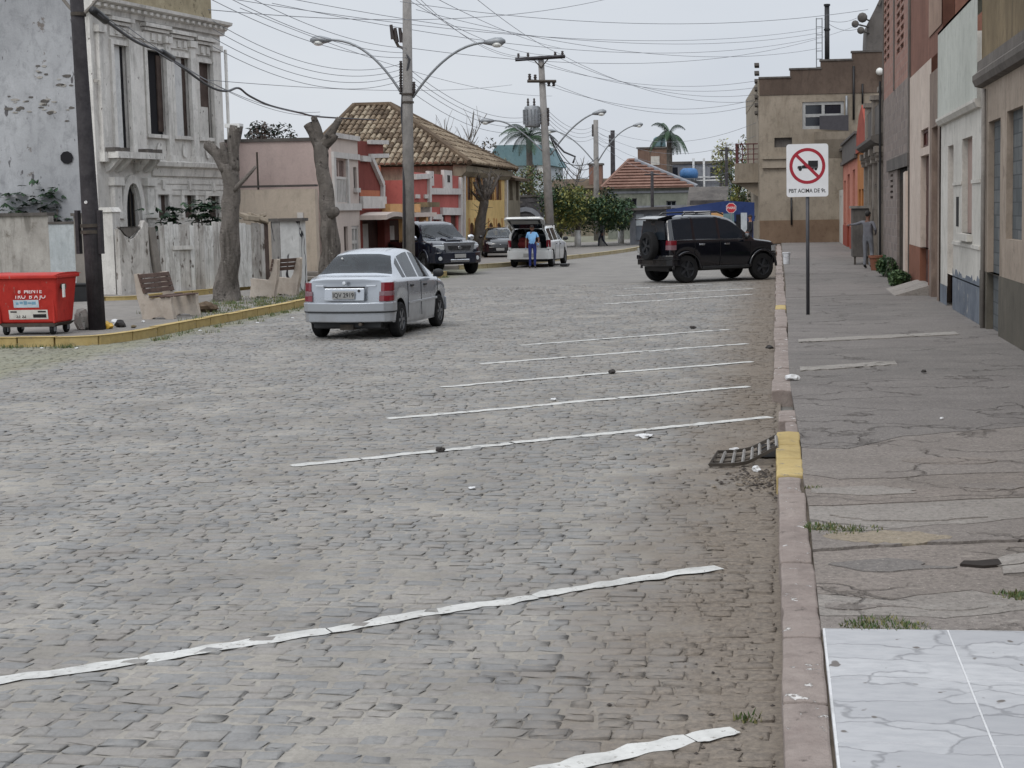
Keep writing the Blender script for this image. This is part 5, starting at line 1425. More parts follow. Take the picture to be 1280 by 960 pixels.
for x0, x1, y0, y1 in ((533.8, 540, 214, 232), (553, 563, 213, 237)):
 k = LPf.rect(x0, y0, x1, y1); b = MB(); pbox(LPf, b, k[0], k[1], -.08, .05, k[2], k[3]); w_ = b.build('window', M['white_trim'], t, world=True)
 b = MB(); pbox(LPf, b, k[0] + (k[1] - k[0]) * .38, k[1] - (k[1] - k[0]) * .3, -.09, -.079, k[2] + .3, k[3] - .2); b.build('pane', M['glass_dark'], w_)
for h in hg:
 b = MB(); pbox(LPf, b, h[0], h[1], .06, .1, h[2], h[3]); b.build('door', M['door_brown'] if h is not hg[3] else M['void'], t, world=True)
k = LPf.rect(518, 253, 534, 259); b = MB(); pbox(LPf, b, k[0], k[1], -.5, .0, k[2], k[3]); b.build('balcony', M['olive'], t, world=True)
for x in (518.5, 529.5):
 k = LPf.rect(x, 243, x + 5, 248); b = MB(); pbox(LPf, b, k[0], k[1], -.06, .0, k[2], k[3]); b.build('window', M['white_trim'], t, world=True)

# --- yellow house with arched windows and great tiled roof
M['yellow_wall'] = weathered('yellow_wall', S(212, 182, 122), S(228, 198, 138), .6, streak=(S(170, 136, 84), .5, .5, .7), bump=.12)
M['old_beige'] = weathered('old_beige', S(128, 120, 104), S(158, 148, 130), .7, streak=(S(88, 80, 70), .8, .44, .64), bump=.3)
M['maroon_glass'] = plain('maroon_glass', S(66, 24, 24), .3)
uy0, uy1 = uc1 + .06, lu(633)
t = thing('house', 'yellow house with two rows of arched maroon windows and mossy tiled roof', 'house', LPf.m((uy0 + uy1) / 2, 0))
YS = LPf.m(uy0, 0).y
ze = atY(545, 206, YS - .3).z - .5
def arched(P, x0, x1, y0, y1):
 k = P.rect(x0, y0, x1, y1); return k
aw_ = []
for x in (586, 596, 605, 613, 622): aw_.append(arched(LPf, x - 3.1, x + 3.1, 216, 250))
for x in (590, 602, 614, 624): aw_.append((lambda k: (k[0], k[1], Z0, k[3]))(arched(LPf, x - 3.3, x + 3.3, 278, 305)))
b = MB(); b.wall(LPf, uy0, uy1, Z0, ze, aw_, .08); b.build('wall', M['yellow_wall'], t, world=True)
for k in aw_:
 b = MB(); pbox(LPf, b, k[0], k[1], .05, .08, k[2], k[3]); w_ = b.build('window' if k[2] > 1 else 'door', M['maroon_glass'], t, world=True)
 r_ = (k[1] - k[0]) / 2; b = MB(); n = 5
 for sg in (0, 1):
  um_ = (k[0] + k[1]) / 2
  for i in range(n):
   a0, a1 = PI / 2 * i / n, PI / 2 * (i + 1) / n; s2 = 1 if sg else -1
   b.prism(lambda u, v, w: LPf.m(u, v, w), [(um_ + s2 * r_ * math.cos(a0), k[3] - .5 + .5 * math.sin(a0)), (um_ + s2 * r_ * math.cos(a1), k[3] - .5 + .5 * math.sin(a1)), (um_ + s2 * r_ * math.cos(a1), k[3] + .01), (um_ + s2 * r_ * math.cos(a0), k[3] + .01)], -.004, .05)
 b.build('arch_spandrel', M['yellow_wall'], w_)
 for fa, fb in ((k[0] - .08, k[0]), (k[1], k[1] + .08)):
  b = MB(); pbox(LPf, b, fa, fb, -.05, .02, k[2], k[3] + .2); b.build('frame', M['peach'], w_)
b = MB(); bar(b, LPf, 578.2, 204, 578.2, 312, 0, .3); bar(b, LPf, 631.5, 210, 631.5, 312, 0, .35); b.build('corner_strip', M['white_trim'], t, world=True)
b = MB(); b.prism(lambda w, v, u: LPf.m(u, v, w), [(.25, ze), (-.1, ze), (-.3, ze + .2), (-.35, ze + .45), (.25, ze + .5)], uy0 - .3, uy1 + .2); b.build('eaves', M['old_beige'], t, world=True)
YS = LPf.m(uy0, 0).y
b = MB(); b.box(-26, XL - .001, YS, YS + .3, Z0, ze + .45); b.build('side_wall', M['old_beige'], t, world=True)
# roof: hipped, half-round tiles laid in columns
M['roof_tile'] = weathered('roof_tile', S(108, 94, 80), S(138, 122, 102), .9, patch=[(S(84, 70, 54), 2.0, .56, .68), (S(186, 160, 122), 6, .64, .69)], bump=.5)
M['roof_tile_pale'] = weathered('roof_tile_pale', S(136, 123, 105), S(162, 148, 128), 1.2, patch=[(S(112, 94, 68), 3.0, .58, .68)], bump=.5)
M['roof_tile_dark'] = weathered('roof_tile_dark', S(78, 66, 55), S(104, 89, 72), 1.2, bump=.5)
RT = [M['roof_tile'], M['roof_tile_pale'], M['roof_tile_dark']]
zr0 = atY(545, 206, YS - .3).z; YB = LPf.m(uy1, 0).y + .4
Ym = (YS + YB) / 2
e = [Vector((atY(372, 205, YS).x, YS - .45, zr0)), Vector((XL + .5, YS - .45, zr0)), Vector((XL + .5, YB, zr0)), Vector((atY(372, 205, YS).x, YB, zr0))]
zr1 = atY(465, 133, Ym).z
r0, r1 = Vector((atY(443, 133, Ym).x, Ym, zr1)), Vector((atY(487, 133, Ym).x, Ym, zr1))
roof = MB(); roof.add([e[0], e[1], e[2], e[3], r0, r1], [(0, 1, 5, 4), (1, 2, 5), (2, 3, 4, 5), (3, 0, 4)])
rf = roof.build('roof', M['roof_tile_dark'], t, world=True)
def tile_slope(mb, A, B, T0, T1, tw=.26, tl=.56, r=.11):
 """half-round tiles covering the quad A,B (eave) up to T0,T1 (ridge)"""
 L = (B - A).length; d = (B - A) / L; up = ((T0 + T1) / 2 - (A + B) / 2); up = up - d * up.dot(d); H = up.length; up /= H; nrm = d.cross(up)
 if nrm.z < 0: nrm = -nrm
 n = int(L / tw)
 for i in range(n):
  u = (i + .5) * L / n
  # limit where the hips cut the column
  ua = (T0 - A).dot(d); ub = (T1 - A).dot(d); h = H
  if u < ua: h = min(h, H * u / max(ua, 1e-6))
  if u > ub: h = min(h, H * (L - u) / max(L - ub, 1e-6))
  k = int(h / tl) + 1
  for j in range(k):
   v0 = j * tl; v1 = min(v0 + tl + .04, h)
   if v1 - v0 < .1: continue
   c0 = A + d * (u + U(-.015, .015)) + up * v0 + nrm * .05; c1 = A + d * (u + U(-.015, .015)) + up * v1 + nrm * .015
   vs = []
   for (c, rr) in ((c0, r), (c1, r * .85)):
    for q in range(5):
     a = PI * q / 4; vs.append(c + d * (rr * math.cos(a)) + nrm * (rr * math.sin(a)))
   mb.add(vs, [(q, q + 1, q + 6, q + 5) for q in range(4)] + [(0, 1, 2, 3, 4)], random.choices((0, 1, 2), (5, 3, 2))[0])
b = MB(); tile_slope(b, e[0], e[1], r0, r1); tile_slope(b, e[1], e[2], r1, r1); tile_slope(b, e[3], e[0], r0, r0)
kind(b.build('roof_tiles', RT, t, world=True), 'stuff')
for a_, c_ in ((r0, r1), (e[1], r1), (e[0], r0), (e[2], r1)):
 b = MB(); b.tube([a_ + Vector((0, 0, .06)), c_ + Vector((0, 0, .06))], .15, 6); b.build('ridge_tiles', M['roof_tile_dark'], t, world=True)
b = MB(); c_ = atY(448, 172, YS + 3); b.box(c_.x - .45, c_.x + .45, c_.y - .3, c_.y + .3, c_.z - 1, c_.z + .25); b.build('chimney', M['old_beige'], t, world=True, bevel=.1)
# weathered continuation of the yellow house
uz1 = lu(650)
t = thing('house', 'weathered beige house end with mossy stains just beyond the yellow house', 'house', LPf.m((uy1 + uz1) / 2, 0))
b = MB(); kk = [(uy1 + .9, uy1 + 1.9, 2.6, 4.0), (uy1 + 2.9, uy1 + 3.7, 2.6, 4.0)]; b.wall(LPf, uy1 + .01, uz1, Z0, ze, kk, .25); shell(b, LPf, uy1 + .01, uz1, Z0, ze, 8); b.build('wall', M['old_beige'], t, world=True)
for k in kk:
 b = MB(); pbox(LPf, b, k[0], k[1], .2, .25, k[2], k[3]); b.build('window', M['rot_wood'], t, world=True)
b = MB(); b.prism(lambda w, v, u: LPf.m(u, v, w), [(-.4, ze + .0), (-.4, ze + .12), (4, ze + 1.5), (8.3, ze + .12), (8.3, ze + .0)], uy1 + .45, uz1 + .3); b.build('roof', M['roof_tile_dark'], t, world=True)
# ================================================================== BACKGROUND beyond the bend
def block(P_or_none, x0, x1, ytop, Y, depth, z0=.0, ybot=None):
 a = atY(x0, ytop, Y); c = atY(x1, ytop, Y); return a.x, c.x, a.z
M['gray_house'] = weathered('gray_house', S(118, 122, 112), S(150, 152, 142), .6, streak=(S(82, 86, 78), .8, .44, .64), bump=.3)
M['dark_wall'] = weathered('dark_wall', S(64, 62, 64), S(92, 89, 90), 1.2, bump=.5)
M['tile_red'] = weathered('tile_red', S(118, 90, 80), S(146, 116, 104), 1.0, patch=[(S(96, 80, 70), 2, .6, .7)], bump=.5)
M['tank_block'] = weathered('tank_block', S(108, 88, 78), S(136, 112, 98), .5, streak=(S(80, 68, 62), .7, .45, .65), bump=.3)
M['teal'] = weathered('teal', S(96, 122, 128), S(120, 142, 146), .5, bump=.1)
M['blue_fascia'] = weathered('blue_fascia', S(44, 60, 104), S(58, 74, 120), .8, bump=.1)
M['pale_wall'] = weathered('pale_wall', S(176, 184, 190), S(196, 202, 206), .5, streak=(S(140, 146, 150), .5, .5, .7), bump=.1)
M['gray_build'] = weathered('gray_build', S(122, 124, 130), S(150, 152, 158), .5, streak=(S(92, 94, 100), .6, .45, .65), bump=.2)
# teal roofed hall
Y = 125.0
xa, xb, zt = block(None, 612, 682, 182, Y, 8)
t = thing('hall', 'pale hall with teal roof far behind the weathered house', 'building', ((xa + xb) / 2, Y, 0))
b = MB(); b.box(xa, xb, Y, Y + 10, 0, zt - 1.6); b.build('wall', M['pale_wall'], t, world=True)
b = MB(); b.prism(lambda x, z, y: (x, y, z), [(xa - .4, zt - 1.7), (xb + .3, zt - 1.7), (xb - .6, zt), (xa + .6, zt)], Y - .4, Y + 10.4); b.build('roof', M['teal'], t, world=True)
b = MB(); k = atY(672, 192, Y); q = atY(681, 216, Y); b.box(k.x, q.x, Y - .2, Y - .01, q.z, k.z); b.build('white_panel', M['white_paint'], t, world=True)
# dark stone wall with arch beside the bend
Y = 84.0
xa, xb, zt = block(None, 634, 678, 247, Y, 1)
t = thing('stone_wall', 'dark stone wall with a bricked arch behind the white station wagon', 'wall', ((xa + xb) / 2, Y, 0))
b = MB(); b.box(xa, xb, Y, Y + .4, 0, zt); b.build('wall', M['dark_wall'], t, world=True)
b = MB(); b.box(xa - .1, xb + .1, Y - .06, Y + .46, zt, zt + .12); b.build('coping', M['dark_concrete'], t, world=True)
b = MB(); c_ = atY(657, 272, Y); r0_, r1_ = .75, 1.0
for i in range(8):
 a0, a1 = PI * i / 8, PI * (i + 1) / 8
 b.prism(lambda x, z, y: (c_.x + x, y, c_.z - .4 + z), [(r0_ * math.cos(a0), r0_ * math.sin(a0)), (r1_ * math.cos(a0), r1_ * math.sin(a0)), (r1_ * math.cos(a1), r1_ * math.sin(a1)), (r0_ * math.cos(a1), r0_ * math.sin(a1))], Y - .08, Y - .005)
b.build('arch', M['gray_build'], t, world=True)
for i in range(26):
 b = MB(); x = U(xa + .1, xb - .4); z = U(.2, zt - .3); b.box(x, x + U(.25, .45), Y - .035, Y - .002, z, z + U(.14, .24)); b.build('stone', M['dark_wall'] if i % 3 else M['dark_concrete'], t, world=True, bevel=.02)
# low long roof
Y = 118.0
xa, xb, zt = block(None, 690, 800, 228, Y, 8)
t = thing('house', 'long low house with dark brown roof behind the flowering trees', 'house', ((xa + xb) / 2, Y, 0))
b = MB(); b.box(xa, xb, Y, Y + 7, 0, zt - .5); b.build('wall', M['old_beige'], t, world=True)
b = MB(); b.prism(lambda y, z, x: (x, y, z), [(Y - .5, zt - .5), (Y + 3.5, zt + .3), (Y + 7.5, zt - .5)], xa - .3, xb + .3); b.build('roof', M['roof_tile_dark'], t, world=True)
k = atY(742, 206, Y); b = MB(); b.box(k.x - .5, k.x + .5, Y + 1, Y + 2, zt - .3, k.z); c = b.build('chimney', M['tile_red'], t, world=True)
b = MB(); b.box(k.x - .6, k.x + .6, Y + .9, Y + 2.1, k.z, k.z + .15); b.build('cap', M['dark_concrete'], c, world=False).location = (0, 0, 0)
# red tiled house
Y = 104.0
e0, e1 = atY(752, 236, Y), atY(872, 234, Y); rz_ = atY(788, 201, Y + 3).z; rx0, rx1 = atY(786, 200, Y + 3).x, atY(794, 200, Y + 3).x
t = thing('house', 'grey plastered house with hipped red tiled roof behind the black off-roader', 'house', ((e0.x + e1.x) / 2, Y, 0))
P_ = Plane((e0.x + .4, Y), (e1.x - .4, Y), flip=True)
hs_ = [P_.rect(833, 251, 845, 262), P_.rect(783, 248, 796, 262)]
b = MB(); b.wall(P_, 0, P_.L, 0, e0.z + .05, hs_, .3); shell(b, P_, 0, P_.L, 0, e0.z, 6, 0, .31); b.build('wall', M['gray_house'], t, world=True)
for h in hs_: pane_set(P_, t, h, .2, M['gray_build'], M['glass_dark'], 2, 1)
b = MB(); pbox(P_, b, 0, P_.L, -.1, .0, e0.z - 1.4, e0.z - 1.2); pbox(P_, b, 0, P_.L, -.06, .0, e0.z - .35, e0.z - .2); b.build('moulding', M['gray_build'], t, world=True)
E_ = [Vector((e0.x, Y - .3, e0.z)), Vector((e1.x, Y - .3, e0.z)), Vector((e1.x, Y + 6.4, e0.z)), Vector((e0.x, Y + 6.4, e0.z))]
q0, q1 = Vector((rx0, Y + 3, rz_)), Vector((rx1, Y + 3, rz_))
b = MB(); b.add([*E_, q0, q1], [(0, 1, 5, 4), (1, 2, 5), (2, 3, 4, 5), (3, 0, 4), (0, 3, 2, 1)]); b.build('roof', M['tile_red'], t, world=True)
b = MB()
U0 = (q0 - E_[0]).length
for i in range(9):                                        # ribbed tile courses stand proud
 k0, k1 = i / 9.5 + .02, i / 9.5 + .06
 A_ = E_[0].lerp(q0, k0); B_ = E_[1].lerp(q1, k0); C_ = E_[1].lerp(q1, k1); D_ = E_[0].lerp(q0, k1)
 n = Vector((0, -.05, .09)); b.add([A_ + n, B_ + n, C_ + n, D_ + n, A_, B_, C_, D_], [(0, 1, 2, 3), (0, 4, 5, 1), (3, 2, 6, 7)])
kind(b.build('roof_tiles', M['tile_red'], t, world=True), 'stuff')
for a_, c_ in ((E_[0], q0), (E_[1], q1), (q0, q1)):
 b = MB(); b.tube([a_ + Vector((0, 0, .05)), c_ + Vector((0, 0, .05))], .14, 6); b.build('ridge_tiles', M['gray_build'] if a_ is E_[1] else M['tile_red'], t, world=True)
# reddish block with water tank
Y = 124.0
xa, xb, zt = block(None, 797, 836, 186, Y, 4)
t = thing('tank_tower', 'brown block tower with turquoise water tank behind the red roof', 'tower', ((xa + xb) / 2, Y, 0))
b = MB(); b.box(xa, xb, Y, Y + 4, 0, zt); b.build('wall', M['tank_block'], t, world=True)
b = MB(); b.box(xa - .1, xb + .1, Y - .1, Y + 4.1, zt, zt + .12); b.build('coping', M['dark_concrete'], t, world=True)
k = atY(823, 184, Y); b = MB(); b.lathe([(.5, 0), (.55, .1), (.48, .7), (.3, .85)], 12, lambda x, y, z: (k.x + x, Y + 1 + y, zt + .12 + z)); b.build('water_tank', M['teal'], t, world=True, smooth=True)
k = atY(819, 200, Y); b = MB(); b.box(k.x - .35, k.x + .35, Y - .04, Y + .0, k.z - .4, k.z + .3); b.build('white_patch', M['white_wall'], t, world=True)
# grey block with frames
Y = 132.0
xa, xb, zt = block(None, 832, 912, 206, Y, 6)
t = thing('warehouse', 'long grey block with white pipe frames far down the street', 'building', ((xa + xb) / 2, Y, 0))
b = MB(); b.box(xa, xb, Y, Y + 8, 0, zt); b.build('wall', M['gray_build'], t, world=True)
b = MB(); b.box(xa - .2, xb + .2, Y - .15, Y + 8.2, zt, zt + .25); b.build('roof', M['dark_concrete'], t, world=True)
for x in (867, 880):
 b = MB(); k0, k1 = atY(x, 198, Y), atY(x, 236, Y); b.tube([(k0.x, Y - .3, k0.z), (k0.x, Y - .3, k1.z - 2)], .1, 6); b.build('pipe', M['white_paint'], t, world=True)
for y in (222, 226):
 k0, k1 = atY(862, y, Y), atY(905, y - 1, Y); b = MB(); b.tube([(k0.x, Y - .25, k0.z), (k1.x, Y - .25, k1.z)], .06, 5); b.build('pipe', M['white_paint'], t, world=True)
for x in (842, 893, 901):
 b = MB(); k = atY(x, 215, Y); b.box(k.x - .35, k.x + .35, Y - .05, Y - .001, k.z - .5, k.z + .4); b.build('window', M['glass_dark'], t, world=True)
k = atY(857, 217, Y - 6); b = MB(); b.lathe([(.75, -.3), (.8, .1), (.7, .4), (.5, .55)], 12, lambda x, y, z: (k.x + x, Y - 1.2 + y, k.z + z)); b.build('water_tank', plain('tank_blue', S(64, 110, 160), .5), t, world=True, smooth=True)
b = MB(); k = atY(857, 222, Y - 1); b.box(k.x - .9, k.x + .9, Y - 2, Y - .3, 0, k.z - .25); b.build('tank_stand', M['dark_wall'], t, world=True)
# low kiosk with blue fascia
Y = 75.0
ka, kb, kc = atY(833, 262, Y), atY(909, 251, Y), atY(943, 253, Y)
t = thing('kiosk', 'low kiosk with blue sloping fascia and bright posters behind the black off-roader', 'kiosk', (kb.x, Y, 0))
zb_ = atY(833, 278, Y).z
b = MB(); b.prism(lambda x, z, y: (x, y, z), [(ka.x, zb_), (ka.x, ka.z), (kb.x, kb.z), (kc.x, kc.z), (kc.x, zb_)], Y, Y + .12); b.build('fascia', M['blue_fascia'], t, world=True)
b = MB(); b.box(ka.x, kc.x, Y + .12, Y + 3, zb_ + .1, zb_ + .25); b.build('roof', M['dark_concrete'], t, world=True)
b = MB(); b.box(ka.x + .1, kc.x - .1, Y + 2.6, Y + 2.8, 0, zb_); b.box(kc.x - .3, kc.x - .1, Y + .2, Y + 2.6, 0, zb_); b.build('wall', M['blue_fascia'], t, world=True)
for x0, x1, y0, y1, m in ((854, 888, 264, 271, 'white_paint'), (889, 904, 266, 272, 'peach'), (904, 918, 267, 300, 'teal'), (926, 934, 266, 300, 'pale_wall'), (920, 926, 268, 300, 'void')):
 k0, k1 = atY(x0, y0, Y - .05), atY(x1, y1, Y - .05); b = MB(); b.box(k0.x, k1.x, Y - .06, Y - .02, max(k1.z, .1), k0.z); b.build('poster' if y1 < 290 else 'panel', M[m], t, world=True)
for x in (838, 940):
 k0 = atY(x, 270, Y); b = MB(); b.box(k0.x - .05, k0.x + .05, Y + .12, Y + .22, 0, zb_); b.build('post', M['blue_fascia'], t, world=True)
# grey booth left of it
Y = 82.0
xa, xb, zt = block(None, 787, 832, 262, Y, 2)
t = thing('booth', 'small grey booth with pale blue doors left of the kiosk', 'booth', ((xa + xb) / 2, Y, 0))
b = MB(); b.box(xa, xb, Y, Y + 2.5, 0, zt); b.build('wall', M['gray_build'], t, world=True)
b = MB(); b.prism(lambda x, z, y: (x, y, z), [(xa - .2, zt - .05), (xb + .1, zt), (xb + .1, zt + .14), (xa - .2, zt + .06)], Y - .4, Y + 2.7); b.build('roof', M['dark_concrete'], t, world=True)
for x0, x1, y0, y1, m in ((795, 805, 268, 282, 'pale_wall'), (795, 805, 283, 300, 'blue_gray'), (808, 816, 268, 300, 'blue_gray')):
 k0, k1 = atY(x0, y0, Y), atY(x1, y1, Y); b = MB(); b.box(k0.x, k1.x, Y - .05, Y - .01, max(.1, k1.z), k0.z); b.build('door', M[m], t, world=True)
# dark lean-to roof right
Y = 98.0
xa, xb, zt = block(None, 862, 905, 233, Y, 2)
t = thing('shed', 'dark mossy shed roof behind the kiosk', 'shed', ((xa + xb) / 2, Y, 0))
b = MB(); b.box(xa, xb, Y, Y + 3, 0, zt - .9); b.build('wall', M['dark_wall'], t, world=True)
b = MB(); b.prism(lambda y, z, x: (x, y, z), [(Y - .3, zt - 1.3), (Y + 3, zt), (Y + 3.3, zt), (Y + 3.3, zt - .15), (Y - .3, zt - 1.45)], xa - .2, xb + .2); b.build('roof', M['dark_concrete'], t, world=True)

# ------------------------------------------------------------------ trees
def limb(p, d, L, r, n=5, bend=.25, mb=None, sides=7, wob=.25):
 pts = [Vector(p)]; d = Vector(d).normalized()
 for i in range(n):
  d = (d + Vector((U(-1, 1), U(-1, 1), U(-.4, .8))) * bend).normalized()
  pts.append(pts[-1] + d * L / n)
 mb.tube(pts, [r * (1 - .55 * i / n) for i in range(n + 1)], sides, wob=wob)
 return pts
def tree(label, base, h, crown, n, leaf, mats, trunk_r=.15, white=0, name='tree', cat='tree', group=None, limbs=7):
 t = thing(name, label, cat, base, 0, group)
 b = MB(); top = h * .5
 b.tube([(0, 0, 0), (.05, 0, top * .5), (U(-.1, .1), U(-.1, .1), top)], [trunk_r * 1.25, trunk_r, trunk_r * .8], 9, wob=.2)
 for i in range(limbs):
  c, r = random.choice(crown); k = top * U(.7, 1.0)
  e = Vector(c) + Vector((U(-.6, .6) * r[0], U(-.6, .6) * r[1], U(-.3, .5) * r[2]))
  m = Vector((0, 0, k)).lerp(e, .5) + Vector((0, 0, .1))
  b.tube([(0, 0, k), m, e], [trunk_r * .55, trunk_r * .35, trunk_r * .12], 6)
 b.build('trunk', M['bark_dark'], t, smooth=True)
 if white:
  b = MB(); b.tube([(0, 0, 0.01), (.02, 0, white)], [trunk_r * 1.3 + .01, trunk_r * 1.17 + .01], 9); b.build('whitewash', M['white_paint'], t, smooth=True)
 foliage('crown', crown, n, leaf, mats, t)
 return t
def crown_blobs(w, h0, h1, k=8, dep=None):
 dep = dep or w
 return [((U(-.7, .7) * w, U(-.7, .7) * dep, U(h0 + .25 * (h1 - h0), h1 - .25 * (h1 - h0))), (w * U(.35, .6), dep * U(.35, .6), (h1 - h0) * U(.22, .4))) for _ in range(k)]
for px, Y, w, hh, lab, n, seedm in ((722, 79, 1.9, 3.3, 'left flowering street tree with yellow green blossom and whitewashed trunk', 3000, ['leaf_c', 'leaf_a', 'leaf_c', 'leaf_b']),
                               (752, 81, 1.75, 3.1, 'right flowering street tree, dense and darker beneath', 3000, ['leaf_c', 'leaf_a', 'leaf_b', 'leaf_d']),
                               (776, 85, 1.2, 2.6, 'dark bushy street tree near the walking person', 2000, ['leaf_b', 'leaf_d', 'leaf_a'])):
 p = atY(px, 300, Y)
 tree(lab, (p.x, Y, .1), hh, crown_blobs(w, .75, hh, 14, 1.6), int(n * 1.6), .10, [M[m] for m in seedm], .13, .9, group='street trees at the bend', cat='tree')
p = atY(655, 300, 90); tree('thin yellow green tree rising behind the dark stone wall', (p.x, 90, 0), 4.6, crown_blobs(1.9, 1.6, 4.9, 14), 2600, .10, [M['leaf_c'], M['leaf_a'], M['leaf_dry']], .12)
p = atY(700, 300, 98); tree('dark conifer like tree behind the pole with the transformer', (p.x, 98, 0), 4.4, [((0, 0, 1 + .7 * i), (1.5 - .25 * i, 1.5 - .25 * i, .6)) for i in range(6)], 1800, .11, [M['leaf_d'], M['leaf_b'], M['leaf_dry']], .12)
p = atY(922, 300, 112); tree('tall pale green tree left of the stepped building', (p.x, 112, 0), 7.5, crown_blobs(1.7, 2.5, 7.6, 14), 2200, .12, [M['leaf_c'], M['leaf_a'], M['leaf_dry']], .14)
p = atY(925, 300, 92); tree('dark ivy clad shrub against the stepped building', (p.x, 92, 0), 3.4, crown_blobs(1.0, .3, 3.4, 9), 2200, .10, [M['leaf_b'], M['leaf_c'], M['leaf_dry']], .1, name='shrub', cat='shrub')
p = atY(352, 300, 64); tree('dark tree crown showing over the taupe house roof', (p.x, 64, 0), 6.1, crown_blobs(1.2, 3.5, 6.1, 8, 1), 1400, .10, [M['leaf_d'], M['bark_dark']], .15)
p = atY(600, 300, 96); tree('dark bushy tree behind the ridge of the great tiled roof', (p.x, 96, 0), 6.8, crown_blobs(1.9, 3.2, 6.7, 9), 1800, .12, [M['leaf_d'], M['leaf_dry'], M['bark_dark']], .16)
# bare winter tree behind the roof
def twig_tree(label, px, Y, ztop, spread, n, base=0.0):
 p = atY(px, 300, Y); t = thing('bare_tree', label, 'tree', (p.x, Y, base))
 b = MB(); b.tube([(0, 0, 0), (0, 0, ztop * .5)], [.14, .1], 7)
 for i in range(n):
  a = U(0, 2 * PI); pts = limb((0, 0, ztop * U(.3, .5)), (math.cos(a) * spread, math.sin(a) * spread, 1.4), ztop * U(.4, .55), .05, 5, .16, b, 5)
  for k in (2, 3, 4):
   for _ in range(3): limb(pts[k], (U(-.7, .7), U(-.7, .7), 1), ztop * U(.08, .2), .018, 3, .2, b, 4)
 b.build('branches', M['bark'], t)
twig_tree('leafless thin tree poking above the tiled roof', 570, 92, 8.6, .7, 10)
twig_tree('small leafless tree above the low brown roof', 716, 116, 6.4, .5, 5)
# palms
def palm(label, px, Y, ycrown, nf, L, droop, lean=0.0):
 p = atY(px, 300, Y); zc_ = atY(px, ycrown, Y).z
 t = thing('palm_tree', label, 'palm', (p.x, Y, 0))
 b = MB(); b.tube([(lean, 0, 0), (lean * .4, 0, zc_ * .6), (0, 0, zc_)], [.32, .24, .2], 9, wob=.1); b.build('trunk', M['bark_dark'], t, smooth=True)
 for i in range(nf):
  a = 2 * PI * i / nf + U(-.2, .2); el = U(.3, 1.35)
  b = MB(); pos = Vector((0, 0, zc_)); d = Vector((math.cos(a) * math.cos(el), math.sin(a) * math.cos(el), math.sin(el)))
  pts = [pos]
  for k in range(10):
   d = (d + Vector((0, 0, -droop * U(.7, 1.2)))).normalized(); pts.append(pts[-1] + d * L / 10)
  b.tube(pts, [.04 * (1 - .08 * k) for k in range(11)], 4)
  for k in range(1, 11):
   for q in range(3):
    c = pts[k - 1].lerp(pts[k], q / 3); tg = (pts[k] - pts[k - 1]).normalized(); sd = tg.cross(Vector((0, 0, 1)))
    sd = sd.normalized() if sd.length > .1 else Vector((1, 0, 0))
    for s_ in (-1, 1):
     w = L * .2 * math.sin(PI * (.12 + .8 * k / 10)); e = c + sd * s_ * w * .7 + tg * w * .45 + Vector((0, 0, -w * .7))
     m = c.lerp(e, .5) + Vector((0, 0, .06)); n_ = tg * .028
     b.add([c - n_, c + n_, m + n_, e, m - n_], [(0, 1, 2, 4), (4, 2, 3)], 0)
  b.build('frond', M['leaf_d'] if i % 3 else M['leaf_b'], t)
palm('dark drooping palm behind the pole with the transformer', 664, 108, 172, 18, 2.6, .22)
palm('windblown palm beside the brown tank tower', 838, 118, 170, 16, 2.3, .27)
# distant belt of trees and roofs that closes the view
bl = []
for i in range(70):
 x = U(-110, 40); bl.append(((x, 190 + U(-8, 8), U(.5, 2.5)), (U(3, 6), 3, U(1.5, 3.2))))
o = foliage('distant_trees', bl, 9000, .45, [M['leaf_d'], M['leaf_b'], M['leaf_dry'], M['leaf_a']]); kind(o, 'stuff'); o['label'] = 'belt of dark trees along the horizon beyond the town'
# ================================================================== VEHICLES
def lerp(a, b, t): return a + (b - a) * t
def curve(pts, y):
 """smooth monotone interpolation through (y, value)"""
 if y <= pts[0][0]: return pts[0][1]
 if y >= pts[-1][0]: return pts[-1][1]
 for i in range(len(pts) - 1):
  if pts[i][0] <= y <= pts[i + 1][0]: break
 x0, v0 = pts[i]; x1, v1 = pts[i + 1]; h = x1 - x0; d = (v1 - v0) / h
 def sl(j):
  if j <= 0 or j >= len(pts) - 1: return None
  a = (pts[j][1] - pts[j - 1][1]) / (pts[j][0] - pts[j - 1][0]); c = (pts[j + 1][1] - pts[j][1]) / (pts[j + 1][0] - pts[j][0])
  return 0 if a * c <= 0 else 2 * a * c / (a + c)
 m0, m1 = sl(i), sl(i + 1); m0 = d if m0 is None else m0; m1 = d if m1 is None else m1
 t = (y - x0) / h
 return (v0 * (2 * t ** 3 - 3 * t * t + 1) + h * m0 * (t ** 3 - 2 * t * t + t) + v1 * (-2 * t ** 3 + 3 * t * t) + h * m1 * (t ** 3 - t * t))
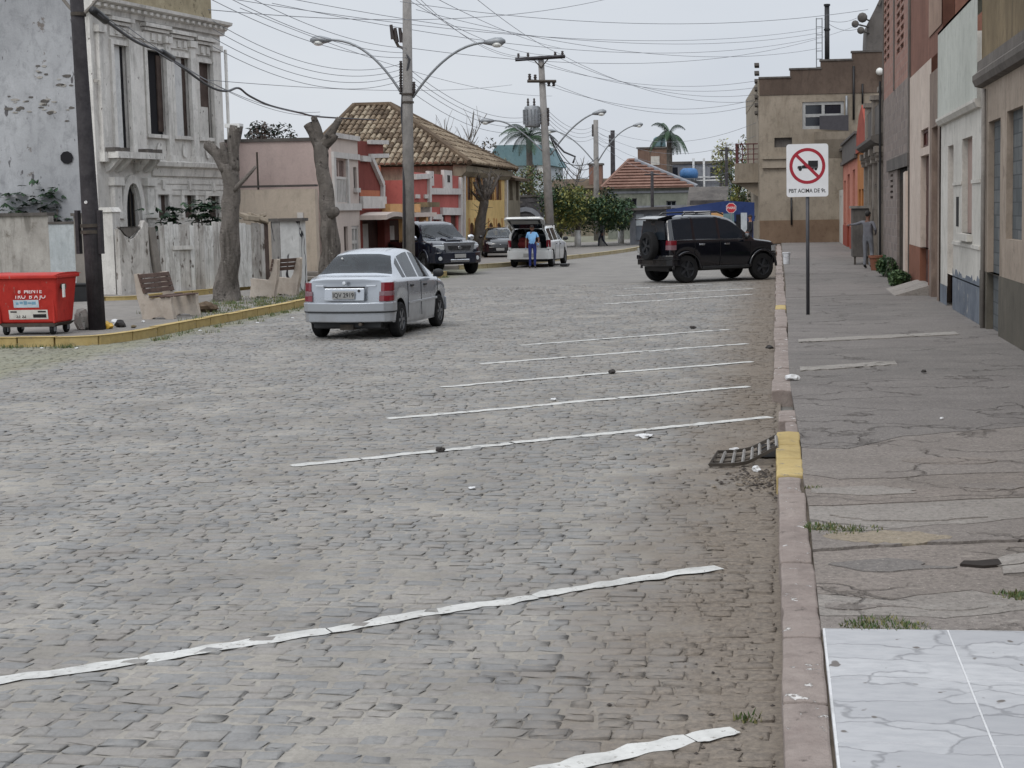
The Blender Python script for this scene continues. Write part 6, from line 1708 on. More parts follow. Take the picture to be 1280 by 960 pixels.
def car_body(sp, root, paint, glass, skip_rear_glass=False):
 y0, y1 = sp['y0'], sp['y1']
 ys = set([y0, y0 + .03, y0 + .07, y0 + .13, y1, y1 - .03, y1 - .07, y1 - .13])
 y = y0
 while y < y1: ys.add(round(y, 3)); y += .09
 for a in sp['axles']:
  for k in range(15): ys.add(round(a + sp['arch'] * math.sin(PI * (k / 14 - .5)), 4))
  ys.add(round(a - sp['arch'] - .004, 4)); ys.add(round(a + sp['arch'] + .004, 4))
 for (k, v) in sp.get('breaks', []): ys.add(k); ys.add(k + .012)
 ys = sorted(q for q in ys if y0 <= q <= y1)
 gmax = sp['roof'] - sp['belt']
 rings = []
 for y in ys:
  zb = curve(sp['bottom'], y)
  for a in sp['axles']:
   if abs(y - a) < sp['arch']: zb = max(zb, sp['hub'] + math.sqrt(max(0, sp['arch'] ** 2 - (y - a) ** 2)) * 1.0)
  zs = curve(sp['shoulder'], y); zt = max(curve(sp['top'], y), zs + .012); w = curve(sp['width'], y)
  g = zt - zs; k = min(1, max(0, (g - .05) / (gmax - .05)))
  zb = min(zb, zs - .06)
  wr = sp['roofw'] * (w / sp['wmax'])
  wt = lerp(w * .90, wr, k)
  R_ = [(0, zb), (.78 * w, zb), (.955 * w, zb + .03), (w * .985, lerp(zb, zs, .28)), (w, lerp(zb, zs, .58)), (w * .99, zs - .05 * min(1, (zs - zb) / .3)), (w * .955, zs),
              (w * .925, zs + min(.02, g * .3)), (lerp(w * .91, wt, 1), zs + g * lerp(.5, .86, k)), (wt - .05 * k - .02, zs + g * lerp(.75, .955, k)), (wt * .55, zs + g * .99), (0, zt)]
  rings.append(R_)
 n = 12
 full = []
 for i, R_ in enumerate(rings):
  full.append([(p[0], ys[i], p[1]) for p in R_] + [(-p[0], ys[i], p[1]) for p in R_[-2:0:-1]])
 N = 22
 vs = [p for r in full for p in r]
 groups = {'body': [], 'underside': []}
 def seg_of(j): return j if j < 11 else 21 - j
 for i in range(len(ys) - 1):
  ym = (ys[i] + ys[i + 1]) / 2
  g = curve(sp['top'], ym) - curve(sp['shoulder'], ym)
  for j in range(N):
   s = seg_of(j); f = (i * N + j, i * N + (j + 1) % N, (i + 1) * N + (j + 1) % N, (i + 1) * N + j)
   name = 'body'
   if s in (0, 1): name = 'underside'
   elif s == 7 and g > .06:
    for (a, c) in sp['side_win']:
     if a < ym < c: name = 'side_window_left' if j > 10 else 'side_window_right'
   elif s in (9, 10):
    for nm, a, c in sp['glass']:
     if a < ym < c: name = nm
   groups.setdefault(name, []).append(f)
 groups['body'].append(tuple(range(N - 1, -1, -1)) if not sp.get('open_rear') else None)
 groups['body'].append(tuple((len(ys) - 1) * N + k for k in range(N)))
 out = {}
 for nm, fs in groups.items():
  fs = [f for f in fs if f]
  used = sorted({i for f in fs for i in f}); mp_ = {a: b for b, a in enumerate(used)}
  mb = MB(); mb.add([vs[i] for i in used], [tuple(mp_[i] for i in f)[::-1] for f in fs])
  pn = 'side_window' if nm.startswith('side_window') else nm
  o = mb.build(pn, paint if nm == 'body' else (M['black'] if nm == 'underside' else glass), root, smooth=True)
  if nm in ('body', 'underside'):
   md = o.modifiers.new('edge', 'EDGE_SPLIT'); md.split_angle = math.radians(38)
  out[nm] = o
 return out
def wheel(root, x, y, r, w, side, rim_m, spokes=5, name='wheel', hub=None):
 e = bpy.data.objects.new('wheel_mount', None)
 b = MB(); ax = lambda a, c, h: (h, a, c)
 prof = [(r * .62, -w / 2), (r * .9, -w / 2), (r * .985, -w * .38), (r, -w * .2), (r, w * .2), (r * .985, w * .38), (r * .9, w / 2), (r * .62, w / 2), (r * .6, 0)]
 b.lathe(prof, 28, ax, close=True)
 t = b.build(name, M['tyre'], root, smooth=True); t.location = (x, y, hub or r)
 md = t.modifiers.new('edge', 'EDGE_SPLIT'); md.split_angle = math.radians(40)
 b = MB(); o = side * w * .30
 b.lathe([(r * .64, o - side * .06), (r * .64, o + side * .035), (r * .59, o + side * .03), (r * .57, o - side * .02), (.01, o - side * .03)] , 24, ax)
 for k in range(spokes):
  a = 2 * PI * k / spokes
  m = lambda u, v, h: (o + side * (.005 + h), u * math.cos(a) - v * math.sin(a), u * math.sin(a) + v * math.cos(a))
  b.prism(m, [(r * .05, -r * .07), (r * .59, -r * .10), (r * .59, r * .10), (r * .05, r * .07)], -.025, .02)
 b.lathe([(r * .14, o), (r * .14, o + side * .035), (.01, o + side * .04)], 12, ax)
 q = b.build('rim', rim_m, t, smooth=False)
 return t
def wrap(mb, path, z0, z1, th, mi=0, taper=0.0):
 """a strip of bodywork following a plan path, th thick to the inside"""
 P = [Vector((p[0], p[1])) for p in path]; n = len(P); vs = []
 for i, p in enumerate(P):
  t = (P[min(i + 1, n - 1)] - P[max(i - 1, 0)]).normalized(); q = Vector((-t.y, t.x)) * th
  for (z, k) in ((z0, 1), (z1, 1)):
   vs.append((p.x, p.y, z)); vs.append((p.x + q.x, p.y + q.y, z))
 fs = []
 for i in range(n - 1):
  a, b_ = i * 4, i * 4 + 4
  fs += [(a, b_, b_ + 2, a + 2), (a + 1, a + 3, b_ + 3, b_ + 1), (a + 2, b_ + 2, b_ + 3, a + 3), (a, a + 1, b_ + 1, b_)]
 fs += [(0, 2, 3, 1), ((n - 1) * 4, (n - 1) * 4 + 1, (n - 1) * 4 + 3, (n - 1) * 4 + 2)]
 return mb.add(vs, fs, mi)
def plan_end(sp, yend, side, x0, L, off=.01):
 """outline of the body round one rear/front corner: from x0 on the end face to L along the flank"""
 sgn = -1 if yend < 0 else 1
 xe = curve(sp['width'], yend) * .97; pts = [(side * lerp(x0, xe, i / 5), yend + sgn * off) for i in range(6)]
 for d in (.03, .07, .13, .2, .3, .45, .6):
  if d > L: break
  y = yend - sgn * d; pts.append((side * (curve(sp['width'], y) + off), y))
 if (side * sgn) > 0: pts = pts[::1]
 return pts
def orient(path, inward):
 """order a path so that wrap thickens towards the car"""
 p = [Vector(q) for q in path]; t = (p[1] - p[0]); q = Vector((-t.y, t.x))
 mid = Vector(inward) - p[0]
 return path if q.dot(mid) > 0 else path[::-1]
def bumper(sp, root, yend, z0, z1, mat, L=.45, off=.035, name='bumper', th=.06):
 a = plan_end(sp, yend, 1, 0, L, off); c = plan_end(sp, yend, -1, 0, L, off)
 path = a[::-1] + c[1:]
 b = MB(); wrap(b, orient(path, (0, 0)), z0, z1, th); return b.build(name, mat, root, bevel=.018, segs=2)
def number_plate(root, x, y, z, rotz, txt, face):
 b = MB(); b.box(-.2, .2, -.008, .0, -.065, .065); o = b.build('number_plate', M['plate'], root, bevel=.006); o.location = (x, y, z); o.rotation_euler = (0, 0, rotz)
 if txt: text_mesh('plate_text', txt, .105, M['plate_ink'], o, (0, -.010, -.005), (PI / 2, 0, 0), .92)
 return o
def car_paint(name, c, metal, rough=.32, dirt=None):
 t = NT(name).set(rough, metal, .5, .6)
 n = t.noise(t.co(), 2.2, 6, .6)
 sp = t.n('ShaderNodeSeparateXYZ'); t.l(t.tc.outputs['Object'], sp.inputs[0])
 mr_ = t.n('ShaderNodeMapRange'); mr_.inputs['From Min'].default_value = .75; mr_.inputs['From Max'].default_value = .2; t.l(sp.outputs['Z'], mr_.inputs['Value'])
 m = t.math('MULTIPLY', mr_.outputs[0], t.mask(n, .3, .7))
 t.col(t.mix(t.math('MULTIPLY', m, .55), c, dirt or S(110, 104, 96)))
 r_ = t.math('ADD', t.math('MULTIPLY', m, .4), rough); t.l(r_, t.b.inputs['Roughness'])
 return t.mat
M['silver'] = car_paint('silver_paint', S(170, 175, 182), .55, .24)
M['car_black'] = car_paint('black_paint_car', S(16, 17, 23), .0, .12, S(40, 39, 40))
M['car_navy'] = car_paint('navy_paint', S(24, 30, 44), .1, .15, S(50, 48, 48))
M['car_white'] = car_paint('white_paint_car', S(206, 208, 208), .0, .35)
M['trim'] = plain('trim', S(40, 41, 43), .6)

def mirror_pair(root, w, y, z, mat, s=1.0):
 for sd in (-1, 1):
  b = MB(); b.sphere((0, 0, 0), (.11 * s, .06 * s, .075 * s), 10, 6); b.tube([(-sd * .1, .02, -.05), (0, 0, -.02)], .022, 5)
  o = b.build('wing_mirror', mat, root, smooth=True); o.location = (sd * (w + .09), y, z)
def handles(root, sp, spots, mat):
 for sd in (-1, 1):
  for (y, z) in spots:
   b = MB(); b.box(-.012, .012, -.085, .085, -.018, .018); o = b.build('door_handle', mat, root, bevel=.008); o.location = (sd * (curve(sp['width'], y) + .006), y, z)
def shut_lines(root, sp, ys, z0, z1):
 for sd in (-1, 1):
  for y in ys:
   w = curve(sp['width'], y); b = MB(); b.box(-.003, .004, -.006, .006, z0, z1); o = b.build('door_gap', M['black'], root); o.location = (sd * (w - .0005), y, 0)

def bow(root, sp, ar, af, lean=0.0, z0=.62):
 """round both ends of the car in plan and lean the tail, all parts together"""
 def f(p):
  k = max(0, min(1, (sp['y0'] + .6 - p[1]) / .6)); q = max(0, min(1, (p[1] - sp['y1'] + .6) / .6)); u = (p[0] / sp['wmax']) ** 2
  return k * (ar * u + lean * max(0, p[2] - z0)) - q * af * u
 for o in root.children:
  if o.type != 'MESH' or o.name.startswith(('wheel', 'spare')): continue
  if o.location.length > 1e-6: o.location.y += f(o.location); continue
  for m_ in [o] + [c for c in o.children if c.location.length < 1e-6]:
   for v in m_.data.vertices: v.co.y += f(v.co)
def cabin(root, yf, yr, w, h):
 for x, y in ((-w, yf), (w, yf), (-w, yr), (w, yr)):
  b = MB(); b.prism(lambda a, z, x_: (x_, a, z), [(y - .1, h - .55), (y + .1, h - .5), (y - .08, h + .02), (y - .2, h + .0)], x - .23, x + .23); s_ = b.build('seat', M['glass_dark'], root, bevel=.03, segs=2)
  b = MB(); b.box(x - .12, x + .12, y - .2, y - .11, h + .03, h + .18); b.build('headrest', M['glass_dark'], s_, bevel=.03, segs=2)
 b = MB(); b.box(-.7, .7, yr - .5, yr - .18, h - .2, h - .15); b.box(-.68, .68, yf + .55, yf + .9, h - .3, h - .05); b.build('shelf_and_dash', M['black'], root)
# ------------------------------------------------------------------ silver sedan seen from behind
sed = dict(y0=-1.95, y1=1.92, axles=(-1.2, 1.13), arch=.33, hub=.29, roof=1.44, belt=.92, roofw=.525, wmax=.80,
 bottom=[(-1.95, .36), (-1.7, .24), (0, .2), (1.6, .22), (1.92, .32)],
 shoulder=[(-1.95, .90), (-1.5, .955), (-.9, .95), (.3, .91), (1.0, .87), (1.5, .79), (1.8, .68), (1.92, .58)],
 top=[(-1.95, .985), (-1.8, 1.02), (-1.42, 1.035), (-1.36, 1.05), (-.82, 1.385), (-.6, 1.42), (-.1, 1.45), (.25, 1.42), (.42, 1.36), (1.08, .98), (1.14, .95), (1.55, .86), (1.85, .72), (1.92, .62)],
 width=[(-1.95, .70), (-1.92, .745), (-1.86, .775), (-1.7, .79), (-1.0, .80), (1.0, .80), (1.5, .78), (1.75, .73), (1.88, .64), (1.92, .56)],
 side_win=[(-1.02, -.80), (-.75, -.10), (-.02, .70)], glass=[('rear_window', -1.33, -.86), ('windshield', .46, 1.04)], breaks=[(-.80, 0), (-.75, 0), (-.10, 0), (-.02, 0)])
cr_p = gp(448, 424)
t = thing('parked_car', 'silver four door sedan seen from behind on the cobbles at the left', 'car', (-7.0, 26.3, 0), math.radians(-4.0), None, (.97, .96, 1.02))
P = car_body(sed, t, M['silver'], M['glass_clear'])
bumper(sed, t, -1.95, .46, .61, M['silver'], .36, .036, 'bumper', .05)
bumper(sed, t, -1.95, 0.29, .452, M['silver'], .36, .008, 'bumper_skirt', .05)
b = MB(); a_ = plan_end(sed, -1.95, 1, 0, .3, .03); c_ = plan_end(sed, -1.95, -1, 0, .3, .03); wrap(b, orient(a_[::-1] + c_[1:], (0, 0)), .445, .462, .03); b.build('bumper_groove', M['trim'], t)
b = MB(); b.box(-.6, .6, -1.9, -1.6, .2, .3); b.build('rear_valance', M['trim'], t)
b = MB(); b.tube([(.28, -1.98, .26), (.28, -1.5, .26)], .028, 8); b.build('exhaust', M['dark_iron'], t)
b = MB(); b.box(-.12, .12, -1.85, -1.5, .16, .25); b.build('silencer', M['dark_iron'], t)
for sd in (-1, 1):
 b = MB(); p_ = plan_end(sed, -1.95, sd, .60, .2, .012); q = orient(p_, (0, 0)); wrap(b, q, .625, .715, .05)
 l_ = b.build('tail_light', M['red_lens'], t, bevel=.012)
 b = MB(); wrap(b, q, .717, .785, .05); b.build('lens', M['smoke_lens'], l_, bevel=.008)
 b = MB(); wrap(b, orient(plan_end(sed, -1.95, sd, .625, .2, .010), (0, 0)), .787, .93, .05); b.build('lens', M['red_lens'], l_, bevel=.012)
b = MB(); b.box(-.36, .36, -1.975, -1.945, .635, .845); b.build('plate_panel', M['silver'], t, bevel=.03, segs=2)
b = MB(); b.box(-.37, .37, -1.985, -1.95, .845, .868); b.build('plate_trim', M['trim'], t, bevel=.008)
number_plate(t, 0, -1.977, .735, 0, 'IQV 2919', 1)
b = MB(); b.lathe([(.022, 0), (.018, .008)], 10, lambda x, y, z: (x + .265, -1.976 - z, y + .80)); b.build('boot_lock', M['black'], t)
b = MB(); b.lathe([(.035, 0), (.03, .012), (.018, .014)], 14, lambda x, y, z: (x, -1.953 - z, y + .925)); b.build('badge', M['chrome'], t)
for x in (-.46, .46):
 b = MB(); b.box(x - .08, x + .08, -1.957, -1.949, .87, .89); b.build('name_strip', M['chrome'], t, bevel=.003)
b = MB(); wrap(b, orient([(sd * x, y) for sd, x, y in ((1, .75, -1.2), (1, .75, 1.2))], (0, 0)), .19, .26, .05); b.build('sill', M['silver'], t)
for x, y, sd in ((.70, -1.2, 1), (-.70, -1.2, -1), (.70, 1.13, 1), (-.70, 1.13, -1)): wheel(t, x, y, .29, .18, sd, M['rim'], 6)
b = MB(); b.box(-.62, .62, -1.75, 1.6, .17, .52); b.build('floor_pan', M['black'], t)
mirror_pair(t, .80, .72, .98, M['trim']); handles(t, sed, ((-.62, .83), (.16, .81)), M['trim']); shut_lines(t, sed, (-.08, .95, -.86), .3, .9)
for sd in (-1, 1):
 b = MB(); wrap(b, orient([(sd * (curve(sed['width'], y) + .006), y) for y in (-.82, -.3, .3, .9)], (0, 0)), .52, .56, .012); b.build('rub_strip', M['silver'], t, bevel=.004)
 b = MB(); wrap(b, orient(plan_end(sed, 1.92, sd, .36, .2, .008), (0, 0)), .56, .66, .05); b.build('headlight', M['clear_lens'], t)
bumper(sed, t, 1.92, .28, .52, M['silver'], .3, .03)
b = MB(); b.sphere((0, 0, 0), (.02, .004, .016), 8, 5); o = b.build('sticker', M['white_paint'], t); o.location = (-.34, -1.02, 1.30)
cabin(t, .15, -.72, .34, 1.02)
bow(t, sed, .17, .18, .18)
# ------------------------------------------------------------------ black off-roader parked nose to the kerb
suv = dict(y0=-1.78, y1=1.9, axles=(-1.2, 1.24), arch=.41, hub=.36, roof=1.72, belt=1.08, roofw=.64, wmax=.85,
 bottom=[(-1.78, .48), (-1.6, .38), (0, .36), (1.7, .38), (1.9, .46)],
 shoulder=[(-1.78, 1.08), (-1.0, 1.10), (0, 1.09), (.9, 1.05), (1.6, .98), (1.82, .88), (1.9, .74)],
 top=[(-1.78, 1.60), (-1.72, 1.69), (-1.4, 1.73), (-.4, 1.75), (.15, 1.70), (.34, 1.64), (.98, 1.14), (1.06, 1.10), (1.6, 1.03), (1.84, .92), (1.9, .78)],
 width=[(-1.78, .80), (-1.74, .83), (-1.6, .85), (1.2, .85), (1.6, .83), (1.78, .76), (1.87, .66), (1.9, .58)],
 side_win=[(-1.62, -.98), (-.90, -.18), (-.10, .62)], glass=[('windshield', .38, .95)], breaks=[(-.98, 0), (-.90, 0), (-.18, 0), (-.10, 0)])
hd_ = math.atan2(.58, .80)
t = thing('parked_car', 'black off-roader with spare wheel on its tailgate parked nose in to the right kerb', 'car', (-1.98, 43.6, 0), hd_ - PI / 2, None, (1.0, 1.05, 1.08))
car_body(suv, t, M['car_black'], M['glass_dark'])
for yy, z0, z1, m, off in ((-1.78, .46, .72, 'car_black', .10), (1.9, .44, .72, 'car_black', .07)):
 bumper(suv, t, yy, z0, z1 - .12, M[m], .38, off - .03, th=.1); bumper(suv, t, yy, z1 - .115, z1, M[m], .38, off, 'bumper_top', th=.12)
b = MB(); b.prism(lambda x, z, y: (x, y, z), [(-.62, 1.12), (.62, 1.12), (.55, 1.60), (-.55, 1.60)], -1.80, -1.785); b.build('rear_window', M['glass_car'], t, bevel=.004)
b = MB(); b.prism(lambda y, z, x: (x, y, z), [(-2.02, 1.66), (-1.70, 1.72), (-1.5, 1.73), (-1.70, 1.665), (-2.0, 1.63)], -.62, .62); b.build('roof_spoiler', M['car_black'], t, bevel=.012)
# spare wheel
w_ = wheel(t, .08, -1.93, .37, .22, 1, M['rim_dark'], 5, 'spare_wheel', .96); w_.rotation_euler = (0, 0, -PI / 2)
for sd in (-1, 1):
 b = MB(); q = orient(plan_end(suv, -1.78, sd, .66, .2, .014), (0, 0)); wrap(b, q, .98, 1.10, .05); l_ = b.build('tail_light', M['red_lens'], t, bevel=.012)
 b = MB(); wrap(b, q, .86, .978, .05); b.build('lens', M['smoke_lens'], l_, bevel=.008)
 b = MB(); wrap(b, orient([(sd * .875, y) for y in (-.72, .0, .78)], (0, 0)), .34, .42, .06); b.build('side_step', M['trim'], t, bevel=.01)
 b = MB(); wrap(b, orient([(sd * (curve(suv['width'], y) * .962 + .004), y) for y in (-1.62, -.9, 0, .7)], (0, 0)), 1.092, 1.112, .01); b.build('belt_trim', M['chrome'], t)
 b = MB(); b.tube([(sd * .60, -1.2, 1.73), (sd * .60, -1.1, 1.80), (sd * .60, -.1, 1.815), (sd * .60, .1, 1.74)], .022, 6); b.build('roof_rail', M['car_black'], t, smooth=True)
 for a in suv['axles']:
  b = MB(); n = 14; pts = []
  for i in range(n + 1):
   th = PI * i / n; pts.append((sd * .862, a + .43 * math.cos(th), .36 + .43 * math.sin(th)))
  b.tube(pts, .035, 6); b.build('wheel_arch_flare', M['car_black'], t, smooth=True)
 b = MB(); wrap(b, orient(plan_end(suv, 1.9, sd, .36, .3, .01), (0, 0)), .76, .9, .05); b.build('headlight', M['clear_lens'], t)
number_plate(t, -.42, -1.90, .84, 0, None, 1)
for x, y, sd in ((.74, -1.2, 1), (-.74, -1.2, -1), (.74, 1.24, 1), (-.74, 1.24, -1)): wheel(t, x, y, .36, .24, sd, M['rim_dark'], 5)
b = MB(); b.box(-.6, .6, -1.65, 1.7, .3, .6); b.build('floor_pan', M['black'], t)
mirror_pair(t, .85, .66, 1.16, M['car_black'], 1.1); handles(t, suv, ((-.72, .98), (.08, .98)), M['chrome']); shut_lines(t, suv, (-.14, .84, -.94), .42, 1.05)
b = MB(); b.box(-.3, .3, -.3, .28, 0, .03); o = b.build('sunroof', M['glass_dark'], t, bevel=.01); o.location = (0, -.35, 1.745)

bow(t, suv, .06, .12, .05, .8)
# ------------------------------------------------------------------ dark pickup facing the camera
pk = dict(y0=-2.6, y1=2.5, axles=(-1.5, 1.55), arch=.42, hub=.38, roof=1.78, belt=1.12, roofw=.64, wmax=.90,
 bottom=[(-2.6, .56), (-2.3, .46), (0, .44), (2.2, .42), (2.5, .50)],
 shoulder=[(-2.6, 1.06), (-.5, 1.09), (.4, 1.10), (1.2, 1.10), (2.0, 1.06), (2.35, .98), (2.5, .80)],
 top=[(-2.6, 1.08), (-.78, 1.11), (-.76, 1.13), (-.62, 1.68), (-.45, 1.76), (0, 1.79), (.35, 1.75), (.5, 1.70), (1.18, 1.22), (1.26, 1.19), (2.0, 1.13), (2.38, 1.02), (2.5, .84)],
 width=[(-2.6, .86), (-2.5, .89), (1.6, .90), (2.1, .88), (2.35, .80), (2.46, .70), (2.5, .60)],
 side_win=[(-.62, -.10), (-.02, .84)], glass=[('windshield', .55, 1.15)], breaks=[(-.10, 0), (-.02, 0)])
t = thing('pickup_truck', 'dark navy double cab pickup with chrome grille facing the camera', 'pickup', (-11.8, 51.3, 0), math.atan2(-4.0, 2.7) - PI / 2, None, .99)
car_body(pk, t, M['car_navy'], M['glass_clear']); cabin(t, .25, -.4, .38, 1.2)
bumper(pk, t, 2.5, .40, .76, M['car_navy'], .4, .07, th=.14)
b = MB(); b.prism(lambda x, z, y: (x, y, z), [(-.46, .78), (.46, .78), (.54, 1.06), (-.54, 1.06)], 2.42, 2.56); g = b.build('grille', M['chrome'], t, bevel=.02, segs=2)
b = MB(); b.prism(lambda x, z, y: (x, y, z), [(-.36, .84), (.36, .84), (.41, .975), (-.41, .975)], 2.50, 2.575); b.build('mesh', M['black'], g)
b = MB(); b.lathe([(.055, 0), (.05, .012)], 14, lambda x, y, z: (x * 1.3, 2.575 + z, .91 + y)); b.build('badge', M['chrome'], g)
for k in range(3):
 b = MB(); b.box(-.36, .36, 2.572, 2.582, .865 + k * .035, .872 + k * .035); b.build('bar', M['chrome'], g)
for sd in (-1, 1):
 b = MB(); wrap(b, orient([(sd * .50, 2.50), (sd * .62, 2.47), (sd * .74, 2.40), (sd * .81, 2.30), (sd * .85, 2.15)], (0, 0)), .84, 1.0, .08); b.build('headlight', M['clear_lens'], t, bevel=.015)
 b = MB(); b.lathe([(.07, 0), (.06, .02)], 12, lambda x, y, z: (sd * .66 + x, 2.535 + z, .56 + y)); b.build('fog_lamp', M['clear_lens'], t)
 b = MB(); wrap(b, orient([(sd * .915, y) for y in (-.9, .0, 1.05)], (0, 0)), .40, .46, .07); b.build('side_step', M['chrome'], t, bevel=.01)
 for a in pk['axles']:
  b = MB(); b.tube([(sd * .905, a + .45 * math.cos(PI * i / 14), .38 + .45 * math.sin(PI * i / 14)) for i in range(15)], .04, 6); b.build('wheel_arch_flare', M['car_navy'], t, smooth=True)
 b = MB(); b.tube([(sd * .62, -.85, 1.08), (sd * .55, -.95, 1.72), (sd * .1, -.97, 1.76)], .035, 6); b.build('roll_bar', M['chrome'], t, smooth=True)
 b = MB(); b.sphere((0, 0, 0), (.13, .07, .1), 10, 6); b.tube([(-sd * .12, .0, -.06), (0, 0, 0)], .025, 5); o = b.build('wing_mirror', M['chrome'], t, smooth=True); o.location = (sd * 1.04, 1.02, 1.22)
b = MB(); b.prism(lambda y, z, x: (x, y, z), [(1.5, 1.16), (1.62, 1.21), (2.0, 1.17), (2.1, 1.11)], -.28, .28); sc__ = b.build('bonnet_scoop', M['car_navy'], t, bevel=.02)
b = MB(); b.box(-.24, .24, 2.01, 2.06, 1.13, 1.162); b.build('scoop_mouth', M['black'], sc__)
np_ = number_plate(t, 0, 2.60, .64, PI, None, 1)
b = MB(); b.box(-.34, .34, 2.55, 2.60, .44, .53); b.build('skid_plate', M['chrome'], t, bevel=.015)
for x, y, sd in ((.80, -1.5, 1), (-.80, -1.5, -1), (.80, 1.55, 1), (-.80, 1.55, -1)): wheel(t, x, y, .385, .26, sd, M['rim'], 6)
b = MB(); b.box(-.65, .65, -2.4, 2.2, .35, .66); b.build('floor_pan', M['black'], t)
handles(t, pk, ((-.48, 1.0), (.3, 1.0)), M['chrome']); shut_lines(t, pk, (-.06, 1.08, -.66), .5, 1.07)
for x in (-.32, .32):
 b = MB(); b.tube([(x, 1.2, 1.225), (x + .45, .92, 1.42)], .012, 4); b.build('wiper', M['black'], t)
b = MB(); b.box(-.75, .75, -2.5, -.85, 1.085, 1.13); b.build('bed_cover', M['black'], t, bevel=.01)

bow(t, pk, .04, .12)
# ------------------------------------------------------------------ small black hatchback behind the pickup
hb = dict(y0=-1.75, y1=1.9, axles=(-1.2, 1.22), arch=.33, hub=.29, roof=1.45, belt=.94, roofw=.55, wmax=.80,
 bottom=[(-1.75, .36), (-1.5, .24), (1.6, .22), (1.9, .3)],
 shoulder=[(-1.75, .92), (0, .94), (.9, .90), (1.5, .82), (1.8, .70), (1.9, .58)],
 top=[(-1.75, 1.0), (-1.5, 1.34), (-1.2, 1.43), (-.3, 1.46), (.2, 1.42), (.36, 1.37), (1.05, .98), (1.12, .95), (1.5, .88), (1.82, .74), (1.9, .62)],
 width=[(-1.75, .72), (-1.68, .77), (-1.2, .80), (1.2, .80), (1.6, .76), (1.8, .68), (1.9, .56)],
 side_win=[(-1.2, -.2), (-.12, .68)], glass=[('rear_window', -1.72, -1.45), ('windshield', .40, 1.0)], breaks=[(-.2, 0), (-.12, 0)])
p = gp(618, 328)
t = thing('parked_car', 'small black hatchback half hidden between the pickup and the white station wagon', 'car', (-11.95, 64.6, .13), math.atan2(-4.0, .95) - PI / 2, None, .86)
car_body(hb, t, M['car_black'], M['glass_clear']); cabin(t, .2, -.7, .34, 1.02)
bumper(hb, t, 1.9, .26, .52, M['car_black'], .35, .04)
for sd in (-1, 1):
 b = MB(); wrap(b, orient([(sd * .40, 1.90), (sd * .55, 1.87), (sd * .66, 1.80), (sd * .72, 1.66)], (0, 0)), .60, .74, .06); b.build('headlight', M['clear_lens'], t, bevel=.012)
b = MB(); b.lathe([(.05, 0), (.03, .02)], 4, lambda x, y, z: (x * .8, 1.92 + z, .62 + y)); b.build('badge', M['chrome'], t)
number_plate(t, 0, 1.945, .40, PI, None, 1)
b = MB(); b.box(-.3, .3, 1.9, 1.945, .27, .33); b.build('grille', M['trim'], t)
for x, y, sd in ((.69, -1.2, 1), (-.69, -1.2, -1), (.69, 1.22, 1), (-.69, 1.22, -1)): wheel(t, x, y, .29, .18, sd, M['rim'], 5)
b = MB(); b.box(-.6, .6, -1.6, 1.6, .2, .5); b.build('floor_pan', M['black'], t)
mirror_pair(t, .8, .72, 1.0, M['car_black'])

bow(t, hb, .08, .16)
# ------------------------------------------------------------------ white station wagon with tailgate up
wg = dict(y0=-1.9, y1=1.95, axles=(-1.22, 1.2), arch=.34, hub=.29, roof=1.48, belt=.95, roofw=.58, wmax=.80, open_rear=True,
 bottom=[(-1.9, .34), (-1.6, .26), (1.6, .22), (1.95, .3)],
 shoulder=[(-1.9, .95), (0, .95), (.9, .90), (1.5, .82), (1.8, .70), (1.95, .58)],
 top=[(-1.9, 1.42), (-1.7, 1.46), (-.6, 1.50), (.1, 1.45), (.3, 1.38), (1.05, .98), (1.12, .95), (1.5, .88), (1.85, .74), (1.95, .62)],
 width=[(-1.9, .75), (-1.85, .78), (-1.6, .80), (1.2, .80), (1.6, .76), (1.85, .66), (1.95, .56)],
 side_win=[(-1.66, -.98), (-.90, -.12), (-.04, .66)], glass=[('windshield', .35, 1.0)], breaks=[(-.98, 0), (-.9, 0), (-.12, 0), (-.04, 0)])
t = thing('parked_car', 'white station wagon with tailgate raised and red cargo inside', 'car', (-8.96, 56.9, 0), math.radians(-2.5))
car_body(wg, t, M['car_white'], M['glass_clear'])
bumper(wg, t, -1.9, .30, .62, M['car_white'], .4, .045)
b = MB(); b.box(-.70, .70, -1.86, -1.80, .62, .70); b.build('load_sill', M['car_white'], t)
b = MB(); b.box(-.68, .68, -1.84, -.7, .6, .66); b.build('load_floor', M['black'], t)
b = MB(); b.box(-.64, .64, -.75, -.68, .6, 1.2); b.build('rear_seat', M['glass_dark'], t)
for sd in (-1, 1):
 b = MB(); wrap(b, orient(plan_end(wg, -1.9, sd, .66, .13, .012), (0, 0)), .74, 1.0, .05); b.build('tail_light', M['red_lens'], t, bevel=.012)
 b = MB(); b.prism(lambda x, z, y: (sd * x, y, z), [(.68, .66), (.76, .66), (.72, 1.2), (.56, 1.42), (.5, 1.40), (.64, 1.18)], -1.905, -1.85); b.build('tailgate_jamb', M['car_white'], t)
 b = MB(); b.tube([(sd * .62, -1.82, 1.2), (sd * .62, -2.3, 1.62)], .012, 5); b.build('gas_strut', M['black'], t)
 b = MB(); b.tube([(sd * .55, -1.6, 1.48), (sd * .55, -1.5, 1.54), (sd * .55, -.2, 1.55), (sd * .55, -.05, 1.48)], .016, 5); b.build('roof_rail', M['trim'], t)
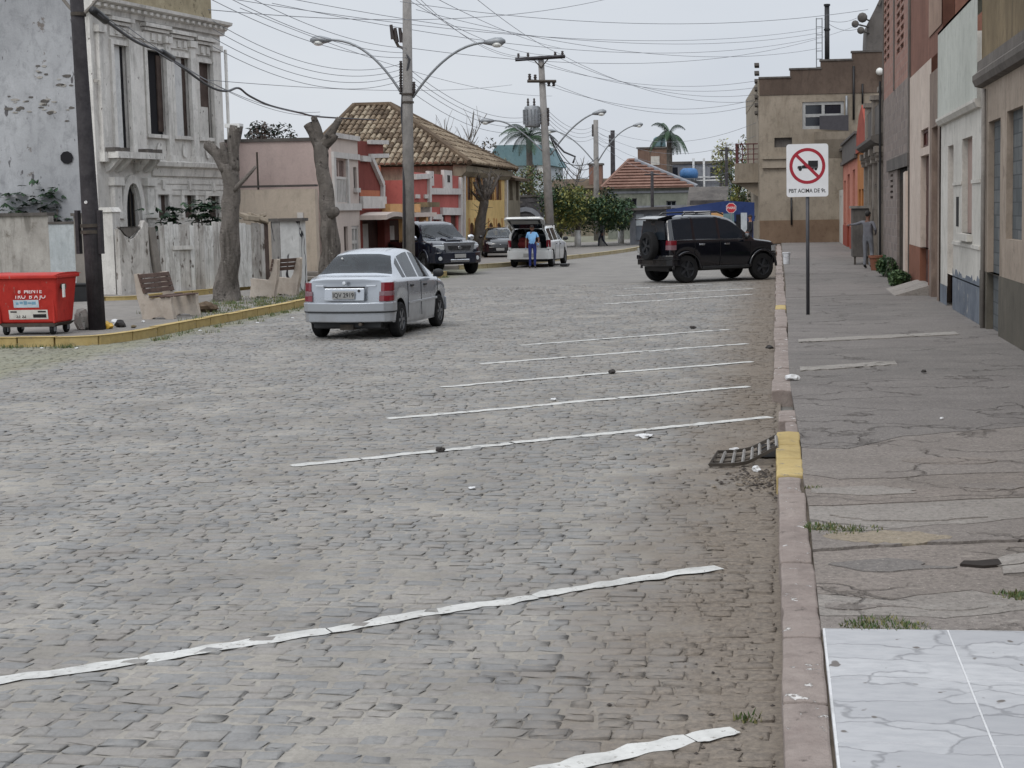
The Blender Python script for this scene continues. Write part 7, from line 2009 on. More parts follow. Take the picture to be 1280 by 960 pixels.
# tailgate: swung up above the roof
tg = MB(); ang = math.radians(68)
def tgm(x, u, h): return (x, -1.88 - u * math.sin(ang) - h * math.cos(ang), 1.45 + u * math.cos(ang) - h * math.sin(ang))
tg.prism(lambda x, u, h: tgm(x, u, h), [(-.60, 0), (.60, 0), (.70, .5), (.72, .86), (.62, .98), (-.62, .98), (-.72, .86), (-.70, .5)], -.04, .04)
g = tg.build('tailgate', M['car_white'], t, bevel=.01)
b = MB(); b.prism(lambda x, u, h: tgm(x, u, h), [(-.52, .06), (.52, .06), (.6, .46), (-.6, .46)], .041, .05); b.build('tailgate_window', M['glass_dark'], g)
b = MB(); b.prism(lambda x, u, h: tgm(x, u, h), [(-.58, .52), (.58, .52), (.60, .86), (-.60, .86)], .041, .055); b.build('tailgate_lining', M['trim'], g)
b = MB(); b.prism(lambda x, u, h: tgm(x, u, h), [(-.5, .56), (.5, .56), (.5, .82), (-.5, .82)], .056, .07); b.build('lining_panel', M['plate'], g)
number_plate(t, -.0, -1.955, .45, 0, None, 1)
for x, y, sd in ((.70, -1.22, 1), (-.70, -1.22, -1), (.70, 1.2, 1), (-.70, 1.2, -1)): wheel(t, x, y, .29, .18, sd, M['rim'], 5)
b = MB(); b.box(-.62, .62, -1.7, 1.6, .2, .5); b.build('floor_pan', M['black'], t)
mirror_pair(t, .8, .70, 1.0, M['trim']); handles(t, wg, ((-.64, .84), (.14, .82)), M['trim']); shut_lines(t, wg, (-.08, .9, -.94), .3, .92)
loc = t.location
t2 = thing('canvas_bag', 'red bag heaped in the open boot of the white station wagon', 'bag', (loc.x - .25, loc.y - 1.5, .66))
b = MB(); b.sphere((0, 0, .16), (.32, .25, .2), 12, 8); b.sphere((-.1, .02, .32), (.18, .16, .12), 10, 6); b.build('bag', plain('bag_red', S(112, 34, 36), .8), t2, smooth=True)
b = MB(); b.tube([(-.1, 0, .34), (0, -.02, .5), (.12, 0, .3)], .018, 5); b.build('strap', M['black'], t2)
t2 = thing('jerrycan', 'white plastic can beside the red bag in the wagon boot', 'can', (loc.x + .22, loc.y - 1.62, .66))
b = MB(); b.box(-.09, .09, -.07, .07, 0, .26); b.build('can', M['white_paint'], t2, bevel=.02, segs=2); b = MB(); b.lathe([(.03, .26), (.03, .31)], 8); b.build('lid', M['black'], t2)
# ================================================================== STREET FURNITURE
ISL = .13
def pole_top(px, py, Y): return atY(px, py, Y)
# --- wooden utility pole by the dumpster
p = gp(122, 412, ISL); Y1 = p.y
t = thing('utility_pole', 'dark weathered wooden utility pole leaning beside the red dumpster', 'pole', p)
tp = atY(92, -60, Y1) - p
b = MB(); b.tube([(0, 0, -.1), tp * .3, tp * .7, tp], [.15, .145, .12, .11], 14, wob=.1); b.build('shaft', M['wood_pole'], t, smooth=True)
q = lambda x, y: atY(x, y, Y1) - p
for s_, (x0, y0, x1, y1) in enumerate(((94, 16, 78, -2), (106, 16, 122, -2))):
 b = MB(); b.tube([q(x0, y0), q((x0 + x1) / 2, (y0 + y1) / 2 + 1), q(x1, y1)], .03, 6); b.build('bracket', M['concrete'], t)
for py, r in ((282, .17), (290, .165), (18, .13)):
 b = MB(); c = q(113 if py > 100 else 98, py); d = tp.normalized(); b.tube([c - d * .03, c + d * .03], r, 14); b.build('band', M['dark_iron'], t)
b = MB(); c = q(109, 290); b.box(c.x - .19, c.x - .13, c.y - .06, c.y + .06, c.z - .38, c.z + .38); b.build('side_rail', M['wood_pole'], t)
b = MB(); c = q(125, 290); b.box(c.x - .02, c.x + .04, c.y - .06, c.y + .06, c.z - .38, c.z + .38); b.build('side_rail', M['wood_pole'], t)
b = MB(); c = q(112, 253); b.lathe([(.03, 0), (.025, .02)], 8, lambda x, y, z: (c.x + x, c.y - .14 - z, c.z + y)); b.build('marker', M['white_paint'], t)

# --- street lamps: concrete poles with curved arms
def lamp_arm(t, base, a, m, e, head_dir):
 """arm from a through m to e (world), lamp head at the end"""
 A, Mm, E_ = Vector(a) - base, Vector(m) - base, Vector(e) - base
 pts = []
 for i in range(13):
  k = i / 12; pts.append((1 - k) ** 2 * A + 2 * k * (1 - k) * Mm + k * k * E_)
 b = MB(); b.tube(pts, .04, 7); arm = b.build('lamp_arm', M['steel_gray'], t, smooth=True)
 d = (pts[-1] - pts[-2]).normalized(); d = Vector((d.x, d.y, d.z * .4)).normalized(); c = pts[-1]
 s_ = Vector((-d.y, d.x, 0)).normalized(); u = d.cross(s_)
 if u.z < 0: u = -u
 b = MB(); prof = [(-.05, .05), (.08, .09), (.3, .14), (.5, .13), (.62, .05)]
 vs = []; n = 8
 b.tube([c + d * k for k, r in prof], [r for k, r in prof], 8); h = b.build('lamp_head', M['steel_gray'], t, smooth=True)
 b = MB(); b.sphere(tuple(c + d * .36 - u * .09), (.17, .15, .09), 10, 6); b.build('lamp_glass', M['lamp_glass'], h, smooth=True)
 return arm
def insulator_rack(t, base, spots, s_=1.0):
 for c in spots:
  c = Vector(c) - base; b = MB(); b.lathe([(.03, -.1), (.06, -.08), (.035, -.04), (.06, 0), (.035, .04), (.055, .08), (.02, .1)], 8, lambda x, y, z: (c.x + x * s_, c.y + y * s_, c.z + z * s_)); b.build('insulator', M['insulator'], t, smooth=True)
p2 = gp(511, 343, ISL); Y2 = p2.y
t = thing('lamp_post', 'nearest grey concrete lamp post with two curved arms behind the silver sedan', 'lamp post', p2)
tp = atY(508.5, -45, Y2) - p2
b = MB(); b.tube([(0, 0, -.1), tp * .5, tp], [.205, .17, .13], 14); b.build('shaft', M['conc_pole'], t, smooth=True)
P2 = lambda x, y: atY(x, y, Y2)
lamp_arm(t, p2, P2(505, 122), P2(462, 48), P2(412, 50), -1)
lamp_arm(t, p2, P2(516, 122), P2(560, 55), P2(607, 53), 1)
b = MB(); c = P2(500, 55) - p2; b.tube([P2(509, 62) - p2, P2(498, 58) - p2, P2(490, 42) - p2], .05, 6); b.build('bracket', M['dark_iron'], t)
for (x, y) in ((489, 40), (494, 44), (500, 44), (504, 50)):
 b = MB(); c = P2(x, y) - p2; b.tube([c + Vector((0, 0, .22)), c + Vector((.05, 0, -.22))], [.05, .07], 7); b.build('fuse_holder', M['insulator'], t)
insulator_rack(t, p2, [P2(501, y) for y in (80, 87, 94, 101, 107, 114)] + [P2(517.5, y) for y in (106, 112)], 1.0)
for x in (501, 517.5):
 b = MB(); b.tube([P2(x, 76 if x < 510 else 103) - p2, P2(x, 118) - p2], .018, 5); b.build('rack_rod', M['dark_iron'], t)
b = MB(); b.tube([P2(503, 60) - p2, P2(514, 75) - p2 + Vector((0, -.2, 0)), P2(503.5, 112) - p2, P2(502, 140) - p2, P2(504.5, 180) - p2, P2(507, 240) - p2 + Vector((0, -.2, 0)), P2(508, 310) - p2 + Vector((0, -.22, 0))], .035, 6); b.build('riser_cable', M['cable'], t, smooth=True)
for y in (118, 128):
 b = MB(); c = P2(510, y) - p2; b.tube([c - Vector((0, 0, .03)), c + Vector((0, 0, .03))], .19, 12); b.build('band', M['dark_iron'], t)
# --- pole with crossarm and transformer
p3 = gp(689, 313, ISL); Y3 = p3.y
t = thing('utility_pole', 'tall concrete pole with wooden crossarm and grey transformer before the bend', 'pole', p3)
P3 = lambda x, y: atY(x, y, Y3)
tp = P3(676, 70) - p3
b = MB(); b.tube([(0, 0, -.1), tp * .5, tp], [.23, .19, .14], 12); b.build('shaft', M['conc_pole'], t, smooth=True)
b = MB(); b.tube([(tp * 0).to_tuple(), tuple(tp * .13)], [.245, .235], 12); b.build('white_band', M['white_paint'], t)
c0, c1 = P3(645, 75) - p3, P3(707, 71) - p3
b = MB(); b.tube([c0 + Vector((0, -.2, 0)), c1 + Vector((0, -.2, 0))], .09, 4); b.build('crossarm', M['wood_pole'], t)
for x in (667, 686):
 b = MB(); b.tube([P3(x, 74) - p3 + Vector((0, -.2, 0)), P3(677, 85) - p3 + Vector((0, -.15, 0))], .03, 5); b.build('brace', M['dark_iron'], t)
insulator_rack(t, p3, [P3(648, 70), P3(660, 69), P3(703, 67), P3(694, 68)], 1.3)
b = MB(); b.tube([P3(660, 102) - p3 + Vector((0, -.2, 0)), P3(696, 102) - p3 + Vector((0, -.2, 0))], .07, 4); b.build('lower_crossarm', M['dark_iron'], t)
insulator_rack(t, p3, [P3(662, 96), P3(669, 97), P3(686, 104), P3(692, 104)], 1.5)
c = P3(665.5, 145) - p3
b = MB(); b.lathe([(.05, -.55), (.36, -.53), (.38, -.45), (.38, .4), (.34, .46), (.05, .5)], 14, lambda x, y, z: (c.x + x, c.y + y, c.z + z)); tr = b.build('transformer', M['steel_gray'], t, smooth=True)
for k in range(7):
 a = PI + PI * k / 6; b = MB(); b.box(-.02, .02, .32, .46, -.4, .3); o = b.build('cooling_fin', M['steel_gray'], tr); o.location = c; o.rotation_euler = (0, 0, a - PI / 2)
for dx in (-.2, .1):
 b = MB(); b.lathe([(.04, .48), (.07, .52), (.04, .6), (.07, .65), (.04, .73), (.05, .8), (.02, .85)], 8, lambda x, y, z: (c.x + dx + x, c.y + y, c.z + z)); b.build('bushing', M['insulator'], tr)
b = MB(); b.tube([c + Vector((.4, 0, .3)), P3(680, 140) - p3], .05, 5); b.tube([c + Vector((.4, 0, -.4)), P3(681, 152) - p3], .05, 5); b.build('hanger', M['dark_iron'], t)
lamp_arm(t, p3, P3(681, 192), P3(640, 148), P3(616, 151), -1)
lamp_arm(t, p3, P3(688, 194), P3(716, 152), P3(742, 142), 1)
insulator_rack(t, p3, [P3(685, y) for y in (138, 143, 148, 154)], 1.3)
b = MB(); b.tube([P3(687, 168) - p3, P3(692, 176) - p3, P3(705, 190) - p3, P3(719, 196) - p3, P3(716, 204) - p3], .05, 5); b.build('jumper_cable', M['cable'], t, smooth=True)
# --- two slimmer lamp posts further on
for px, base_y, Yp, top, lab, arms in ((745, 292, 100, 150, 'slim grey lamp post with two arms left of the red roofed house', [((743, 203), (716, 168), (694, 164)), ((746.5, 204), (768, 164), (792, 157))]),
                                      (766, 290, 112, 163, 'slender dark lamp post in front of the red roofed house', [])):
 pb_ = Vector((atY(px, 250, Yp).x, Yp, 0)); t = thing('lamp_post', lab, 'lamp post', pb_)
 Pq = lambda x, y: atY(x, y, Yp)
 b = MB(); b.tube([(0, 0, 0), Pq(px - .3, top) - pb_], [.2, .16], 9); b.build('shaft', M['conc_pole'] if arms else M['wood_pole'], t, smooth=True)
 for a in arms: lamp_arm(t, pb_, Pq(*a[0]), Pq(*a[1]), Pq(*a[2]), 1)
 insulator_rack(t, pb_, [Pq(px - 4, y) for y in (top + 8, top + 13, top + 18)], 1.4)
for px, Yp, top, lab in ((908, 108, 184, 'thin dark pole beside the pale green tree'), (815, 101, 214, 'thin dark pole before the grey house with red roof'), (901, 116, 200, 'second thin pole left of the pale green tree')):
 pb_ = Vector((atY(px, 250, Yp).x, Yp, 0)); t = thing('utility_pole', lab, 'pole', pb_)
 b = MB(); b.tube([(0, 0, 0), atY(px, top, Yp) - pb_], [.13, .1], 8); b.build('shaft', M['wood_pole'], t, smooth=True)
 b = MB(); k = atY(px, top + 4, Yp) - pb_; b.tube([k + Vector((-.5, 0, 0)), k + Vector((.5, 0, 0))], .05, 5); b.build('crossarm', M['wood_pole'], t)

# --- road sign: no trucks
p = gp(1010, 393, .14)
t = thing('road_sign', 'white no lorries sign on a thin grey post at the pavement edge', 'road sign', p, math.radians(-3))
s_px = FPX / p.y
zb_, zt_ = atY(1008, 246, p.y).z - p.z, atY(1008, 180, p.y).z - p.z
wS = 51 / s_px
b = MB(); b.tube([(0, 0, -.05), (0, 0, zb_ + .3)], .032, 10); b.build('post', plain('post_gray', S(72, 72, 76), .5, .3), t, smooth=True)
b = MB()
def rrect(w, z0, z1, r, n=5):
 pts = []
 for cx_, cz, a0 in ((w / 2 - r, z1 - r, 0), (-w / 2 + r, z1 - r, PI / 2), (-w / 2 + r, z0 + r, PI), (w / 2 - r, z0 + r, 1.5 * PI)):
  for i in range(n + 1): pts.append((cx_ + r * math.cos(a0 + PI / 2 * i / n), cz + r * math.sin(a0 + PI / 2 * i / n)))
 return pts
b.prism(lambda x, z, y: (x, y, z), rrect(wS, zb_, zt_, .05), -.047, -.038); b.build('plate', plain('sign_white', S(222, 222, 224), .4, grime=.04), t)
cz = zt_ - .02 - wS * .5; Ro, Ri = wS * .43, wS * .355
SR = plain('sign_red', S(158, 34, 50), .45, grime=.05); SB = plain('sign_black', S(28, 28, 32), .5, grime=0)
b = MB(); n = 40
for i in range(n):
 a0, a1 = 2 * PI * i / n, 2 * PI * (i + 1) / n
 b.add([(Ro * math.cos(a0), -.0495, cz + Ro * math.sin(a0)), (Ro * math.cos(a1), -.0495, cz + Ro * math.sin(a1)), (Ri * math.cos(a1), -.0495, cz + Ri * math.sin(a1)), (Ri * math.cos(a0), -.0495, cz + Ri * math.sin(a0))], [(0, 1, 2, 3)])
b.build('red_ring', SR, t)
k = wS
b = MB()
def flat(pts, y=-.0492): b.add([(x * k, y, cz + z * k) for x, z in pts], [tuple(range(len(pts)))])
flat([(.02, -.03), (.255, -.03), (.255, .125), (.02, .125)])
flat([(-.235, -.06), (.25, -.06), (.25, -.035), (-.235, -.035)])
flat([(-.13, -.034), (.012, -.034), (.012, .055), (-.07, .055), (-.09, .02), (-.13, .01)])
flat([(-.235, -.034), (-.135, -.034), (-.135, .005), (-.225, .0)])
for cx_, r in ((-.17, .042), (.2, .036), (.12, .036)): flat([(cx_ + r * math.cos(2 * PI * i / 14), -.075 + r * math.sin(2 * PI * i / 14)) for i in range(14)], -.0493)
b.build('lorry_symbol', SB, t)
b = MB(); a = math.radians(-45); w2 = .037 * k; d = Vector((math.cos(a), math.sin(a))); nn = Vector((-d.y, d.x)) * w2; e = d * (Ri + .01)
b.add([(-e.x + nn.x, -.0499, cz - e.y + nn.y), (-e.x - nn.x, -.0499, cz - e.y - nn.y), (e.x - nn.x, -.0499, cz + e.y - nn.y), (e.x + nn.x, -.0499, cz + e.y + nn.y)], [(0, 1, 2, 3)]); b.build('red_slash', SR, t)
text_mesh('sign_text', 'PBT ACIMA DE 9t.', .098, SB, t, (0, -.0485, zb_ + .105), sx=.86)
for z in (zb_ + .25, zt_ - .15):
 b = MB(); b.box(-.05, .05, -.038, .036, z - .02, z + .02); b.build('clamp', M['steel_gray'], t)
# --- stop sign at the kiosk
Ys = 73.5; c = atY(914, 260, Ys)
t = thing('stop_sign', 'small red octagonal stop sign in front of the blue kiosk', 'stop sign', (c.x, Ys, 0))
b = MB(); b.tube([(0, 0, 0), (0, 0, c.z)], .035, 6); b.build('post', M['steel_gray'], t)
r = .26
b = MB(); b.prism(lambda x, z, y: (x, y, z), [(r * math.cos(PI / 8 + PI / 4 * i), c.z + r * math.sin(PI / 8 + PI / 4 * i)) for i in range(8)], -.06, -.045); b.build('plate', M['white_paint'], t)
r = .235
b = MB(); b.prism(lambda x, z, y: (x, y, z), [(r * math.cos(PI / 8 + PI / 4 * i), c.z + r * math.sin(PI / 8 + PI / 4 * i)) for i in range(8)], -.063, -.0605); b.build('red_face', plain('stop_red', S(178, 42, 52), .4, grime=.02), t)
text_mesh('sign_text', 'PARE', .17, M['white_paint'], t, (0, -.065, c.z))

# --- red wheeled dumpster
p = gp(48, 417, ISL)
t = thing('dumpster', 'red four wheeled waste container with stickers at the left edge', 'dumpster', p, math.radians(2))
s_px = FPX / p.y
M['bin_red'] = weathered('bin_red', S(172, 46, 42), S(188, 60, 52), 2, spots=(S(150, 96, 88), 12, .66, .72), patch=[(S(140, 44, 42), 3, .62, .72)], bump=.12, rough=.5)
W_ = 88 / s_px; h0, h1 = 27 / s_px, 78 / s_px
xl, xr, yf, yb = -W_ / 2, W_ / 2 - .02, -.42, .42
b = MB()
def ring(z, k): return [(xl + .03 * (1 - k), yf + .05 * (1 - k), z), (xr - .03 * (1 - k), yf + .05 * (1 - k), z), (xr - .03 * (1 - k), yb - .05 * (1 - k), z), (xl + .03 * (1 - k), yb - .05 * (1 - k), z)]
zb, zm_, zt = .20, .24, h1
R0, R1 = ring(zb, -1.2), ring(zt, 1)
b.add(R0 + R1, [(3, 2, 1, 0), (0, 1, 5, 4), (1, 2, 6, 5), (2, 3, 7, 6), (3, 0, 4, 7), (4, 5, 6, 7)]); body = b.build('body', M['bin_red'], t, bevel=.03, segs=2)
b = MB(); b.box(xl - .03, xr + .03, yf - .035, yf + .05, zt - .06, zt + .0); b.box(xl - .03, xr + .03, yb - .05, yb + .035, zt - .06, zt); b.box(xl - .03, xl + .05, yf + .05, yb - .05, zt - .06, zt); b.box(xr - .05, xr + .03, yf + .05, yb - .05, zt - .06, zt); b.build('rim', M['bin_red'], t, bevel=.012)
b = MB(); b.prism(lambda y, z, x: (x, y, z), [(yf - .03, zt + .002), (yf + .1, zt + .018), (0, zt + .03), (yb - .1, zt + .022), (yb + .03, zt + .002)], xl - .02, xr + .02); b.build('lid', M['bin_red'], t, bevel=.015)
b = MB(); b.prism(lambda x, z, y: (x, y, z), [(xl + .03, .20), (xr - .04, .20), (xr - .12, .14), (xl + .12, .14)], yf + .08, yb - .08); b.build('base_frame', M['dark_iron'], t)
for x in (xl + .06, xr - .12):
 b = MB(); b.box(x, x + .035, yf - .012 + .065, yf + .12, .2, zt - .08); b.build('rib', M['bin_red'], t, bevel=.01)
for x in (xl + .14, xr - .17):
 for y in (yf + .16, yb - .16):
  b = MB(); b.lathe([(.075, -.03), (.085, -.02), (.085, .02), (.075, .03)], 14, lambda a, c, h: (x + h, y + a, .085 + c)); w_ = b.build('wheel', M['tyre'], t, smooth=False)
  b = MB(); b.box(x - .045, x - .035, y - .05, y + .05, .06, .2); b.box(x + .035, x + .045, y - .05, y + .05, .06, .2); b.build('castor_fork', M['steel_gray'], w_)
for sd, x in ((-1, xl), (1, xr)):
 b = MB(); b.lathe([(.05, 0), (.05, .06), (.03, .07)], 10, lambda a, c, h: (x + sd * h, yf + .2 + a, zt - .2 + c)); b.build('trunnion', M['dark_iron'], t)
b = MB(); b.box(xr + .05, xr + .075, yf + .1, yf + .16, zt - .38, zt - .16); b.build('side_latch', M['white_paint'], t)
def face(x, z): # point on the sloping front
 k = (z - zb) / (zt - zb); return yf + .05 * (1 - lerp(-1.2, 1, k))
W2 = plain('bin_white', S(222, 205, 205), .5, grime=.05);
tl = math.atan2(.11, zt - zb)
for x, z, tx, sz, in ((.07, .745, '8  MENTE', .105), (.06, .655, 'TRO  B"A JO', .105)):
 text_mesh('lettering', tx, sz, W2, t, (x, face(0, z) - .004, z), (PI / 2 + tl * -1, 0, 0), .95)
def sticker(name, x0, x1, z0, z1, mat, par, off=.004):
 b = MB(); b.add([(x0, face(0, z0) - off, z0), (x1, face(0, z0) - off, z0), (x1, face(0, z1) - off, z1), (x0, face(0, z1) - off, z1)], [(0, 1, 2, 3)]); return b.build(name, mat, par)
st1 = sticker('sticker', -.24, .20, .47, .60, plain('sticker_blue', S(190, 204, 214), .4), t)
for k in range(5): sticker('print_mark', -.2 + k * .07, -.15 + k * .075, .52 + .012 * (k % 2), .56 + .01 * (k % 3), plain('print_blue', S(120, 160, 184), .5) if k == 0 else bpy.data.materials['print_blue'], st1, .006)
st2 = sticker('sticker', -.34, .34, .27, .43, plain('sticker_white', S(208, 206, 200), .4), t)
sticker('print_mark', -.31, -.2, .385, .41, SB, st2, .006); sticker('print_mark', .17, .31, .385, .41, SB, st2, .006); sticker('print_mark', .08, .31, .295, .355, SB, st2, .006)
text_mesh('lettering', '53 32', .085, SB, st2, (-.13, face(0, .32) - .007, .325), (PI / 2 - tl, 0, 0), .9)

# --- benches: moulded concrete ends with wooden slats
M['bench_conc'] = weathered('bench_conc', S(172, 160, 148), S(196, 186, 174), 3, patch=[(S(142, 132, 122), 6, .62, .7)], bump=.25)
M['slat'] = weathered('slat', S(84, 68, 62), S(112, 94, 86), 4, streak=(S(60, 48, 44), .5, .45, .65), bump=.3)
def bench(label, base, rotz, length=1.5, missing=(), sc=1.0):
 t = thing('park_bench', label, 'bench', base, rotz, 'benches on the tree island', sc)
 prof = [(-.06, 0), (.10, 0), (.16, .04), (.30, .05), (.40, .04), (.44, 0), (.58, 0), (.53, .30), (.54, .42), (.06, .38), (-.02, .50), (-.12, .86), (-.20, .86), (-.16, .42), (-.10, .22)]
 for x in (-length / 2, length / 2 - .1):
  b = MB(); b.prism(lambda y, z, q: (q, -y + .2, z), prof, x, x + .1); b.build('bench_end', M['bench_conc'], t, bevel=.012)
 for k in range(4):
  if ('s', k) in missing: continue
  b = MB(); y = .10 + k * .115; b.box(-length / 2 - .04, length / 2 + .04, -y - .095 + .2, -y + .2, .412 + .008 * (k % 2), .445); b.build('seat_slat', M['slat'], t, bevel=.006)
 for k in range(4):
  if ('b', k) in missing: continue
  z = .50 + k * .095; yy = -.02 - (z - .5) * .28
  b = MB(); b.prism(lambda y, z_, q: (q, -y + .2, z_), [(yy + .005, z), (yy + .035, z), (yy + .012, z + .08), (yy - .018, z + .08)], -length / 2 - .03, length / 2 + .03); b.build('back_slat', M['slat'], t, bevel=.005)
 return t
bp_ = gp(203, 398, ISL); bench('near concrete bench with brown slats between the utility pole and the first tree', (bp_.x, bp_.y + .35, ISL), math.radians(84), 1.1, (('s', 1),))
bp_ = gp(350, 371, ISL); bench('far concrete bench with bare ends by the graffiti pillar', (bp_.x - .15, bp_.y + .2, ISL), math.radians(-108), .95, (('s', 0), ('s', 1), ('s', 2), ('s', 3), ('b', 0)), 1.05)

# --- pollarded street trees on the island
def stub_tree(label, base, path, radii, stubs, mat='bark', lm=None):
 t = thing('pollarded_tree', label, 'tree', base, 0, 'pollarded trees on the island')
 o0 = Vector(base); loc = [Vector(p) - o0 for p in path]
 dens = []; rr = []
 for i in range(len(loc) - 1):
  for k in range(5): dens.append(loc[i].lerp(loc[i + 1], k / 5)); rr.append(lerp(radii[i], radii[i + 1], k / 5))
 dens.append(loc[-1]); rr.append(radii[-1])
 b = MB(); b.tube(dens, rr, 18, wob=.38); b.build('trunk', M[mat], t, smooth=True)
 for pts, r in stubs:
  pts = [Vector(p) - o0 for p in pts]; d2 = []; r2 = []
  for i in range(len(pts) - 1):
   for k in range(4): d2.append(pts[i].lerp(pts[i + 1], k / 4)); r2.append(lerp(r[i], r[i + 1], k / 4))
  d2.append(pts[-1]); r2.append(r[-1])
  b = MB(); b.tube(d2, r2, 12, wob=.35); b.build('limb', M[lm or mat], t, smooth=True)
 return t
b1 = gp(285, 376, ISL); Yt = b1.y; q = lambda x, y, dy=0: atY(x, y, Yt + dy)
t = stub_tree('near pollarded tree with cut stubs and one broken twig before the mansion', b1, [b1 - Vector((0, 0, .1)), q(285, 368), q(286, 345), q(287, 300), q(289, 240), q(287, 205)], [.36, .31, .235, .20, .185, .21],
   [([q(286, 212), q(272, 192), q(258, 180)], [.19, .14, .11]), ([q(289, 212), q(292, 185), q(295, 157)], [.19, .14, .15]), ([q(285, 205, -.1), q(281, 192, -.15), q(278, 178, -.15)], [.1, .09, .07]), ([q(292, 238, -.1), q(308, 222, -.2), q(320, 208, -.2)], [.07, .05, .03]), ([q(310, 221, -.2), q(314, 214, -.2)], [.03, .015])])
b = MB()
c0, c1 = q(281, 158, -.1), q(303, 151, .1)
b.box(c0.x - b1.x, c1.x - b1.x, -.12, .15, c0.z - b1.z - .03, c0.z - b1.z + .06); b.build('cap_board', M['white_paint'], t)
b2 = Vector((atY(414, 340, 42.3).x, 42.3, ISL)); Yt = 42.3
stub_tree('far leaning pollarded tree with forked blackened stubs behind the silver sedan', b2, [b2 - Vector((0, 0, .1)), q(413, 330), q(412, 290), q(407, 240), q(402, 200), q(401, 178)], [.33, .28, .235, .215, .21, .23],
   [([q(401, 184), q(392, 166), q(385, 155)], [.22, .15, .14]), ([q(402, 186), q(396, 160), q(392, 146)], [.17, .12, .09]), ([q(403, 184), q(414, 166), q(425, 148)], [.2, .12, .09]), ([q(407, 182), q(416, 172), q(419, 168)], [.13, .12, .1]), ([q(413, 268, -.12), q(419, 264, -.22), q(421, 262, -.25)], [.15, .15, .1])], mat='bark', lm='bark_dark')
# knobbly bare tree in front of the yellow house
p = atY(597, 310, 66.5); b3 = Vector((p.x, 66.5, ISL)); Yt = 66.5
st = []
for (x, y, k) in ((593, 228, .16), (598, 219, .14), (607, 224, .15), (616, 222, .13), (624, 219, .12), (612, 216, .1), (590, 240, .09)):
 st.append(([q(606, 252), q((606 + x) / 2, (252 + y) / 2 + 3, U(-.3, .3)), q(x, y, U(-.4, .4))], [.13, .08, k * .45]))
t = stub_tree('dark knobbly bare tree in front of the yellow house', b3, [b3 - Vector((0, 0, .1)), q(597, 300), q(601, 275), q(606, 250)], [.30, .25, .20, .18], st, mat='bark_dark')
b = MB()
for s_, r in st:
 for _ in range(9):
  k = R(); c = Vector(s_[1]).lerp(Vector(s_[2]), k) - b3; limb(c, (U(-1, 1), U(-.6, .6), U(-.2, 1)), U(.25, .6), .016, 3, .2, b, 4)
for _ in range(16):
 c = q(603 + U(-6, 6), U(255, 295)) - b3; limb(c, (U(-1, 1), U(-.6, .2), U(-.2, .6)), U(.3, .6), .015, 3, .2, b, 4)
kind(b.build('twigs', M['bark_dark'], t), 'stuff')

# --- storm drain grate, bent up against the kerb
g0 = gp(929, 568)
t = thing('drain_grate', 'bent iron drain grate lying up against the yellow kerb stones', 'grate', (g0.x, g0.y, 0))
near = [gp(887, 583, .012), gp(912, 583, .012), gp(934, 580, .02), gp(952, 571, .07), gp(971, 561, .14)]
farr = [gp(897, 567, .012), gp(916, 566, .012), gp(936, 563, .025), gp(952, 556, .08), gp(970, 547, .155)]
def resample(pts, n):
 P = [Vector(p) for p in pts]; sp_ = [];
 for i in range(n + 1):
  k = i / n * (len(P) - 1); a = min(int(k), len(P) - 2); f = k - a
  p0, p1, p2, p3 = P[max(a - 1, 0)], P[a], P[a + 1], P[min(a + 2, len(P) - 1)]
  sp_.append(.5 * ((2 * p1) + (p2 - p0) * f + (2 * p0 - 5 * p1 + 4 * p2 - p3) * f * f + (3 * p1 - p0 - 3 * p2 + p3) * f ** 3))
 return sp_
nr, fr_ = resample(near, 14), resample(farr, 14)
for nm, rr_ in (('edge_bar', nr), ('edge_bar', fr_)):
 b = MB()
 for a_, c_ in zip(rr_, rr_[1:]):
  a0, c0 = a_ - t.location, c_ - t.location; w = Vector((0, .012, 0)); h = Vector((0, 0, .028))
  b.add([a0 - w, a0 + w, a0 + w + h, a0 - w + h, c0 - w, c0 + w, c0 + w + h, c0 - w + h], [(0, 4, 5, 1), (1, 5, 6, 2), (2, 6, 7, 3), (3, 7, 4, 0), (0, 1, 2, 3), (7, 6, 5, 4)])
 b.build(nm, M['dark_iron'], t)
for i in range(0, 15, 2):
 a0, c0 = nr[i] - t.location, fr_[i] - t.location; b = MB(); b.tube([a0 + Vector((0, 0, .014)), c0 + Vector((0, 0, .014))], .013, 4); b.build('rung', M['conc_pole'] if i else M['dark_iron'], t)
for k in (.33, .66):
 b = MB()
 b.tube([nr[i].lerp(fr_[i], k) - t.location + Vector((0, 0, .004)) for i in range(15)], .009, 4); b.build('long_bar', M['dark_iron'], t)
k = gp(962, 572)
b = MB(); b.box(-.16, .02, -.75, -.05, .0, .004); o = b.build('gully_mouth', M['black_gap']); o.location = (-.03, k.y + .7, .0105)
tag(o, 'dark gully opening under the raised end of the drain grate', 'gully')

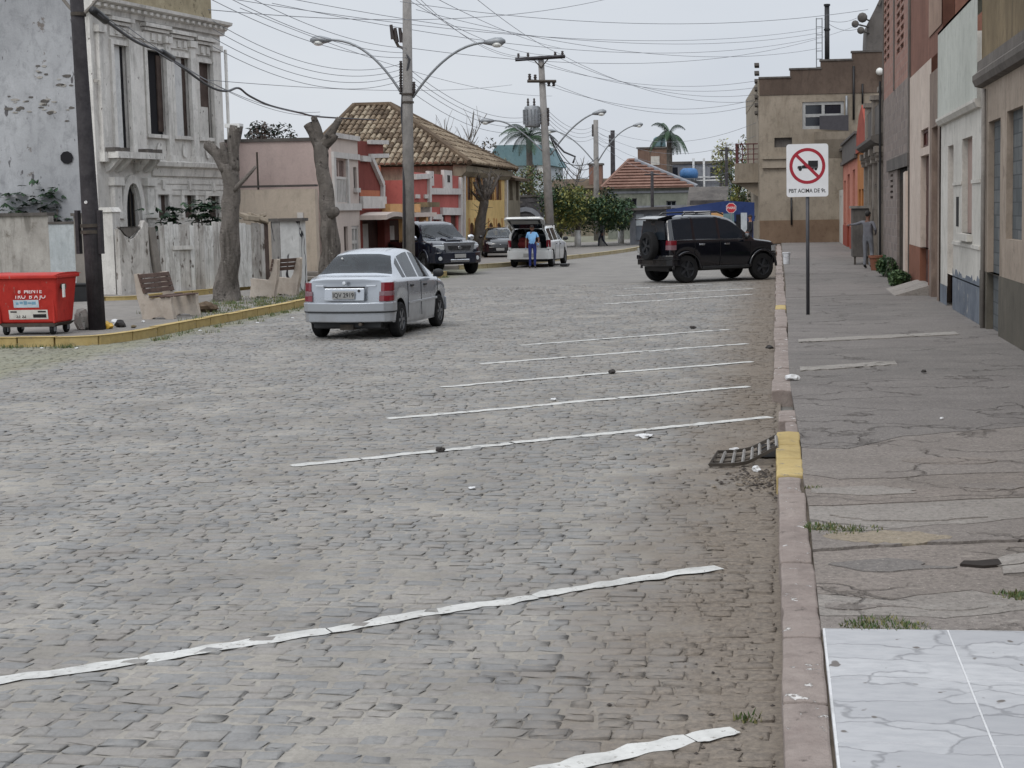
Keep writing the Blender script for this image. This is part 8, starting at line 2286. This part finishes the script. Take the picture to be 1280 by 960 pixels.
# --- litter
def crumple(name, label, px, py, s_, mat, z=0.0, cat='litter', group=None, flat=.45, n=14):
 p = gp(px, py, z); mb = MB()
 me_pts = []
 bm_ = bmesh.new(); bmesh.ops.create_icosphere(bm_, subdivisions=2, radius=1)
 sd = U(0, 90)
 for v in bm_.verts:
  k = 1 + .55 * mnoise.noise(v.co * 1.6 + Vector((sd, 0, 0))) + .25 * mnoise.noise(v.co * 4 + Vector((sd, 3, 0)))
  v.co = Vector((v.co.x * k * s_[0], v.co.y * k * s_[1], max(v.co.z * k * s_[2], -.6 * s_[2]) + .55 * s_[2])) * (1.0 if cat in ('bag', 'leaf heap') else .6)
 me = bpy.data.meshes.new(name); bm_.to_mesh(me); bm_.free(); me.materials.append(mat)
 o = bpy.data.objects.new(name, me); COL.objects.link(o); o.location = (p.x, p.y, z + .006); o.rotation_euler = (0, 0, U(0, 6))
 return tag(o, label, cat, group)
MW = plain('litter_white', S(206, 206, 206), .6); MY = plain('litter_yellow', S(206, 164, 60), .5); MK = plain('litter_dark', S(52, 48, 46), .8)
crumple('plastic_bag', 'white torn plastic bag on the kerb edge of the right pavement', 991, 475, (.09, .07, .04), MW, .14, 'bag')
crumple('paper_scrap', 'white star shaped paper scrap on the cobbles left of the grate', 805, 547, (.11, .13, .035), MW, 0, 'paper')
crumple('paper_scrap', 'white crumpled cup in the dirt just below the grate', 946, 590, (.05, .07, .05), MW, 0, 'paper')
crumple('paper_scrap', 'white wrapper lying on the drain grate', 918, 563, (.08, .03, .02), MW, .045, 'paper')
crumple('debris', 'dark lump beside the third long bay line', 765, 467, (.07, .09, .06), MK, 0, 'debris')
crumple('debris', 'small dark lump under the long bay line at the left', 550, 565, (.05, .07, .05), MK, 0, 'debris')
crumple('debris', 'dark clod on the cobbles near the farthest close bay line', 866, 411, (.09, .1, .05), MK, 0, 'debris')
crumple('debris', 'dark clod in the gutter by the kerb ahead of the sign', 962, 436, (.09, .1, .05), MK, 0, 'debris')
crumple('paper_scrap', 'white scrap on the cobbles above the fourth bay line', 692, 501, (.06, .06, .03), MW, 0, 'paper')
crumple('paper_scrap', 'small white scrap on the dark pavement slab', 1177, 524, (.03, .03, .015), MW, .147, 'paper')
crumple('debris', 'small dark lump on the pavement below the beige house', 1155, 466, (.05, .05, .035), MK, .147, 'debris')
crumple('trash_bag', 'grey white trash sack between the dumpster and the utility pole', 104, 412, (.16, .14, .23), weathered('sack', S(148, 144, 138), S(182, 178, 170), 6, patch=[(S(60, 56, 56), 8, .58, .64)]), ISL, 'bag')
p = gp(102, 383, .0); t = thing('crate', 'black crate standing behind the grey white trash sack', 'crate', (p.x, p.y, 0))
b = MB(); b.box(-.3, .3, -.2, .2, 0, .5); b.build('box', M['black'], t, bevel=.02); b = MB(); b.box(-.32, .32, -.22, .22, .5, .55); b.build('lid', M['black'], t, bevel=.01)
crumple('litter_bag', 'yellow plastic bag at the foot of the utility pole', 134, 411, (.12, .09, .08), MY, ISL, 'bag')
crumple('litter_bag', 'white plastic bag next to the yellow bag by the pole', 144, 407, (.10, .09, .07), MW, ISL, 'bag')
crumple('litter_bag', 'black crumpled bag right of the white bag by the pole', 151, 409, (.10, .09, .08), MK, ISL, 'bag')
crumple('debris', 'brown scrap on the island kerb right of the bags', 167, 410, (.08, .08, .05), M['leaf_dry'], ISL, 'debris')
crumple('paper_scrap', 'white scrap on the island near the first bench', 179, 403, (.05, .05, .03), MW, ISL, 'paper')
crumple('leaf_heap', 'brown heap of dead leaves between the bench and the near tree', 258, 390, (.26, .2, .12), weathered('dead_leaves', S(70, 58, 48), S(112, 96, 78), 14), ISL, 'leaf heap')
crumple('leaf_heap', 'low brown heap of dead leaves left of the bigger heap', 238, 391, (.16, .14, .06), bpy.data.materials['dead_leaves'], ISL, 'leaf heap')
for i, (px, py) in enumerate(((52, 436), (96, 436), (590, 612), (250, 414), (322, 404), (366, 398))):
 crumple('paper_scrap', 'tiny pale scrap on the cobbles along the yellow kerb' if i != 2 else 'tiny pale scrap amid the cobbles left of centre', px, py, (.05, .05, .02), MW, 0, 'paper', 'pale scraps along the yellow kerb' if i != 2 else None)
# --- white bucket on the kerb and shrubs by the wall
p = gp(983, 330, .14)
t = thing('bucket', 'white plastic bucket on the kerb in front of the black off-roader', 'bucket', p)
b = MB(); b.lathe([(.10, 0), (.125, .34), (.14, .36), (.14, .39), (.11, .39), (.10, .36)], 18); b.build('pail', plain('bucket_white', S(216, 218, 222), .35), t, smooth=True).modifiers.new('edge', 'EDGE_SPLIT')
b = MB(); b.tube([(.14 * math.cos(a), -.02 - .12 * math.sin(a), .34 - .1 * math.sin(a)) for a in [PI * i / 10 for i in range(11)]], .006, 4); b.build('handle', M['steel_gray'], t)
for px, py, w, h, lab in ((1110, 346, .42, .5, 'green weedy shrub at the foot of the brick house'), (1127, 357, .35, .34, 'low green weed clump right of the weedy shrub')):
 p = gp(px, py, .14); t = thing('shrub', lab, 'shrub', (min(p.x, XW - .3), p.y, .14))
 b = MB()
 for _ in range(9): limb((U(-.1, .1), U(-.2, .2), 0), (U(-.6, .6), U(-1, 1), 1.4), h, .012, 4, .2, b, 4)
 b.build('stem', M['bark'], t)
 foliage('foliage', [((U(-.15, .15), U(-w * 1.2, w * 1.2), h * U(.3, .75)), (w * .4, w * .9, h * .4)) for _ in range(9)], 1500, .055, [M['leaf_a'], M['leaf_b']], t)
# --- grey cabinet and red pot by the pink house
p = gp(1084, 330, .14)
t = thing('cabinet', 'grey metal cabinet against the wall of the salmon houses', 'cabinet', (2.75, 50.5, .14))
k = atY(1084, 258, 50.5)
b = MB(); b.box(-.34, .2, -.3, .6, .25, k.z - .2); b.build('housing', M['dark_concrete'], t, bevel=.02)
b = MB(); b.box(-.4, .24, -.36, .66, k.z - .2, k.z - .12); b.build('top', M['concrete'], t)
for x in (-.28, .12):
 b = MB(); b.box(x, x + .06, -.24, -.18, 0, .25); b.build('leg', M['dark_iron'], t)
p = gp(1088, 341, .14)
t = thing('flower_pot', 'reddish brown pot on the pavement beside the standing figure', 'pot', (2.9, 45.8, .14))
b = MB(); b.lathe([(.15, 0), (.2, .36), (.23, .37), (.23, .44), (.18, .44), (.17, .38)], 16); b.build('pot', M['brick_red'], t, smooth=True).modifiers.new('edge', 'EDGE_SPLIT')
b = MB(); b.lathe([(.175, .38), (.05, .40)], 12); b.build('soil', M['black_gap'], t)
# --- broom dropped by the wagon
p = gp(706, 333)
t = thing('broom', 'dark broom lying on the road beside the white station wagon', 'broom', (p.x, p.y, .02))
q0, q1 = gp(698, 322) - p, gp(706, 332) - p
b = MB(); b.tube([q0, q1], .02, 5); b.build('handle', M['wood_pole'], t); b = MB(); b.box(-.14, .14, -.3, .3, 0, .08); b.build('head', M['black'], t)
# ================================================================== PEOPLE
def person(label, base, rotz, height, J, mats, hair=True, group=None, seed=1):
 """one continuous skinned body; J overrides joint positions (metres for a 1.75 m figure, facing -Y)"""
 s = height / 1.75
 D = dict(pelvis=(0, .0, .95), waist=(0, 0, 1.08), chest=(0, .0, 1.30), neck=(0, .01, 1.47), head0=(0, -.01, 1.555), head1=(0, -.02, 1.64), head2=(0, -.01, 1.715), nose=(0, -.115, 1.615), nose0=(0, -.06, 1.62),
             shL=(.17, 0, 1.41), elL=(.22, .03, 1.13), wrL=(.23, -.06, .88), haL=(.235, -.08, .82), shR=(-.17, 0, 1.41), elR=(-.22, .03, 1.13), wrR=(-.23, -.06, .88), haR=(-.235, -.08, .82),
             hiL=(.095, 0, .90), knL=(.10, -.03, .50), anL=(.10, .02, .09), toL=(.12, -.15, .035), hiR=(-.095, 0, .90), knR=(-.10, -.03, .50), anR=(-.10, .02, .09), toR=(-.12, -.15, .035),
             earL=(.082, 0, 1.63), earR=(-.082, 0, 1.63))
 D.update(J)
 Rr = dict(pelvis=(.15, .11), waist=(.145, .105), chest=(.165, .115), neck=(.052, .055), head0=(.062, .07), head1=(.076, .092), head2=(.05, .062), nose=(.012, .012), nose0=(.03, .03), earL=(.014, .02), earR=(.014, .02),
              shL=(.062, .062), elL=(.045, .045), wrL=(.03, .026), haL=(.038, .018), hiL=(.088, .09), knL=(.06, .062), anL=(.042, .045), toL=(.036, .026))
 Rr.update(mats.get('radii', {}))
 E = [('pelvis', 'waist'), ('waist', 'chest'), ('chest', 'neck'), ('neck', 'head0'), ('head0', 'head1'), ('head1', 'head2'), ('head1', 'nose0'), ('nose0', 'nose'), ('head1', 'earL'), ('head1', 'earR')]
 for q in 'LR': E += [('chest', 'sh' + q), ('sh' + q, 'el' + q), ('el' + q, 'wr' + q), ('wr' + q, 'ha' + q), ('pelvis', 'hi' + q), ('hi' + q, 'kn' + q), ('kn' + q, 'an' + q), ('an' + q, 'to' + q)]
 names = list(D); P = {n: Vector(D[n]) for n in names}
 for q in 'LR':                                        # five unequal, curled fingers
  h = P['ha' + q]; d = (h - P['wr' + q]).normalized(); side = d.cross(Vector((1 if q == 'L' else -1, 0, .01))).normalized()
  for i in range(4):
   L = (.066, .078, .072, .056)[i]; o = side * (.030 - .020 * i)
   a = h + d * .018 + o; b_ = a + d * L * .6; c = b_ + (d * .5 + Vector((0, -.5, -.2))).normalized() * L * .5
   for k, pt in enumerate((a, b_, c)): P['f%s%d%d' % (q, i, k)] = pt; Rr['f%s%d%d' % (q, i, k)] = (.0095, .0095)
   E += [('ha' + q, 'f%s%d0' % (q, i)), ('f%s%d0' % (q, i), 'f%s%d1' % (q, i)), ('f%s%d1' % (q, i), 'f%s%d2' % (q, i))]
  a = P['wr' + q].lerp(h, .5) + side * .035; b_ = a + (side * .8 + d).normalized() * .04
  P['t%s0' % q] = a; P['t%s1' % q] = b_; Rr['t%s0' % q] = (.012, .012); Rr['t%s1' % q] = (.010, .010)
  E += [('wr' + q, 't%s0' % q), ('t%s0' % q, 't%s1' % q)]
 names = ['pelvis'] + [n for n in P if n != 'pelvis']; idx = {n: i for i, n in enumerate(names)}
 me = bpy.data.meshes.new('body'); me.from_pydata([P[n] for n in names], [(idx[a], idx[b]) for a, b in E], [])
 o = bpy.data.objects.new('body', me); COL.objects.link(o)
 o.modifiers.new('skin', 'SKIN');
 bm_ = bmesh.new(); bm_.from_mesh(me); lay = bm_.verts.layers.skin.verify()
 for v, n in zip(bm_.verts, names):
  k = n[:2] + 'L' if n[-1] == 'R' and n[:2] + 'L' in Rr and n[:-1] + 'L' in Rr else n
  r = Rr.get(n) or Rr.get(n[:-1] + 'L') or (.04, .04)
  v[lay].radius = r; v[lay].use_root = (n == 'pelvis')
 bm_.to_mesh(me); bm_.free()
 o.modifiers['skin'].use_smooth_shade = True
 ss = o.modifiers.new('sub', 'SUBSURF'); ss.levels = 2; ss.render_levels = 2
 dg = bpy.context.evaluated_depsgraph_get(); dg.update()
 m2 = bpy.data.meshes.new_from_object(o.evaluated_get(dg)); bpy.data.objects.remove(o)
 order = ['skin', 'shirt', 'trousers', 'shoes']
 m2.materials.clear()
 for k in order: m2.materials.append(mats[k])
 segs = [(P[a], P[b], a, b) for a, b in E]
 sl = mats.get('sleeve', .5)
 for f in m2.polygons:
  c = f.center; best = None
  for a, b_, na, nb in segs:
   ab = b_ - a; tt = max(0, min(1, (c - a).dot(ab) / max(ab.length_squared, 1e-9))); dd = (c - (a + ab * tt)).length
   if best is None or dd < best[0]: best = (dd, na, nb, tt)
  _, na, nb, tt = best
  key = na[:2] + nb[:2]
  m = 'shirt'
  if na.startswith(('head', 'nose', 'f', 't')) or nb.startswith(('head', 'nose', 'ear', 'ha')) : m = 'skin'
  if na == 'chest' and nb == 'neck': m = 'skin' if tt > .75 else 'shirt'
  if key == 'elwr': m = 'skin' if sl < 1.0 or tt > .92 else 'shirt'
  if key == 'shel': m = 'skin' if sl < .6 and tt > sl * 1.6 else 'shirt'
  if nb[:2] in ('hi', 'kn') or (na == 'pelvis' and nb == 'waist' and tt < .35): m = 'trousers'
  if key == 'knan': m = 'shoes' if tt > .93 else 'trousers'
  if key == 'anto': m = 'shoes'
  f.material_index = order.index(m)
 m2.shade_smooth()
 t = thing('person', label, 'person', base, rotz, group, s)
 ob = bpy.data.objects.new('body', m2); COL.objects.link(ob); ob.parent = t
 if hair:
  b = MB(); h1 = P['head1'] + Vector((0, .012, .02)); b.sphere(tuple(h1), (.088, .104, .098), 14, 10)
  b.f = [f for f in b.f if sum(b.v[i][2] for i in f) / len(f) > h1.z - .01 - .0 * 1 or sum(b.v[i][1] for i in f) / len(f) > h1.y + .03]
  b.mi = [0] * len(b.f); b.build('hair', M['hair'], t, smooth=True)
 for sx in (-.03, .03):
  b = MB(); c = P['head1'] + Vector((sx, -.088, .0)); b.sphere(tuple(c), (.011, .006, .007), 8, 5); b.build('eye', M['black_gap'], t)
 b = MB(); c = P['head0'] + Vector((0, -.072, .015)); b.sphere(tuple(c), (.022, .006, .006), 8, 5); b.build('mouth', M['brick_red'], t)
 return t
SK = M['skin']; SHOE = plain('shoe_dark', S(36, 34, 34), .6)
DK = plain('skin_dark', S(104, 72, 58), .6, grime=.05)
# man in light blue shirt by the wagon, facing the camera
p = gp(666, 335.5)
person('man in pale blue short sleeved shirt and royal blue trousers standing by the white wagon', (p.x, p.y, 0), math.radians(8), 1.56,
       dict(elL=(.27, -.02, 1.16), wrL=(.24, -.16, .98), haL=(.22, -.2, .93), elR=(-.25, .03, 1.12), wrR=(-.26, -.07, .88), haR=(-.26, -.09, .82), hiL=(.10, 0, .9), knL=(.10, -.03, .5), anL=(.09, .02, .09), toL=(.11, -.16, .035)),
       dict(skin=DK, shirt=plain('shirt_blue', S(128, 176, 220), .8, grime=.1), trousers=plain('trousers_blue', S(40, 52, 116), .8, grime=.2), shoes=SHOE, sleeve=.4,
   radii=dict(waist=(.165, .145), chest=(.175, .125), pelvis=(.16, .125))))
# person in black jacket behind the off-roader, seen in profile
p = atY(938, 300, 68)
person('person in black jacket standing behind the bonnet of the black off-roader', (p.x, 68, 0), math.radians(-70), 1.72,
       dict(elL=(.24, .0, 1.13), wrL=(.2, -.14, .96), haL=(.18, -.2, .94), elR=(-.24, .0, 1.13), wrR=(-.2, -.14, .96), haR=(-.18, -.2, .94)),
       dict(skin=SK, shirt=plain('jacket_black', S(24, 26, 34), .7), trousers=plain('trousers_dark', S(44, 46, 58), .8), shoes=SHOE, sleeve=1.0))
# figure in grey by the right hand wall, one arm out to the cabinet
p = gp(1092, 334, .14)
person('person in pale grey clothes standing by the wall with one arm stretched to the cabinet', (2.72, 46.9, .14), math.radians(152), 1.75,
       dict(shL=(.17, -.02, 1.42), elL=(.40, -.08, 1.36), wrL=(.62, -.12, 1.34), haL=(.69, -.13, 1.33), elR=(-.27, .04, 1.18), wrR=(-.2, -.14, 1.08), haR=(-.16, -.19, 1.06), knR=(-.1, -.08, .5), anR=(-.12, .06, .09), toR=(-.13, -.1, .035)),
       dict(skin=DK, shirt=plain('shirt_gray', S(104, 104, 110), .8, grime=.15), trousers=plain('trousers_gray', S(112, 114, 120), .8, grime=.2), shoes=SHOE, sleeve=1.0))
# walker in the distance
p = gp(779, 304, .0)
person('distant walker in dark trousers and grey top left of the booth', (p.x, min(p.y, 80.5), .0), math.radians(-80), 1.6,
       dict(knL=(.1, -.2, .52), anL=(.1, -.24, .1), toL=(.1, -.40, .05), knR=(-.1, .02, .5), anR=(-.1, .3, .14), toR=(-.1, .2, .04), elL=(.22, .1, 1.14), wrL=(.23, .04, .9), haL=(.23, .03, .84), elR=(-.22, -.06, 1.14), wrR=(-.23, -.22, .95), haR=(-.23, -.27, .91)),
       dict(skin=SK, shirt=plain('top_gray', S(128, 132, 140), .8), trousers=plain('trousers_slate', S(52, 56, 68), .8), shoes=SHOE, sleeve=1.0))
# ================================================================== OVERHEAD CABLES
def wire(label, a, c, sag, r=.008, mat='cable_thin', group='overhead cables'):
 A, B_ = Vector(a), Vector(c); n = 22; pts = []
 for i in range(n + 1):
  k = i / n; pts.append(A.lerp(B_, k) + Vector((0, 0, -4 * sag * k * (1 - k))))
 b = MB(); b.tube(pts, r, 5); o = b.build('overhead_cable', M[mat], None, smooth=True)
 return tag(o, label, 'cable', group)
Q = lambda x, y, Y: atY(x, y, Y)
# thick service cable from the wooden pole past the mansion to the far pollarded tree
pts = [Q(115, 12, 25.4), Q(133, 26, 26), Q(170, 52, 29), Q(202, 65, 31), Q(225, 82, 33), Q(262, 108, 36), Q(283, 114, 38), Q(298, 110, 40), Q(312, 120, 42), Q(338, 132, 45), Q(375, 141, 48), Q(400, 146, 51), Q(470, 150, 56)]
b = MB(); b.tube(resample(pts, 60), .03, 6); tag(b.build('service_cable', M['cable'], None, smooth=True), 'thick sagging black service cable running from the wooden pole past the mansion', 'cable')
for (p0, p1, lab) in ((Q(115, 12, 25.4), Q(133, 26, 26), 'black splice sleeve on the service cable next to the wooden pole'), (Q(202, 65, 31), Q(216, 73.5, 32.2), 'black splice sleeve on the service cable before the mansion windows')):
 b = MB(); b.tube([p0, p0.lerp(p1, .05), p0.lerp(p1, .95), p1], [.04, .075, .075, .04], 9); tag(b.build('cable_sleeve', M['black'], None, smooth=True), lab, 'cable sleeve')
for i, (x, y) in enumerate(((283, 108), (283, 104))):
 wire('thin cable beside the thick service cable in front of the mansion', Q(130 + i * 30, 20 + i * 14, 26 + i * 3), Q(400, 140 + 4 * i, 52), .5, group='cables beside the service cable')
# four cables from off the left top into the rack of the nearest lamp post
for y0, y1 in ((26, 80), (36, 87), (47, 94), (58, 101)):
 wire('thin cable coming from the upper left into the insulator rack of the nearest lamp post', Q(266, y0, 34), Q(501, y1, Y2), .55, group='cables into the lamp post rack')
for y0, y1 in ((-38, 60), (-22, 66), (-8, 72)):
 wire('thin cable from the top left corner to the head of the nearest lamp post', Q(250, y0, 30), Q(509, y1, Y2), .35, group='cables to the lamp post head')
# from the lamp post on to the pole with the transformer
for y0, y1 in ((80, 138), (87, 143), (94, 148), (107, 154)):
 wire('thin cable from the lamp post rack down to the transformer pole rack', Q(504, y0, Y2), Q(685, y1, Y3), .9, .009, group='cables between the two racks')
for y0, x1, y1 in ((15, 648, 72), (22, 660, 71), (30, 703, 69)):
 wire('thin cable from the lamp post head to the wooden crossarm', Q(511, y0 - 30, Y2), Q(x1, y1, Y3), .5, .009, group='cables to the crossarm')
# from that pole to the slim lamp posts and beyond
for k in range(4):
 wire('thin cable from the transformer pole to the slim two armed lamp post', Q(685, 138 + 5 * k, Y3), Q(741, 158 + 5 * k, 100), .5, .010, group='cables to the slim lamp post')
 wire('short thin cable between the slim lamp post and the slender dark one', Q(741, 158 + 5 * k, 100), Q(762, 171 + 4 * k, 112), .2, .010, group='cables between the slim lamp posts')
 wire('thin cable from the slim lamp post to the corner of the stepped building', Q(745, 158 + 6 * k, 100), Q(953, 150 + 16 * k, 84), 1.1 + .2 * k, .010, group='cables to the stepped building corner')
for k, (x, y) in enumerate(((648, 72), (660, 71), (694, 70), (703, 69))):
 wire('thin cable from the crossarm to the top of the stepped building', Q(x, y, Y3), Q(957 - 2 * k, 99 + 9 * k, 84), .8, .010, group='cables from the crossarm to the stepped building')
for k, (x, y, yy) in enumerate(((662, 98, 122), (690, 104, 128))): wire('thin cable from the lower crossarm to the side of the stepped building', Q(x, y, Y3), Q(953, yy, 84), 1.0, .010, group='cables from the lower crossarm')
# long spans across the street to the right hand roofs
HL = ['highest cable from the mansion side to the flue pipe on the stepped building', 'second cable under the highest one to the flue pipe', 'third cable from the mansion side, ending at the lattice mast',
      'cable from the lamp post top to the upper edge of the brick house', 'cable from the lamp post to the foot of the lattice mast', 'cable from the mansion roof down to the left of the transformer pole',
      'cable from the lamp post rack to the floodlights at the right', 'nearly level cable along the top edge left of centre', 'steep cable running to the left end of the crossarm', 'steep cable running to the right end of the crossarm', 'low level cable from the mansion past the lamp post towards the transformer']
for (x0, y0, Y0_, x1, y1, Y1_, s_) in ((285, -2, 40, 1032, 34, 83, .9), (300, -14, 40, 1030, 40, 83, 1.0), (340, 4, 42, 1026, 46, 83, 1.1), (500, 2, 46, 1085, 12, 60, .6), (520, 12, 48, 1026, 60, 83, .9),
                                      (300, 10, 40, 690, 120, 90, .6), (512, 60, Y2, 1076, 30, 90, 1.2), (260, 12, 34, 770, -4, 60, .5), (530, -10, 40, 700, 60, 78, .2), (590, -6, 44, 707, 70, 78, .2), (260, 100, 40, 640, 106, 85, .3)):
 wire(HL.pop(0), Q(x0, y0, Y0_), Q(x1, y1, Y1_), s_, .009, group='cables high over the street')
# bundle hanging right of the transformer pole
for k, (x0, y0, x1, y1, s_) in enumerate(((688, 170, 743, 205, .9), (688, 172, 740, 214, 1.3), (690, 176, 733, 222, .6), (700, 200, 748, 196, .4))):
 wire('drooping service cable right of the transformer pole', Q(x0, y0, Y3), Q(x1, y1, 100), s_, .024, 'cable', 'drooping service cables')
# cable dropping from the house fronts on the right
wire('short cable running from the antenna mast to the floodlights', Q(1030, 24, 83), Q(1072, 22, 91), .2, .012, group=None)
wire('second short cable from the flue pipe to the floodlight cluster', Q(1036, 30, 83), Q(1072, 36, 91), .2, .012, group=None)
